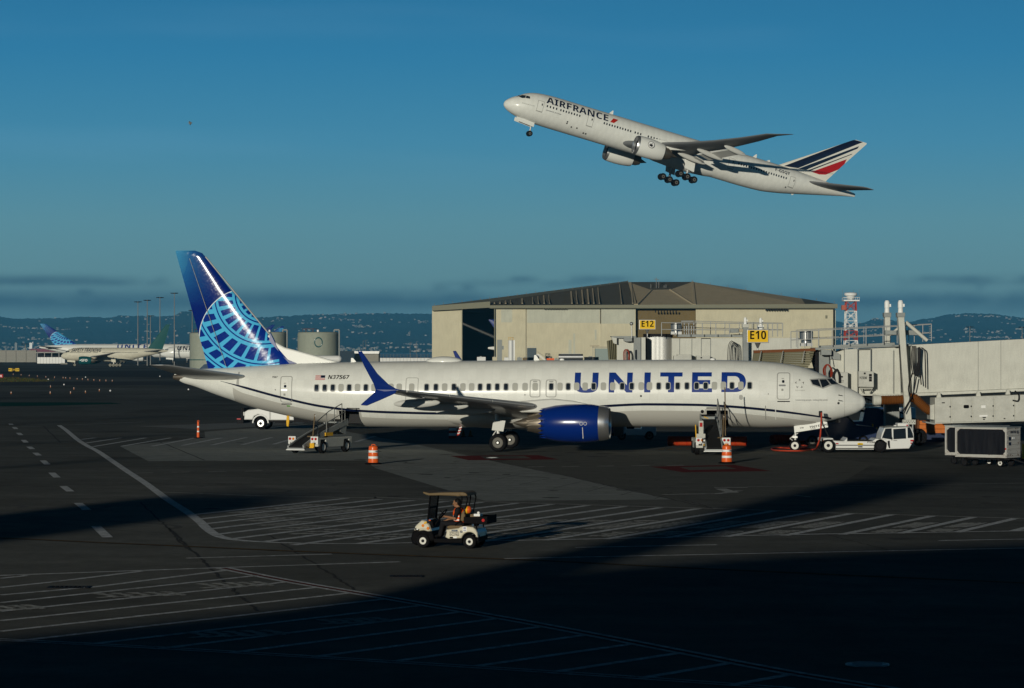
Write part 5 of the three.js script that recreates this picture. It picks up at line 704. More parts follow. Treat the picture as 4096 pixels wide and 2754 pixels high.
// ---------------------------------------------------------------- tanks, masts, tower, far edge of the field
function tank(label, px0, px1, pyTop, Z, drawO) {
  const a = P(px0, pyTop, Z), b = P(px1, pyTop, Z), r = (b[0] - a[0]) / 2, hgt = a[1]; const t = thing('storage_tank', label, 'tank', [(a[0] + b[0]) / 2, 0, -Z], 'storage tanks beyond the taxiway');
  part(t, 'shell', new THREE.LatheGeometry([[0.01, hgt], [r * 0.94, hgt], [r * 0.985, hgt - 0.25], [r, hgt - 0.7], [r, 0]].map(p => new THREE.Vector2(...p)), 48), M.tank);
  part(t, 'roof_rail', [new THREE.TorusGeometry(r * 0.35, 0.06, 6, 20).rotateX(Math.PI / 2).translate(-r * 0.4, hgt + 0.9, 0), ...[0, 1, 2, 3, 4, 5].map(i => bar([-r * 0.4 + r * 0.35 * Math.cos(i), hgt, r * 0.35 * Math.sin(i)], [-r * 0.4 + r * 0.35 * Math.cos(i), hgt + 0.9, r * 0.35 * Math.sin(i)], 0.05))], M.rust);
  part(t, 'vent_pipe', [bar([r * 1.05, 0, 0.6], [r * 1.05, hgt + 0.6, 0.6], 0.22, 10), bar([r * 1.05, hgt + 0.6, 0.6], [r * 0.8, hgt + 0.6, 0.6], 0.24, 10), bar([r * 0.8, hgt + 0.6, 0.6], [r * 0.8, hgt - 0.1, 0.6], 0.2, 10)], M.bridgeGrey);
  part(t, 'roof_hatch', cyl(0.25, 0.35, 0.7, 0, hgt + 0.3, 0), M.reflect);
  part(t, 'blue_band', new THREE.CylinderGeometry(r + 0.015, r + 0.015, 0.25, 48, 1, true).translate(0, hgt * 0.32, 0), M.teal);
  if (drawO) { const g = new THREE.TorusGeometry(1.15, 0.17, 8, 32); g.scale(0.92, 1.12, 0.25).translate(0.5, hgt - 2.9, 0); const p = g.attributes.position; for (let i = 0; i < p.count; i++) { const x = p.getX(i); p.setZ(i, p.getZ(i) + Math.sqrt(r * r - x * x)); } part(t, 'painted_letter_O', g, M.teal); }
}
tank('grey storage tank with a teal letter O, behind the dorsal fin', 1190, 1353, 1329, 800, true);
tank('grey storage tank half hidden by the blue globe tail fin', 1010, 1145, 1329, 815, false);
tank('grey storage tank at the left of the blue tail, partly shaded', 758, 920, 1331, 790, false);
{ const a = P(1195, 1424, 700), t = thing('pipe_tank', 'white horizontal tank with round end beside the dorsal fin', 'tank', [P(1290, 1435, 700)[0], 0, -700]); const y = P(0, 1437, 700)[1]; part(t, 'vessel', [cyl(0.85, 0.85, 9, -0.6, y, 0, 24, 'x'), new THREE.SphereGeometry(0.85, 20, 12).translate(3.9, y, 0)], M.truckWhite); part(t, 'saddle', [box(0.5, y, 1.2, -3, y / 2 - 0.3, 0), box(0.5, y, 1.2, 2, y / 2 - 0.3, 0)], M.concrete); }
function mast(label, px, pyTop, Z, heads = 6) {
  const a = P(px, pyTop, Z), hgt = a[1], t = thing('floodlight_mast', label, 'mast', [a[0], 0, -Z], 'floodlight masts on the field'), k = Z / 1100;
  part(t, 'pole', cyl(0.12 * k, 0.26 * k, hgt, 0, hgt / 2, 0, 10), M.mastMetal);
  part(t, 'head_frame', new THREE.TorusGeometry(0.7 * k, 0.09 * k, 6, 16).rotateX(Math.PI / 2).translate(0, hgt - 0.4, 0), M.mastMetal);
  for (let i = 0; i < heads; i++) { const q = i / heads * Math.PI * 2; part(t, 'floodlight', [box(0.7 * k, 0.28 * k, 0.5 * k, Math.cos(q) * 1.1 * k, hgt - 0.25, Math.sin(q) * 1.1 * k, -q), bar([0, hgt - 0.3, 0], [Math.cos(q) * 1.1 * k, hgt - 0.3, Math.sin(q) * 1.1 * k], 0.05 * k)], M.dark); }
}
mast('thin floodlight mast furthest left of the group of five', 550.6, 1206, 1180); mast('floodlight mast second from left in the group', 588, 1199.5, 1160); mast('shortest floodlight mast, in the middle of the group', 601, 1262, 1210); mast('tall floodlight mast second from the blue tail', 638.8, 1188.5, 1150); mast('tallest floodlight mast nearest the blue tail', 696.4, 1171, 1120); mast('floodlight mast half hidden behind the blue tail', 768, 1240, 1150); mast('small floodlight mast at the far left by the ship', 100.5, 1375, 1700, 4);
mast('small floodlight mast right of the radar tower', 3100 + 1632 / 2.09, 1150 + 328 / 2.09, 1500, 5); mast('small floodlight mast at the right edge', 4090, 1308, 1500, 5);
// tall masts off to the left whose thin shadows cross the road
for (const [x, z, hgt, lab] of [[-109, -24, 33, 'tall mast left of the camera throwing the farthest thin shadow'], [-100, 28, 32, 'tall mast left of the camera throwing the middle thin shadow'], [-95, 66, 31, 'tall mast behind the camera throwing the nearest thin shadow']]) { const t = thing('shadow_mast', lab, 'mast', [x, 0, z], 'masts outside the view'); part(t, 'pole', cyl(0.2, 0.42, hgt, 0, hgt / 2, 0, 12), M.mastMetal); part(t, 'head_frame', box(2.4, 0.5, 0.5, 0, hgt - 0.4, 0), M.mastMetal); }
{ // radar tower
  const Z = 900, c = P(3404, 1346, Z)[0], top = P(0, 1206, Z)[1], t = thing('radar_tower', 'red and white lattice radar tower right of the hangar', 'tower', [c, 0, -Z]);
  const seg = 7; for (let i = 0; i < seg; i++) { const y0 = top * i / seg, y1 = top * (i + 1) / seg, w = y => 2.2 - 0.65 * y / top, gs = [], q = [[1, 1], [1, -1], [-1, -1], [-1, 1]]; for (let k = 0; k < 4; k++) { const a = q[k], b = q[(k + 1) % 4], A = (p, y) => [p[0] * w(y), y, p[1] * w(y)]; gs.push(bar(A(a, y0), A(a, y1), 0.16), bar(A(a, y0), A(b, y1), 0.09), bar(A(b, y0), A(a, y1), 0.09), bar(A(a, y1), A(b, y1), 0.11), bar(A(a, (y0 + y1) / 2), A(b, (y0 + y1) / 2), 0.08)); } part(t, i % 2 ? 'white_lattice' : 'red_lattice', gs, [6, 3, 1].includes(i) ? std([0.42, 0.05, 0.03], 0.6) : M.reflect); }
  part(t, 'platform', [box(5, 0.4, 5, 0, top + 0.2, 0), ...[-1, 1].flatMap(s => [bar([-2.5, top + 1.2, s * 2.5], [2.5, top + 1.2, s * 2.5], 0.06), bar([s * 2.5, top + 1.2, -2.5], [s * 2.5, top + 1.2, 2.5], 0.06), ...[-2.4, -1.2, 0, 1.2, 2.4].map(x => bar([x, top, s * 2.5], [x, top + 1.2, s * 2.5], 0.05))])], M.reflect);
  part(t, 'radome', new THREE.LatheGeometry([[0.01, 0], [1.0, 0], [1.2, 0.5], [1.3, 1.1], [1.95, 1.3], [2.05, 1.7], [1.95, 2.2], [0.01, 2.35]].map(p => new THREE.Vector2(...p)), 28).translate(0, top + 0.5, 0), M.reflect);
  part(t, 'whip_aerial', [[-2.6, 3.8], [2.6, 3.8], [0.8, 3.6]].map(([x, l]) => bar([x, top, 0.6], [x, top + l, 0.6], 0.045)), M.mastMetal);
  part(t, 'side_cabin', box(1.4, 1.5, 2, -2.3, top - 2, 0.4), std([0.4, 0.12, 0.08], 0.7));
}
{ // far edge of the field: sheds, fence, barrier wall, ship
  const w = (name, label, cat, x0, x1, y0, y1, Z, d, m) => { const c = P((x0 + x1) / 2, y1, Z), t = thing(name, label, cat, [c[0], 0, -Z]); return { t, add: (n, a, b, p, q, mm, z = Z, dd = d) => wpart(t, n, uvBox(boxPx(a, b, p, q, z, dd), 0.2), mm) }; };
  let o = w('blast_wall', 'long low grey wall at the far left edge of the field', 'wall', -300, 143, 1402, 1436, 1500, 3); for (let i = 0; i < 11; i++) o.add('wall_panel', -300 + i * 40.4, -300 + i * 40.4 + 39.2, 1402, 1450, M.concrete);
  o = w('shed', 'low dark open shed behind the nose of the training airframe', 'shed', 143, 255, 1409, 1450, 1400, 8); o.add('roof', 143, 260, 1409, 1413, M.mastMetal); o.add('back_wall', 150, 260, 1412, 1450, M.dark, 1408, 1); for (const x of [146, 175, 204, 233]) o.add('post', x, x + 3, 1412, 1453, M.mastMetal, 1400, 0.4);
  o = w('barrier', 'row of white concrete barriers left of the training airframe', 'barrier', 148, 258, 1430, 1436, 1360, 0.7); for (let i = 0; i < 9; i++) o.add('barrier_block', 148 + i * 12.3, 148 + i * 12.3 + 11.6, 1430, 1455, M.truckWhite);
  o = w('barrier', 'row of white barriers between the tank and the hangar', 'barrier', 1520, 1725, 1432, 1440, 1150, 0.7); for (let i = 0; i < 15; i++) o.add('barrier_block', 1517 + i * 13.9, 1517 + i * 13.9 + 13.1, 1433, 1464, M.truckWhite);
  o = w('shipping_shed', 'ribbed grey metal shed right of the tanks', 'shed', 1415, 1516, 1406, 1440, 1100, 12); for (let i = 0; i < 3; i++) o.add('roof_course', 1416 + i, 1517 - i, 1406 + i * 3.4, 1409 + i * 3.4, M.galv, 1099 - i * 0.2, 0.5); o.add('wall', 1418, 1514, 1408, 1470, M.concrete);
  o = w('dark_wall', 'dark blue screen wall beside the storage tank', 'wall', 1358, 1416, 1405, 1450, 1090, 2); o.add('panel', 1358, 1416, 1405, 1475, std([0.03, 0.05, 0.07], 0.8));
  { const t = thing('chain_fence', 'chain link fence along the bay shore between tanks and hangar', 'fence', [P(1620, 1420, 1250)[0], 0, -1250]); for (let i = 0; i < 16; i++) wpart(t, 'fence_post', bar(P(1520 + i * 13.6, 1460, 1250), P(1520 + i * 13.6, 1417, 1250), 0.07), M.mastMetal); for (const y of [1418, 1424, 1430]) wpart(t, 'fence_wire', bar(P(1518, y, 1250), P(1728, y, 1250), 0.04), M.mastMetal); }
  const trk = (label, px, Z, m, s = 1) => { const b = P(px, 1440, Z), t = thing('service_truck', label, 'truck', [b[0], 0, -Z], 'trucks by the far fence'); part(t, 'cab', rbox(2.2 * s, 1.7 * s, 2.1, 0.2, -2.2 * s, 1.5 * s, 0), M.truckWhite); part(t, 'windscreen', box(1.2 * s, 0.6 * s, 2.14, -2.3 * s, 1.85 * s, 0), M.glass); part(t, 'load_bed', rbox(4.2 * s, 1.3 * s, 2.2, 0.1, 1.1 * s, 1.3 * s, 0), m); for (const x of [-2.2, 1.8]) for (const z of [-0.9, 0.9]) wheel(t, x * s, 0.45 * s, z, 0.45 * s, 0.3, M.tyre, M.rim); };
  trk('white pickup truck parked by the fence at its tank end', 1535, 1180, M.truckWhite); trk('rust brown flatbed by the far fence', 1565, 1200, M.rust, 0.9); trk('tan tipper parked mid way along the far fence', 1597, 1195, M.tan); trk('white van by the far fence near the hangar', 1690, 1175, M.truckWhite); trk('orange flatbed by the hangar end of the far fence', 1712, 1170, M.duct, 0.9);
  for (const [px, py, l] of [[1640, 1371, 'slim lamp post on the shore right of the tanks'], [1665, 1368, 'dark lamp post on the shore nearest the hangar'], [1452, 1365, 'slim lamp post on the shore above the grey shed'], [1463, 1362, 'second slim lamp post above the grey shed']]) { const a = P(px, py, 1300), t = thing('lamp_post', l, 'lamp post', [a[0], 0, -1300], 'lamp posts on the shore'); part(t, 'pole', cyl(0.08, 0.12, a[1], 0, a[1] / 2, 0, 8), M.mastMetal); part(t, 'arm', bar([0, a[1], 0], [1, a[1] + 0.1, 0], 0.06), M.mastMetal); }
  { const Z = 6000, b = P(190, 1405, Z), t = thing('cargo_ship', 'distant cargo ship with red hull on the bay', 'ship', [b[0], 0, -Z]); wpart(t, 'hull', exPx([[112, 1402], [118, 1396], [250, 1396], [258, 1402], [256, 1409], [116, 1409]].reverse(), Z, 25), std([0.2, 0.03, 0.025], 0.7)); wpart(t, 'bridge_house', boxPx(116, 127, 1372, 1397, Z, 18), M.reflect); wpart(t, 'funnel', boxPx(128, 131, 1368, 1380, Z + 3, 6), M.reflect); }
  { const Z = 8800, b = P(62, 1395, Z), t = thing('shore_tower', 'pale tower block on the far shore at left', 'building', [b[0], 0, -Z]); wpart(t, 'block', boxPx(57, 67, 1373, 1402, Z, 20), M.concrete); wpart(t, 'roof_plant', boxPx(60, 64, 1370, 1373, Z + 3, 10), M.concrete); }
  // ground equipment in front of the hangar
  const g7 = (x, y) => [1860 + x / 3.644, 1300 + y / 3.644], Zq = 960;
  const eq = (name, label, cat, x0, x1, y0, y1, m, d = 3, Z = Zq) => { const a = g7(x0, y0), b = g7(x1, y1), c = P((a[0] + b[0]) / 2, b[1], Z), t = thing(name, label, cat, [c[0], 0, -Z]); return { t, add: (n, p0, p1, p2, p3, mm, dz = 0, dd = d) => { const u = g7(p0, p2), v = g7(p1, p3); return wpart(t, n, boxPx(u[0], v[0], u[1], v[1], Z + dz, dd), mm); }, Z }; };
  const gnd = 3.644 * (1405 + H * F / Zq - 1300);
  { const a = g7(632, 225), b = g7(705, 225), A = P(a[0], a[1], Zq), B = P(b[0], b[1], Zq), r = (B[0] - A[0]) / 2, t = thing('water_tank', 'tall white cylindrical tank with yellow rail before the hangar doors', 'tank', [(A[0] + B[0]) / 2, 0, -Zq]); part(t, 'shell', lathe([[0, r], [A[1] - 0.2, r], [A[1], r * 0.9], [A[1], 0.01]], 28), M.truckWhite); part(t, 'guard_rail', [new THREE.TorusGeometry(r, 0.06, 6, 20).rotateX(1.57).translate(0, A[1] + 0.9, 0), ...[0, 1, 2, 3, 4, 5, 6].map(i => bar([r * Math.cos(i * 0.9), A[1], r * Math.sin(i * 0.9)], [r * Math.cos(i * 0.9), A[1] + 0.9, r * Math.sin(i * 0.9)], 0.05))], M.yellow); part(t, 'ladder', box(0.5, A[1], 0.3, r + 0.25, A[1] / 2, 0.3), M.galv); }
  let e = eq('equipment_cabinet', 'grey equipment cabinet left of the white tank', 'cabinet', 468, 540, 218, gnd, M.bridgeGrey); e.add('cabinet', 468, 540, 218, gnd, M.bridgeGrey); e.add('side_box', 540, 565, 308, 362, M.bridgeGrey, 0.2, 2);
  e = eq('dark_tank', 'dark blue square tank with rail by the hangar door', 'tank', 905, 1042, 335, gnd, M.dark); e.add('body', 905, 1042, 338, gnd, std([0.07, 0.095, 0.11], 0.6)); e.add('rail', 905, 1040, 318, 322, M.rail, 0.4, 0.1); for (const x of [910, 950, 990, 1034]) e.add('rail_post', x, x + 3, 320, 340, M.rail, 0.4, 0.1);
  e = eq('site_office', 'grey green cabin with flat roof at the E12 bridge', 'cabin', 1885, 2100, 340, gnd, M.tank, 6); e.add('wall', 1900, 2102, 346, gnd, std([0.26, 0.31, 0.29], 0.7)); e.add('roof', 1865, 2092, 322, 330, M.concrete, -1, 8); e.add('post', 1863, 1868, 308, gnd, M.mastMetal, -1, 0.3); e.add('canopy', 1828, 1960, 306, 311, M.rust, -2, 3);
  { const c = P(g7(1550, 0)[0], 1440, Zq), t = thing('steel_tanker', 'long polished steel road tanker before the hangar', 'tanker', [c[0], 0, -Zq]), a = P(g7(1365, 0)[0], 0, Zq)[0] - c[0], b = P(g7(1720, 0)[0], 0, Zq)[0] - c[0], y = P(0, g7(0, 488)[1], Zq)[1]; part(t, 'vessel', cyl(1.05, 1.05, b - a, (a + b) / 2, y + 0.4, 0, 20, 'x'), M.steel); part(t, 'chassis', box(b - a, 0.4, 1.6, (a + b) / 2, y - 0.8, 0), M.dark); for (let i = 0; i < 6; i++) wheel(t, a + 1 + i * (b - a - 2) / 5, 0.5, 1, 0.5, 0.4, M.tyre, M.rim); part(t, 'walkway', box((b - a) * 0.8, 0.1, 0.6, (a + b) / 2, y + 1.5, 0), M.rail); }
  for (const [x0, x1, y0, lab, m] of [[570, 650, 478, 'white tow tractor at the foot of the white tank', M.truckWhite], [668, 730, 480, 'striped white and black cart right of the white tank', M.reflect], [760, 830, 478, 'grey ribbed cart in the equipment row', M.bridgeGrey], [840, 915, 480, 'tan pallet dolly in the equipment row by the hangar', M.tan], [918, 1000, 476, 'dark crate dolly under the dark tank', M.hangarBrown], [1190, 1300, 488, 'orange yellow tow bar trailer before the hangar', M.orange], [1310, 1365, 492, 'low grey cart beside the steel tanker', M.bridgeGrey], [400, 466, 470, 'tan service cart by the open hangar bay', M.hangar], [175, 300, 470, 'white van parked inside the open hangar bay', M.truckWhite], [1740, 1950, 470, 'row of dark hose reels right of the steel tanker', M.dark]]) {
    const q = eq('ground_cart', lab, 'cart', x0, x1, y0, gnd, m); const gg = gnd - 8; q.add('body', x0, x1, y0, gg - 28, m, 0, 2.4); q.add('deck', x0 - 2, x1 + 2, gg - 28, gg - 18, M.dark, -0.3, 3); for (const x of [x0 + 8, x1 - 8]) { const u = P(g7(x, 0)[0], 0, Zq); wpart(q.t, 'wheel', cyl(0.42, 0.42, 0.3, u[0], 0.42, -Zq + 0.2, 16, 'z'), M.tyre); } q.add('fitting', x0 + (x1 - x0) * 0.3, x0 + (x1 - x0) * 0.55, y0 - 12, y0, M.bridgeGrey, 0.5, 1); }
  { const t = thing('air_stairs', 'grey steel stairs on wheels right of the dark tank', 'stairs', [P(g7(1110, 0)[0], 0, Zq)[0], 0, -Zq]); for (let i = 0; i < 9; i++) { const u = P(...g7(1060 + i * 13, 432 + i * 10), Zq); wpart(t, 'step', box(1.0, 0.15, 1.4, u[0], u[1], u[2]), M.galv); } for (const z of [-0.7, 0.7]) { const u = P(...g7(1045, 425), Zq), v = P(...g7(1175, 510), Zq); wpart(t, 'handrail', bar([u[0], u[1] + 0.9, u[2] + z], [v[0], v[1] + 0.9, v[2] + z], 0.06), M.galv); } }
}
// field signs, edge markers and lights
{
  const t = thing('taxiway_sign', 'black and yellow taxiway sign with arrows on the left', 'sign', [gp(52, 1487)[0], 0, gp(52, 1487)[1]]), Z = 832, y0 = P(0, 1486.5, Z)[1], y1 = P(0, 1475, Z)[1], W = v => P(v, 0, Z)[0] - t.position.x;
  [[31.5, 47, M.signYellow], [47, 59, M.black], [59, 74.5, M.signYellow]].forEach(([a, b, m], i) => { part(t, 'panel', box(W(b) - W(a) - 0.02, y1 - y0, 0.25, (W(a) + W(b)) / 2, (y0 + y1) / 2 + 0.05, 0), m); });
  const tx = (s, x, m, sz = 0.5) => part(t, 'lettering', new THREE.ShapeGeometry(textShapes(s, sz)).translate(W(x), (y0 + y1) / 2 - 0.18, 0.14), m); tx('C', 40.5, M.black); tx('D', 50.5, M.signYellow); tx('C', 61, M.black);
  const arrow = (x, d) => part(t, 'arrow', [new THREE.ShapeGeometry(shapeOf([[d * 0.36, 0], [0, 0.22], [0, 0.07], [-d * 0.3, 0.07], [-d * 0.3, -0.07], [0, -0.07], [0, -0.22]])).translate(W(x), (y0 + y1) / 2 + 0.05, 0.14)], M.black); arrow(36, -1); arrow(69.5, 1); part(t, 'leg', [box(0.1, 0.3, 0.1, W(36), 0.1, 0), box(0.1, 0.3, 0.1, W(70), 0.1, 0)], M.dark);
  const b = gp(-10, 1514), s = thing('runway_sign', 'red runway sign with a white letter R at the left edge', 'sign', [b[0], 0, b[1]]), k = -b[1] / F; part(s, 'panel', box(42 * k, 14 * k, 0.25, 0, 9 * k, 0), M.signRed); part(s, 'lettering', new THREE.ShapeGeometry(textShapes('R', 8 * k)).translate(9.5 * k, 5 * k, 0.14), M.reflect); part(s, 'leg', [-1, 1].map(q => box(0.12, 3 * k, 0.12, q * 15 * k, 1 * k, 0)), M.dark);
  const proto = thing('edge_marker', '', 'marker', [0, 0, 0], 'orange taxiway edge markers'); part(proto, 'post', lathe([[0, 0.1], [0.02, 0.07], [0.4, 0.06], [0.44, 0.03], [0.44, 0.005]], 10), std([0.45, 0.17, 0.06], 0.7)); part(proto, 'collar', cyl(0.065, 0.068, 0.1, 0, 0.3, 0, 10), M.reflect);
  const sp = [[150, 1168], [242, 1176], [337, 1184], [432, 1192], [531, 1200], [632, 1205], [732, 1210], [762, 1213], [813, 1217], [896, 1224], [957, 1227], [1022, 1233], [1091, 1238], [1160, 1242], [1232, 1244], [1306, 1246], [126, 1392], [582, 1390], [585, 1316], [819, 1389], [858, 1340], [993, 1380], [1155, 1360]];
  const ORD = ['first', 'second', 'third', 'fourth', 'fifth', 'sixth', 'seventh', 'eighth', 'ninth', 'tenth', 'eleventh', 'twelfth', 'thirteenth', 'fourteenth', 'fifteenth', 'sixteenth'], rows = ['from the left in the far curved row', 'from the left in the nearer scattered row'];
  sp.forEach(([x, y], i) => { const p = gp(x / 2.915, 1100 + y / 2.915), lab = 'small orange edge marker, ' + ORD[i < 16 ? i : i - 16] + ' ' + rows[i < 16 ? 0 : 1]; const o = i ? copyOf(proto, lab, [p[0], 0, p[1]]) : proto; if (!i) { o.position.set(p[0], 0, p[1]); o.userData.label = lab; } o.userData.group = i < 16 ? 'orange edge markers, far row' : 'orange edge markers, near row'; const sc = 0.85; o.scale.setScalar(sc); });
  const lp = thing('ground_light', '', 'light', [0, 0, 0], 'taxiway lights'); part(lp, 'stem', cyl(0.04, 0.05, 0.25, 0, 0.12, 0, 8), M.dark); part(lp, 'globe', new THREE.SphereGeometry(0.13, 12, 8).translate(0, 0.34, 0), M.reflect);
  [[560, 1240], [743, 1304], [995, 1212], [1283, 1380], [1862, 1202], [2195, 1364]].forEach(([x, y], i) => { const p = gp(x / 2.915, 1100 + y / 2.915), lab = 'small white topped taxiway light, ' + ORD[i] + ' from the left'; const o = i ? copyOf(lp, lab, [p[0], 0, p[1]]) : lp; if (!i) { o.position.set(p[0], 0, p[1]); o.userData.label = lab; } });
}

// ---------------------------------------------------------------- jet bridges
function railing(t, pts, h, n, r = 0.03) {          // posts and two rails along a polyline of world points
  const at = f => { const k = Math.min(pts.length - 2, Math.floor(f * (pts.length - 1))), q = f * (pts.length - 1) - k; return [0, 1, 2].map(i => pts[k][i] + (pts[k + 1][i] - pts[k][i]) * q); };
  for (let i = 0; i <= n; i++) { const p = at(i / n); wpart(t, 'railing_post', bar(p, [p[0], p[1] + h, p[2]], r), M.rail); }
  for (const f of [1, 0.5]) for (let i = 0; i < pts.length - 1; i++) wpart(t, 'railing_bar', bar([pts[i][0], pts[i][1] + h * f, pts[i][2]], [pts[i + 1][0], pts[i + 1][1] + h * f, pts[i + 1][2]], r), M.rail);
}
function gateSign(label, word, x0, x1, y0, y1, Z, footY) {
  const a = P(x0, y1, Z), b = P(x1, y0, Z), cx = (a[0] + b[0]) / 2, cy = (a[1] + b[1]) / 2, w = b[0] - a[0], h = b[1] - a[1]; const t = thing('gate_sign', label, 'sign', [cx, P(0, footY, Z)[1], -Z]), o = t.position;
  part(t, 'frame', rbox(w + 0.06, h + 0.06, 0.22, 0.03, 0, cy - o.y, 0), M.galv); part(t, 'face', box(w - 0.06, h - 0.06, 0.02, 0, cy - o.y, 0.115), M.signYellow);
  const q = textShapes(word, 1), s = h * 0.66; part(t, 'lettering', new THREE.ShapeGeometry(textShapes(word, s * 1.0, { sx: w * 0.8 / (q.width * s) })).translate(-w * 0.41, cy - o.y - s * 0.36 * 1.0, 0.13), M.black);
  part(t, 'funnel', new THREE.CylinderGeometry(0.28, 0.05, 0.4, 4).rotateY(Math.PI / 4).translate(0, a[1] - o.y - 0.2, 0), M.galv); part(t, 'pole', bar([0, 0, 0], [0, a[1] - o.y - 0.3, 0], 0.05), M.galv);
}
const g5 = (x, y) => [3100 + x / 2.09, 1150 + y / 2.09], g9 = (x, y) => [2900 + x / 3.151, 1260 + y / 3.151], gE = (x, y) => [2380 + x / 3.761, 1260 + y / 3.761];
function hoist(t, x, y, Z, g, m, n, len, name) {    // loops of cable hanging from a hook
  for (let i = 0; i < n; i++) { const d = (i - (n - 1) / 2) * 14, a = P(...g(x + d - 12, y + 40), Z), b = P(...g(x + d, y), Z), c = P(...g(x + d + 16, y + 45), Z), e = P(...g(x + d - 22, y + len), Z), f = P(...g(x + d + 20, y + len * 0.9), Z); const dz = 0.05 * i; wpart(t, name, tube([[e[0], e[1], e[2] + dz], a, b, c, [f[0], f[1], f[2] + dz]].map(p => [p[0], p[1], p[2] + dz]), 0.035, 26, 6), i % 2 && m === M.cableRed ? M.cable : m); }
}
{ // E10: tunnel, cab, canopy, lift columns and air-conditioning cabinets
  const Z = 181, base = P(3700, 1780, Z), t = thing('jet_bridge', 'pale grey passenger boarding bridge meeting the nose door of the white airliner', 'jet bridge', [base[0], 0, -Z]);
  const E = (pts, z, d, b = 0) => exPx(pts.map(p => g5(...p)).reverse(), z, d, b), wq = (n, pts, z, d, m, b = 0.02) => wpart(t, n, uvBox(E(pts, z, d, b), 0.25), m);
  wq('outer_tunnel', [[1140, 482], [2250, 424], [2250, 838], [1140, 886]], Z - 0.6, 3.4, M.bridge);
  wq('inner_tunnel', [[690, 515], [1142, 492], [1142, 898], [690, 890]], Z, 2.6, M.bridge);
  wq('cab_wall', [[585, 520], [692, 515], [692, 895], [585, 890]], Z - 0.25, 3, M.bridge);
  wq('cab_wall', [[470, 560], [586, 520], [586, 890], [470, 885]], Z + 0.3, 2.5, M.bridge);
  wq('cab_front', [[355, 525], [472, 525], [472, 890], [355, 880]], Z + 0.5, 2.4, M.bridgeGrey);
  wq('cab_roof', [[340, 505], [1000, 486], [1000, 497], [600, 512], [340, 524]], Z - 0.4, 3.2, M.bridgeGrey);
  wq('roof_edge', [[1000, 482], [1145, 476], [1145, 492], [1000, 498]], Z - 0.7, 3.4, M.bridgeGrey);
  wq('roof_walkway', [[385, 488], [1005, 462], [1005, 488], [385, 512]], Z + 0.6, 1.2, M.bridgeGrey);
  for (const x of [690, 800]) wq('panel_frame', [[x, 517], [x + 6, 517], [x + 6, 895], [x, 895]], Z - 0.33, 0.1, M.bridgeGrey, 0.01);
  wq('panel_frame', [[690, 515], [806, 512], [806, 518], [690, 521]], Z - 0.34, 0.1, M.bridgeGrey, 0.01);
  for (const x of [580, 990, 1052]) wq('wall_seam', [[x, 525], [x + 3, 525], [x + 3, 888], [x, 888]], Z - 0.28, 0.06, M.bridgeGrey, 0.005);
  for (const x of [1700, 1890]) wq('wall_seam', [[x, 452 - (x - 1700) * 0.05], [x + 2.5, 452 - (x - 1700) * 0.05], [x + 2.5, 862 - (x - 1700) * 0.04], [x, 862 - (x - 1700) * 0.04]], Z - 0.64, 0.06, M.bridgeGrey, 0.005);
  wq('floor_beam', [[690, 890], [1080, 898], [1080, 912], [690, 905]], Z - 0.4, 3, M.bridge); wq('floor_beam', [[1140, 888], [2250, 840], [2250, 862], [1140, 912]], Z - 0.9, 3.8, M.bridge); wq('under_beam', [[700, 905], [1080, 912], [1080, 925], [700, 920]], Z + 0.3, 2.4, M.dark);
  // lift columns
  for (const [x, w, z, yb, dx] of [[1032, 52, Z - 1.6, 1112, 62], [922, 46, Z + 2.6, 470, 0]]) {
    wq('lift_column', [[x, 248], [x + w, 248], [x + w + dx, yb], [x + dx, yb]], z, 0.7, M.bridge, 0.04);
    wq('column_cap', [[x - 8, 212], [x + w + 8, 212], [x + w + 6, 250], [x - 6, 250]], z - 0.05, 0.8, M.bridgeGrey, 0.03);
    const c = P(...g5(x + w / 2, 190), z), k = 0.19; wpart(t, 'lift_motor', [cyl(0.15, 0.17, 0.3, c[0], c[1] - 0.02, c[2] - 0.35), cyl(0.17, 0.17, 0.36, c[0], c[1] + 0.32, c[2] - 0.35), cyl(0.11, 0.17, 0.12, c[0], c[1] + 0.56, c[2] - 0.35), box(0.14, 0.18, 0.16, c[0] + 0.18, c[1] + 0.3, c[2] - 0.35)], M.reflect);
  }
  wq('column_foot', [[1085, 872], [1118, 876], [1120, 912], [1088, 908]], Z - 1.72, 0.1, M.bridge); wq('cross_beam', [[925, 360], [1020, 362], [1020, 398], [925, 396]], Z - 0.2, 0.6, M.bridgeGrey); wq('cross_beam', [[1085, 358], [1215, 362], [1215, 402], [1085, 398]], Z - 0.3, 0.6, M.bridgeGrey);
  wpart(t, 'stay', bar(P(...g5(1095, 290), Z - 1), P(...g5(1275, 445), Z - 1), 0.12, 8), M.bridge); wpart(t, 'stay', bar(P(...g5(1030, 345), Z), P(...g5(960, 400), Z), 0.08, 8), M.bridge);
  { const a = P(...g5(1100, 912), Z + 0.6); wpart(t, 'drive_column', box(0.9, a[1], 0.9, P(...g5(975, 1000), Z + 3)[0], a[1] / 2, -Z - 3), M.bridgeGrey); wpart(t, 'wheel_bogie', [box(2.4, 0.5, 1.6, P(...g5(1080, 0), Z)[0], 0.7, -Z - 0.4)], M.dark); for (const q of [-0.8, 0.8]) { const c = P(...g5(1080, 0), Z)[0] + q; const m = wpart(t, 'bogie_wheel', revolve([[-0.3, 0.3], [-0.3, 0.5], [0, 0.55], [0.3, 0.5], [0.3, 0.3], [0.2, 0.01]], 20).rotateY(Math.PI / 2).translate(c, 0.55, -Z + 0.9), M.tyre); } }
  const rp = (x, y, z = Z + 0.1) => P(...g5(x, y), z);
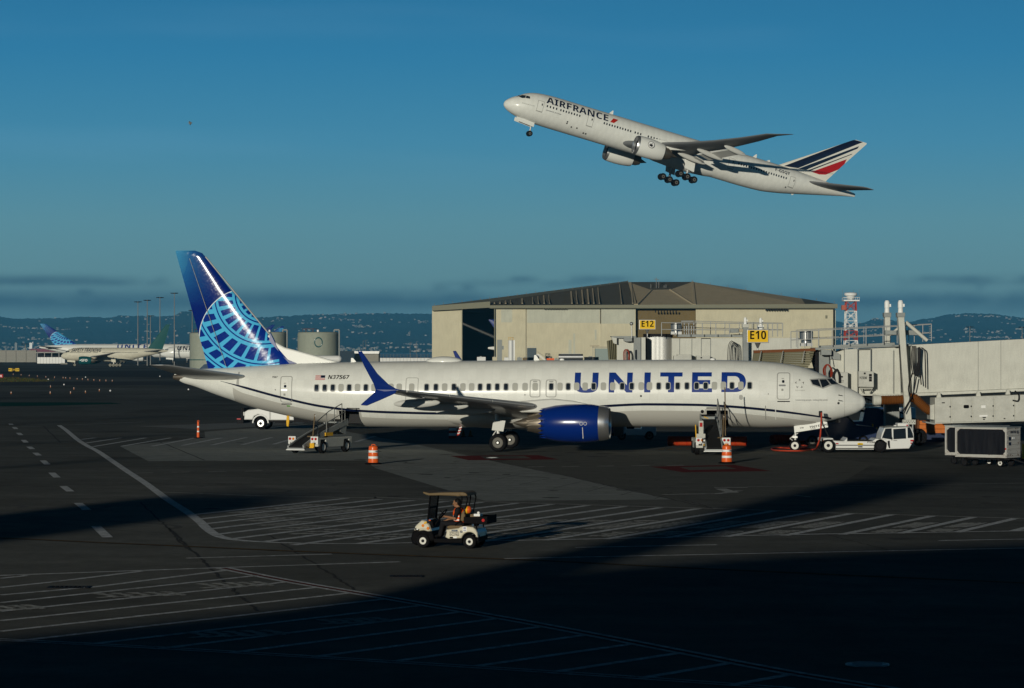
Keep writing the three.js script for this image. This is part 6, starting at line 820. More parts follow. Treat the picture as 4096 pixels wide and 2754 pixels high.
  railing(t, [rp(135, 512, Z + 0.4), rp(385, 500, Z + 0.3), rp(1000, 470), rp(1310, 452)], 1.08, 13); railing(t, [rp(180, 500, Z + 2.6), rp(1310, 448, Z + 2.6)], 1.1, 6, 0.025);
  wpart(t, 'ladder', [0, 1, 2, 3, 4, 5, 6].map(i => bar(rp(1290, 330 + i * 18), rp(1312, 330 + i * 18), 0.022)), M.rail);
  { const c = P(...g5(263, 480), Z + 1.2); const k = 0.55, dr = (r0, r1, h, y) => cyl(r0 * k, r1 * k, h * k, c[0], c[1] + y * k, c[2], 28); wpart(t, 'exhaust_drum', [dr(0.76, 0.76, 0.1, 1.55), dr(0.8, 0.78, 0.75, 1.08), dr(0.82, 0.82, 0.07, 0.7), dr(0.6, 0.6, 0.5, 0.42), box(0.75, 0.2, 0.66, c[0], c[1], c[2])], M.galv); wpart(t, 'exhaust_band', [dr(0.83, 0.83, 0.05, 0.62), dr(0.81, 0.81, 0.06, 1.48)], M.dark); }
  // folding canopy: overlapping slats of dull canvas
  for (let i = 0; i < 8; i++) { const y = 0 + i; const a0 = [365 - i * 3, 468 + i * 22], a1 = [1128 - i * 8 + (i > 4 ? -(i - 4) * 12 : 0), 462 + i * 30]; const pts = [a0, a1, [a1[0] - 6, a1[1] + 26], [a0[0] - 4, a0[1] + 24]].map(p => g9(...p)); wpart(t, 'canopy_slat', exPx(pts.reverse(), Z - 0.2 + i * 0.16 * -1, 0.35, 0.03).rotateX(0), M.canvas); }
  for (const x of [460, 735, 1005]) wpart(t, 'canopy_strap', tube([P(...g9(x, 460), Z - 0.35), P(...g9(x - 14, 520), Z - 0.95), P(...g9(x - 32, 600), Z - 1.55)], 0.035, 10, 6), M.bridge);
  wpart(t, 'canopy_frame', beam(P(...g9(360, 466), Z - 0.1), P(...g9(1140, 440), Z - 0.1), 0.18, 0.3), M.rust);
  wq('cab_side_painted_shade', [[300, 540], [362, 520], [362, 880], [345, 700]], Z + 0.2, 1.2, M.dark);  // near-black slab: the shade on the cab side is put into its colour
  // boxes on the bridge wall, hoses and brackets
  wq('junction_box', [[388, 522], [475, 524], [475, 568], [388, 566]], Z - 0.5, 0.5, M.bridgeGrey); wq('hoist_bracket', [[475, 520], [550, 562], [550, 610], [460, 600]], Z + 0.1, 0.3, M.bridgeGrey);
  const cab = (n, x0, x1, y0, y1, z, m) => wq(n, [[x0, y0], [x1, y0 + 2], [x1, y1 + 4], [x0, y1]], z, 0.9, m, 0.02);
  cab('control_cabinet', 490, 612, 708, 900, Z - 1.3, M.cabinet); cab('ground_power_unit', 702, 828, 702, 832, Z - 1.3, M.cabinet);
  for (const [x0, y0, x1, y1] of [[538, 742, 570, 755], [745, 713, 760, 728], [788, 725, 812, 745], [788, 748, 812, 766], [788, 768, 812, 788]]) wq('cabinet_grille', [[x0, y0], [x1, y0], [x1, y1], [x0, y1]], Z - 1.32, 0.05, M.dark, 0.005);
  for (let i = 0; i < 10; i++) { const x = 538 + (i % 5) * 9, y = 778 + Math.floor(i / 5) * 12; wq('button', [[x, y], [x + 4, y], [x + 4, y + 5], [x, y + 5]], Z - 1.32, 0.04, M.dark, 0.003); }
  { const a = P(...g5(708, 768), Z - 1.34), s = P(...g5(776, 768), Z - 1.34)[0] - a[0]; wpart(t, 'maker_lettering', new THREE.ShapeGeometry(textShapes('PCXTREME', 0.16, { sx: s / textShapes('PCXTREME', 0.16).width, f: fontR })).translate(...a), M.black); }
  wpart(t, 'cabinet_stand', [bar(P(...g5(712, 832), Z - 1), P(...g5(735, 880), Z - 0.5), 0.04), bar(P(...g5(820, 832), Z - 1), P(...g5(795, 885), Z - 0.5), 0.04), bar(P(...g5(715, 845), Z - 1), P(...g5(818, 845), Z - 1), 0.04)], M.bridge);
  for (const [dx, m] of [[0, M.cableRed], [10, M.cableRed], [-8, M.cableRed]]) wpart(t, 'red_hose', tube([P(...g5(418 + dx, 740), Z - 1.1), P(...g5(414 + dx, 680), Z - 1.2), P(...g5(440 + dx * 0.5, 645), Z - 1.2), P(...g5(470 + dx * 0.5, 680), Z - 1.2), P(...g5(474 + dx, 750), Z - 1.1)], 0.032, 24, 7), m);
  for (const dx of [0, 9]) wpart(t, 'black_cable', tube([P(...g5(500 + dx, 810), Z - 1.4), P(...g5(488 + dx, 730), Z - 1.4), P(...g5(520, 684 + dx), Z - 1.4), P(...g5(545 - dx, 730), Z - 1.4), P(...g5(548 - dx, 800), Z - 1.4)], 0.045, 24, 7), M.cable);
  wpart(t, 'hook', bar(P(...g5(455, 566), Z - 0.7), P(...g5(458, 640), Z - 1.1), 0.03), M.dark);
  // cable loops by the near column
  for (let i = 0; i < 4; i++) wpart(t, 'hanging_cable', tube([P(...g5(1150 + i * 10, 490), Z - 1.4), P(...g5(1142 + i * 12, 640), Z - 1.5), P(...g5(1160 + i * 12, 730 + i * 6), Z - 1.5), P(...g5(1195 + i * 5, 640), Z - 1.5), P(...g5(1205 + i * 3, 500), Z - 1.4)], 0.032, 30, 6), M.cable);
  wpart(t, 'hanging_cable', tube([P(...g5(1225, 505), Z - 1.4), P(...g5(1250, 520), Z - 1.4), P(...g5(1258, 600), Z - 1.4), P(...g5(1262, 840), Z - 1.4)], 0.04, 24, 6), M.cable); wpart(t, 'hanging_cable', tube([P(...g5(1220, 510), Z - 1.4), P(...g5(1212, 650), Z - 1.4), P(...g5(1225, 815), Z - 1.4)], 0.04, 24, 6), M.cable);
  wpart(t, 'hanging_cable', [tube([P(...g5(1185, 750), Z - 1.5), P(...g5(1160, 880), Z - 1.4), P(...g5(1120, 960), Z - 1.8), P(...g5(1070, 1040), Z - 2)], 0.04, 24, 6), tube([P(...g5(1150, 720), Z - 1.5), P(...g5(1118, 850), Z - 2.4), P(...g5(1130, 930), Z - 2.4), P(...g5(1085, 1050), Z - 2.2)], 0.04, 24, 6), tube([P(...g5(1040, 480), Z - 1.7), P(...g5(1052, 700), Z - 1.7), P(...g5(1062, 880), Z - 1.7)], 0.035, 20, 6)], M.cable);
  // air-conditioning cabinets slung below, with doors
  const ac = [[1345, 1478], [1478, 1655], [1655, 1838], [1838, 2010], [2010, 2200]];
  const cabT = thing('air_conditioning_unit', 'row of grey cabinet doors slung under the boarding bridge', 'air conditioner', [P(...g5(1700, 0), Z - 2)[0], 0, -(Z - 2)]);
  const sl = x => (x - 1345) * -0.018, wc = (n, pts, z, d, m, b = 0.02) => wpart(cabT, n, uvBox(E(pts, z, d, b), 0.3), m);
  wc('housing', [[1340, 924], [2200, 895], [2200, 1118], [1340, 1142]], Z - 1.8, 2.2, M.cabinet);
  ac.forEach(([a, b]) => { const d = wc('cabinet_door', [[a + 5, 930 + (a - 1345) * -0.03], [b - 5, 930 + (b - 1345) * -0.03], [b - 5, 1132 + (b - 1345) * -0.028], [a + 5, 1132 + (a - 1345) * -0.028]], Z - 1.87, 0.09, M.cabinet, 0.015); const hy = 1030 + sl(b); for (const yy of [hy - 35, hy + 50]) wpart(d, 'latch', uvBox(E([[b - 16, yy], [b - 8, yy], [b - 8, yy + 12], [b - 16, yy + 12]], Z - 1.93, 0.08), 1), M.dark); });
  wc('round_window', [[1580, 990], [1586, 984], [1618, 984], [1624, 990], [1624, 1006], [1618, 1012], [1586, 1012], [1580, 1006]], Z - 1.92, 0.06, M.black, 0.005); wc('placard', [[1727, 988], [1764, 987], [1764, 1010], [1727, 1011]], Z - 1.91, 0.03, M.reflect, 0.003); wc('placard', [[1712, 1070], [1780, 1068], [1780, 1082], [1712, 1084]], Z - 1.91, 0.03, M.reflect, 0.003); for (const [x, y, w] of [[1738, 1085, 28], [1742, 1100, 16], [1915, 1094, 14], [1398, 962, 24]]) wc('dark_label', [[x, y], [x + w, y], [x + w, y + 8], [x, y + 8]], Z - 1.91, 0.03, M.dark, 0.003);
  wc('side_unit', [[1300, 985], [1345, 978], [1345, 1110], [1300, 1105]], Z - 1.5, 1.4, M.cabinet); wc('base_tray', [[1262, 1122], [1345, 1135], [1345, 1150], [1262, 1135]], Z - 1.6, 1.6, M.bridgeGrey);
  for (const [x, y] of [[1374, 905], [1705, 893], [1952, 880]]) wc('hanger', [[x - 10, y - 22], [x + 10, y - 23], [x + 20, y + 18], [x - 20, y + 19]], Z - 1.6, 0.3, M.bridge);
  wpart(cabT, 'flex_hose', tube([P(...g5(1990, 945), Z - 2), P(...g5(2035, 950), Z - 2), P(...g5(2040, 900), Z - 2), P(...g5(2010, 868), Z - 1.8)], 0.05, 20, 6), M.cable);
  // ribbed orange air duct
  const d = thing('air_duct', 'ribbed orange brown air duct hanging under the boarding bridge', 'duct', [P(...g5(1100, 960), Z - 1)[0], 0, -(Z - 1)]);
  const path = new THREE.CatmullRomCurve3([[880, 945], [980, 942], [1075, 938], [1160, 925], [1210, 965], [1260, 1010], [1302, 1035]].map(p => V(P(...g5(...p), Z - 1.1))));
  for (let i = 0; i < 34; i++) { const f = i / 34, p = path.getPointAt(f + 0.012), tg = path.getTangentAt(f + 0.012), g = new THREE.CylinderGeometry(0.25, 0.25, 0.2, 18); const rib = new THREE.TorusGeometry(0.265, 0.035, 6, 18).rotateX(Math.PI / 2); const q = new THREE.Quaternion().setFromUnitVectors(new THREE.Vector3(0, 1, 0), tg); const m = join([g, rib]); m.applyQuaternion(q).translate(p.x, p.y, p.z); wpart(d, 'duct_rib', m, M.duct); }
  { const p = path.getPointAt(0), g = new THREE.CylinderGeometry(0.36, 0.3, 0.5, 20).rotateZ(Math.PI / 2).translate(p.x - 0.2, p.y, p.z); wpart(d, 'duct_collar', g, M.bridge); }
  gateSign('yellow gate sign reading E10', 'E10', 2989, 3074, 1320, 1371, 188, 1405);
}
{ // E12, farther away behind the fuselage
  const Z = 249, base = P(2800, 1460, Z), t = thing('jet_bridge', 'farther passenger boarding bridge behind the fuselage crown, below the E12 sign', 'jet bridge', [base[0], 0, -Z]);
  const wq = (n, pts, z, d, m, b = 0.02) => wpart(t, n, uvBox(exPx(pts.map(p => gE(...p)).reverse(), z, d, b), 0.25), m);
  const yb = 900;
  wq('cab_wall', [[330, 352], [590, 345], [590, yb], [330, yb]], Z, 3, M.bridge); wq('cab_wall', [[585, 345], [690, 340], [690, yb], [585, yb]], Z - 0.5, 3, M.bridgeGrey); wq('cab_wall', [[688, 340], [762, 338], [762, yb], [688, yb]], Z - 0.3, 3, M.bridge);
  wq('cab_roof', [[248, 322], [620, 320], [620, 354], [330, 354], [248, 330]], Z - 0.4, 3.4, M.bridgeGrey); wq('cab_window', [[604, 540], [612, 528], [632, 526], [632, 676], [612, 672], [604, 655]], Z - 0.56, 0.1, M.glass, 0.005); wq('door_gap_painted_shade', [[762, 336], [778, 336], [778, yb], [762, yb]], Z + 0.2, 1, M.dark);  // the dark strip beside the cab paints the shadow in the gap
  { const a = P(...gE(778, 345), Z), b = P(...gE(1160, 345), Z), r = (b[0] - a[0]) / 2; for (let i = 0; i < 30; i++) { const q = Math.PI * (i + 0.5) / 30; wpart(t, 'rotunda_rib', cyl(0.135, 0.135, a[1] + 0.2, (a[0] + b[0]) / 2 - r * Math.cos(q), (a[1]) / 2, -Z - 2.2 + r * 0.5 * Math.sin(q), 8), M.galv); } wpart(t, 'rotunda_drum', new THREE.CylinderGeometry(r, r, a[1], 36).scale(1, 1, 0.48).translate((a[0] + b[0]) / 2, a[1] / 2, -Z - 2.2), M.galv); wpart(t, 'rotunda_cap', new THREE.CylinderGeometry(r + 0.2, r + 0.2, 0.3, 36).scale(1, 1, 0.52).translate((a[0] + b[0]) / 2, a[1] + 0.2, -Z - 2.2), M.dark); }
  wq('tunnel', [[1158, 355], [2400, 350], [3100, 345], [3100, yb], [1158, yb]], Z + 0.5, 3, M.bridge);
  wq('tunnel_roof_beam', [[1250, 295], [2230, 295], [2230, 335], [1250, 335]], Z + 0.8, 1.5, M.bridgeGrey);
  for (const x of [1275, 1458, 1600, 1740]) wq('panel_seam', [[x - 4, 358], [x + 4, 358], [x + 4, yb], [x - 4, yb]], Z + 0.44, 0.1, M.bridgeGrey, 0.01);
  wq('panel_frame', [[1600, 352], [1740, 352], [1740, 362], [1600, 362]], Z + 0.43, 0.1, M.dark, 0.01);
  for (let i = 0; i < 5; i++) wq('canopy_slat', [[180 + i * 30, 395 - i * 9], [214 + i * 30, 385 - i * 6], [232 + i * 26, 676], [205 + i * 26, 676]], Z - 0.8 + i * 0.25, 0.4, M.canvas, 0.03); wq('canopy_hood', [[248, 332], [330, 352], [330, 445], [280, 430]], Z - 0.6, 1, M.bridge);
  wq('junction_box', [[434, 345], [560, 348], [560, 400], [480, 405], [434, 395]], Z - 0.9, 0.7, M.bridgeGrey); wpart(t, 'camera_pole', [bar(P(...gE(557, 395), Z - 0.7), P(...gE(553, 130), Z - 0.7), 0.055), new THREE.SphereGeometry(0.16, 10, 8).translate(...P(...gE(550, 135), Z - 0.7))], M.galv);
  for (const dx of [0, 14, 30, 46]) wpart(t, 'red_hose', tube([P(...gE(432 + dx, 690), Z - 1), P(...gE(432 + dx, 560), Z - 1), P(...gE(460 + dx * 0.7, 520), Z - 1), P(...gE(500 + dx * 0.4, 560), Z - 1), P(...gE(505 + dx * 0.5, 690), Z - 1)], 0.035, 20, 6), dx > 35 ? M.cable : M.cableRed);
  for (let i = 0; i < 4; i++) wpart(t, 'hanging_cable', tube([P(...gE(1995 + i * 22, 700), Z - 0.6), P(...gE(2018 + i * 22, 440), Z - 0.6), P(...gE(2058 + i * 18, 392 + i * 9), Z - 0.6), P(...gE(2100 + i * 14, 440), Z - 0.6), P(...gE(2108 + i * 18, 700), Z - 0.6)], 0.03, 22, 6), M.cable);
  wq('hoist_box', [[2038, 215], [2165, 210], [2165, 270], [2038, 272]], Z - 0.6, 0.8, M.bridgeGrey); wq('hoist_arm', [[2160, 215], [2240, 215], [2240, 258], [2160, 258]], Z - 0.4, 0.4, M.roofTan);
  wq('lift_column', [[2232, 185], [2312, 185], [2312, yb], [2232, yb]], Z - 0.7, 0.8, M.bridgeGrey); wq('column_cap', [[2222, 140], [2320, 140], [2320, 190], [2222, 190]], Z - 0.75, 0.9, M.bridge); { const c = P(...gE(2268, 120), Z - 0.7); const mot = (c, lo) => [cyl(0.13, 0.15, 0.24, c[0], c[1] + lo, c[2]), cyl(0.14, 0.14, 0.3, c[0], c[1] + lo + 0.28, c[2]), cyl(0.08, 0.13, 0.1, c[0], c[1] + lo + 0.47, c[2]), box(0.12, 0.14, 0.14, c[0] + 0.15, c[1] + lo + 0.26, c[2])]; wpart(t, 'lift_motor', mot([c[0], c[1], c[2] - 0.3], -0.05), M.reflect); const e = P(...g9(452, 100), Z + 2.6); wpart(t, 'lift_motor', [...mot(e, -0.1), box(0.5, 0.35, 0.5, e[0], e[1] - 0.42, e[2]), box(0.4, 1.6, 0.4, e[0], e[1] - 1.3, e[2])], M.reflect); }
  railing(t, [P(...gE(1003, 320), Z), P(...gE(2330, 332), Z), P(...g9(728, 275), Z)], 1.17, 13, 0.04);
  railing(t, [P(...gE(1305, 290), Z + 2.8), P(...g9(728, 272), Z + 2.8)], 1.17, 7, 0.035);
  { const c = P(...gE(1222, 300), Z + 1.2); const k = 0.5, dr = (r0, r1, h, y) => cyl(r0 * k, r1 * k, h * k, c[0], c[1] + y * k * 0.6, c[2], 28); wpart(t, 'exhaust_drum', [dr(0.82, 0.82, 0.1, 3.3), dr(0.95, 0.92, 0.8, 2.5), dr(0.97, 0.97, 0.08, 1.8), dr(0.8, 0.85, 0.7, 1.2), box(0.95, 0.25, 0.8, c[0], c[1] + 0.15, c[2])], M.galv); wpart(t, 'drum_band', [dr(0.985, 0.985, 0.08, 3.1), dr(0.985, 0.985, 0.06, 1.68)], M.dark); }
  for (let i = 0; i < 5; i++) wpart(t, 'roof_pipe', bar(P(...gE(1345 + i * 36, 295), Z + 1.5), P(...gE(1345 + i * 36, 115 + (i % 2) * 40), Z + 1.5), 0.06), M.rail); wpart(t, 'roof_pipe_header', bar(P(...gE(1300, 98), Z + 1.5), P(...gE(1482, 98), Z + 1.5), 0.08), M.rail);
  wq('roof_cabinet', [[1188, 618], [1455, 618], [1455, yb], [1188, yb]], Z - 1.4, 1.2, M.cabinet); wq('roof_cabinet', [[1240, 596], [1452, 596], [1452, 620], [1240, 620]], Z - 1.2, 1, M.cabinet); wq('roof_cabinet', [[1530, 618], [1735, 618], [1735, yb], [1530, yb]], Z - 1.4, 1.2, M.cabinet); wq('cabinet_grille', [[1590, 636], [1612, 636], [1612, 656], [1590, 656]], Z - 1.44, 0.06, M.dark, 0.005);
  gateSign('yellow gate sign reading E12', 'E12', 2557.6, 2621.7, 1281, 1318, Z + 1, 1348);
  wq('support_leg', [[1900, 700], [2000, 700], [2000, 1400], [1900, 1400]], Z + 1, 0.8, M.bridgeGrey);
}
{ // plant seen below and behind the E10 bridge
  const ZC = 188, b = P(3740, 1746, ZC), t = thing('waste_container', 'orange sided container with dark blue base under the boarding bridge', 'container', [b[0], 0, -ZC]); for (let i = 0; i < 3; i++) wpart(t, 'side_panel', boxPx(3676, 3804, 1684 + i * 16.8, 1700 + i * 16.8, ZC - 0.05 * (i % 2), 2.4, 0.02), std([0.62, 0.18, 0.04], 0.7, 0, { map: grime })); wpart(t, 'corner_post', boxPx(3671, 3677, 1680, 1768, ZC - 0.2, 2.8), M.rust); wpart(t, 'corner_post', boxPx(3803, 3809, 1680, 1768, ZC - 0.2, 2.8), M.rust); wpart(t, 'base', boxPx(3676, 3804, 1734.5, 1768, ZC, 2.3), std([0.02, 0.03, 0.07], 0.6));
  const v = gp(3390, 1798), t2 = thing('parked_van', 'dark blue van parked in the shade behind the nose gear', 'van', [v[0], 0, v[1] - 6]); part(t2, 'body', extr([[-2.6, 0.35], [2.6, 0.35], [2.6, 1.0], [2.2, 1.25], [1.2, 1.35], [0.4, 2.2], [-2.5, 2.25], [-2.6, 1.2]], 1.9, 0.12), gloss([0.02, 0.035, 0.09], 0.3, 0.8)); part(t2, 'windscreen', extr([[1.15, 1.4], [0.42, 2.12], [0.3, 2.1], [1.0, 1.38]], 1.95, 0.01), M.glass); part(t2, 'side_window', box(0.9, 0.5, 1.94, -0.3, 1.75, 0), M.glass); for (const x of [-1.6, 1.6]) for (const z of [-0.8, 0.85]) wheel(t2, x, 0.36, z, 0.36, 0.24, M.tyre, M.rim); part(t2, 'headlight', box(0.3, 0.18, 1.7, 2.35, 1.02, 0), M.lampClear);
  const s = gp(3480, 1770), t3 = thing('stairs_truck', 'blue stairs truck behind the white nose', 'truck', [s[0], 0, s[1]]); part(t3, 'cab', extr([[-2.4, 0.5], [2.2, 0.5], [2.2, 1.2], [1.4, 1.4], [0.8, 2.3], [-0.4, 2.3], [-0.6, 1.4], [-2.4, 1.4]], 2, 0.08), gloss([0.02, 0.05, 0.14], 0.35, 0.6)); part(t3, 'windscreen', extr([[1.32, 1.48], [0.85, 2.2], [0.6, 2.2], [0.9, 1.48]], 2.04, 0.01), M.glass); part(t3, 'roof_board', box(2.4, 0.16, 1.4, -0.6, 2.45, 0.3), M.truckWhite); part(t3, 'stair_stringer', [beam([-2.6, 2.9, 0.7], [2.4, 0.9, 0.7], 0.14, 0.2), beam([-2.6, 2.9, -0.7], [2.4, 0.9, -0.7], 0.14, 0.2)], M.dark); for (let i = 0; i < 12; i++) part(t3, 'step', box(0.3, 0.05, 1.3, -2.4 + i * 0.42, 2.9 - i * 0.168, 0), M.dark); for (const z of [-0.72, 0.72]) part(t3, 'handrail', [bar([-2.6, 3.8, z], [2.3, 1.85, z], 0.03), ...[0, 1, 2, 3, 4].map(i => bar([-2.5 + i * 1.15, 2.9 - i * 0.46, z], [-2.5 + i * 1.15, 3.75 - i * 0.46, z], 0.025))], M.dark); for (const x of [-1.5, 1.4]) for (const z of [-0.85, 0.9]) wheel(t3, x, 0.42, z, 0.42, 0.28, M.tyre, M.rim);
  const c = P(3600, 1690, 214), t4 = thing('white_truck', 'white box truck behind the bridge column', 'truck', [c[0], 0, -214]); wpart(t4, 'cargo_box', boxPx(3590, 3664, 1632, 1672, 214, 2.4, 0.05), M.truckWhite); wpart(t4, 'cargo_door', boxPx(3640, 3663, 1654, 1674, 213.8, 0.2), M.truckWhite); wpart(t4, 'cab', boxPx(3560, 3592, 1642, 1676, 214.1, 2.2, 0.1), M.truckWhite); wpart(t4, 'chassis', boxPx(3562, 3662, 1674, 1690, 214.3, 1.9), M.dark); for (const x of [3574, 3648]) { const u = P(x, 0, 214); wpart(t4, 'wheel', cyl(0.48, 0.48, 0.3, u[0], 0.48, -214.1, 20, 'z'), M.tyre); }
  const d = gp(3680, 1808), t5 = thing('control_console', 'small grey control console at the foot of the bridge column', 'console', [d[0] - 1.2, 0, d[1] - 8]); const zc = -(d[1] - 8); wpart(t5, 'panel', boxPx(3612, 3664, 1680, 1699, zc, 0.3, 0.02), M.cabinet); for (let i = 0; i < 10; i++) wpart(t5, 'button', boxPx(3615 + i * 4.8, 3617.5 + i * 4.8, 1684 + (i % 2) * 6, 1687 + (i % 2) * 6, zc - 0.03, 0.06), M.dark); wpart(t5, 'leg', [bar(P(3636, 1695, zc + 0.1), [P(3636, 0, zc)[0], 0, -zc - 0.1], 0.05), bar(P(3652, 1695, zc + 0.1), [P(3652, 0, zc)[0], 0, -zc - 0.1], 0.05)], M.rail);
  const w1 = gp(3400, 1780), t6 = thing('yellow_equipment', 'yellow and red work stand behind the pushback tug', 'equipment', [gp(3460, 1786)[0], 0, gp(3460, 1786)[1]]); part(t6, 'cover', rbox(0.55, 0.5, 0.5, 0.1, -0.2, 1.05, 0), M.yellow); part(t6, 'red_post', [box(0.1, 0.6, 0.1, -0.65, 0.95, 0), box(0.08, 0.6, 0.1, -0.85, 0.95, 0)], M.red); part(t6, 'frame', [bar([-1, 0.6, 0], [0.8, 0.6, 0], 0.05), bar([0.5, 0, 0], [0.5, 1.4, 0], 0.05), bar([-0.9, 0, 0], [-0.9, 0.9, 0], 0.05), bar([0.7, 0, 0], [0.75, 1.2, 0], 0.04)], M.yellow);
}

// ---------------------------------------------------------------- ground vehicles and small things on the stand
function barrel(label, px, py) {
  const [x, z] = gp(px, py), t = thing('traffic_barrel', label, 'barrel', [x, 0, z], 'orange barrels before the airliner');
  part(t, 'base', lathe([[0, 0.01], [0, 0.46], [0.05, 0.45], [0.09, 0.34], [0.1, 0.01]], 24), M.black);
  const segs = [[0.08, 0.3, 0.285, 0.28, 'o'], [0.3, 0.42, 0.272, 0.27, 'w'], [0.42, 0.62, 0.272, 0.265, 'o'], [0.62, 0.74, 0.258, 0.255, 'w'], [0.74, 0.93, 0.256, 0.24, 'o']];
  for (const [a, b, r0, r1, m] of segs) part(t, m === 'o' ? 'orange_section' : 'reflective_band', lathe([[a, r0 * 0.97], [a + 0.015, r0], [b - 0.015, r1], [b, r1 * 0.97]], 28), m === 'o' ? M.orange : M.reflect);
  part(t, 'top', lathe([[0.93, 0.235], [0.98, 0.2], [0.985, 0.01]], 28), M.orange); part(t, 'handle', [bar([-0.1, 0.98, 0], [-0.08, 1.04, 0], 0.02), bar([0.1, 0.98, 0], [0.08, 1.04, 0], 0.02), bar([-0.09, 1.04, 0], [0.09, 1.04, 0], 0.025)], M.orange);
  part(t, 'lettering', new THREE.ShapeGeometry(textShapes('UNITED', 0.07)).translate(0.0, 0.65, 0.262).rotateY(0.35), M.dark);
}
barrel('orange and white barrel left of the main wheels, on the open apron', 1493, 1858); barrel('orange and white barrel before the front belt loader', 2908, 1855);
{ const [x, z] = gp(792, 1753), t = thing('delineator_post', 'slim orange post with white bands on a black base', 'post', [x, 0, z]); part(t, 'base', rbox(0.62, 0.05, 0.5, 0.02, 0, 0.025, 0), M.black); for (const [a, b, r, m] of [[0.05, 0.4, 0.1, 'o'], [0.4, 0.5, 0.085, 'w'], [0.5, 0.72, 0.082, 'o'], [0.72, 0.83, 0.078, 'w'], [0.83, 1.12, 0.075, 'o']]) part(t, m === 'o' ? 'orange_section' : 'white_band', cyl(r * 0.96, r, b - a, 0, (a + b) / 2, 0, 16), m === 'o' ? M.orange : M.reflect); part(t, 'top_loop', new THREE.TorusGeometry(0.06, 0.02, 6, 14).translate(0, 1.15, 0), M.orange); }
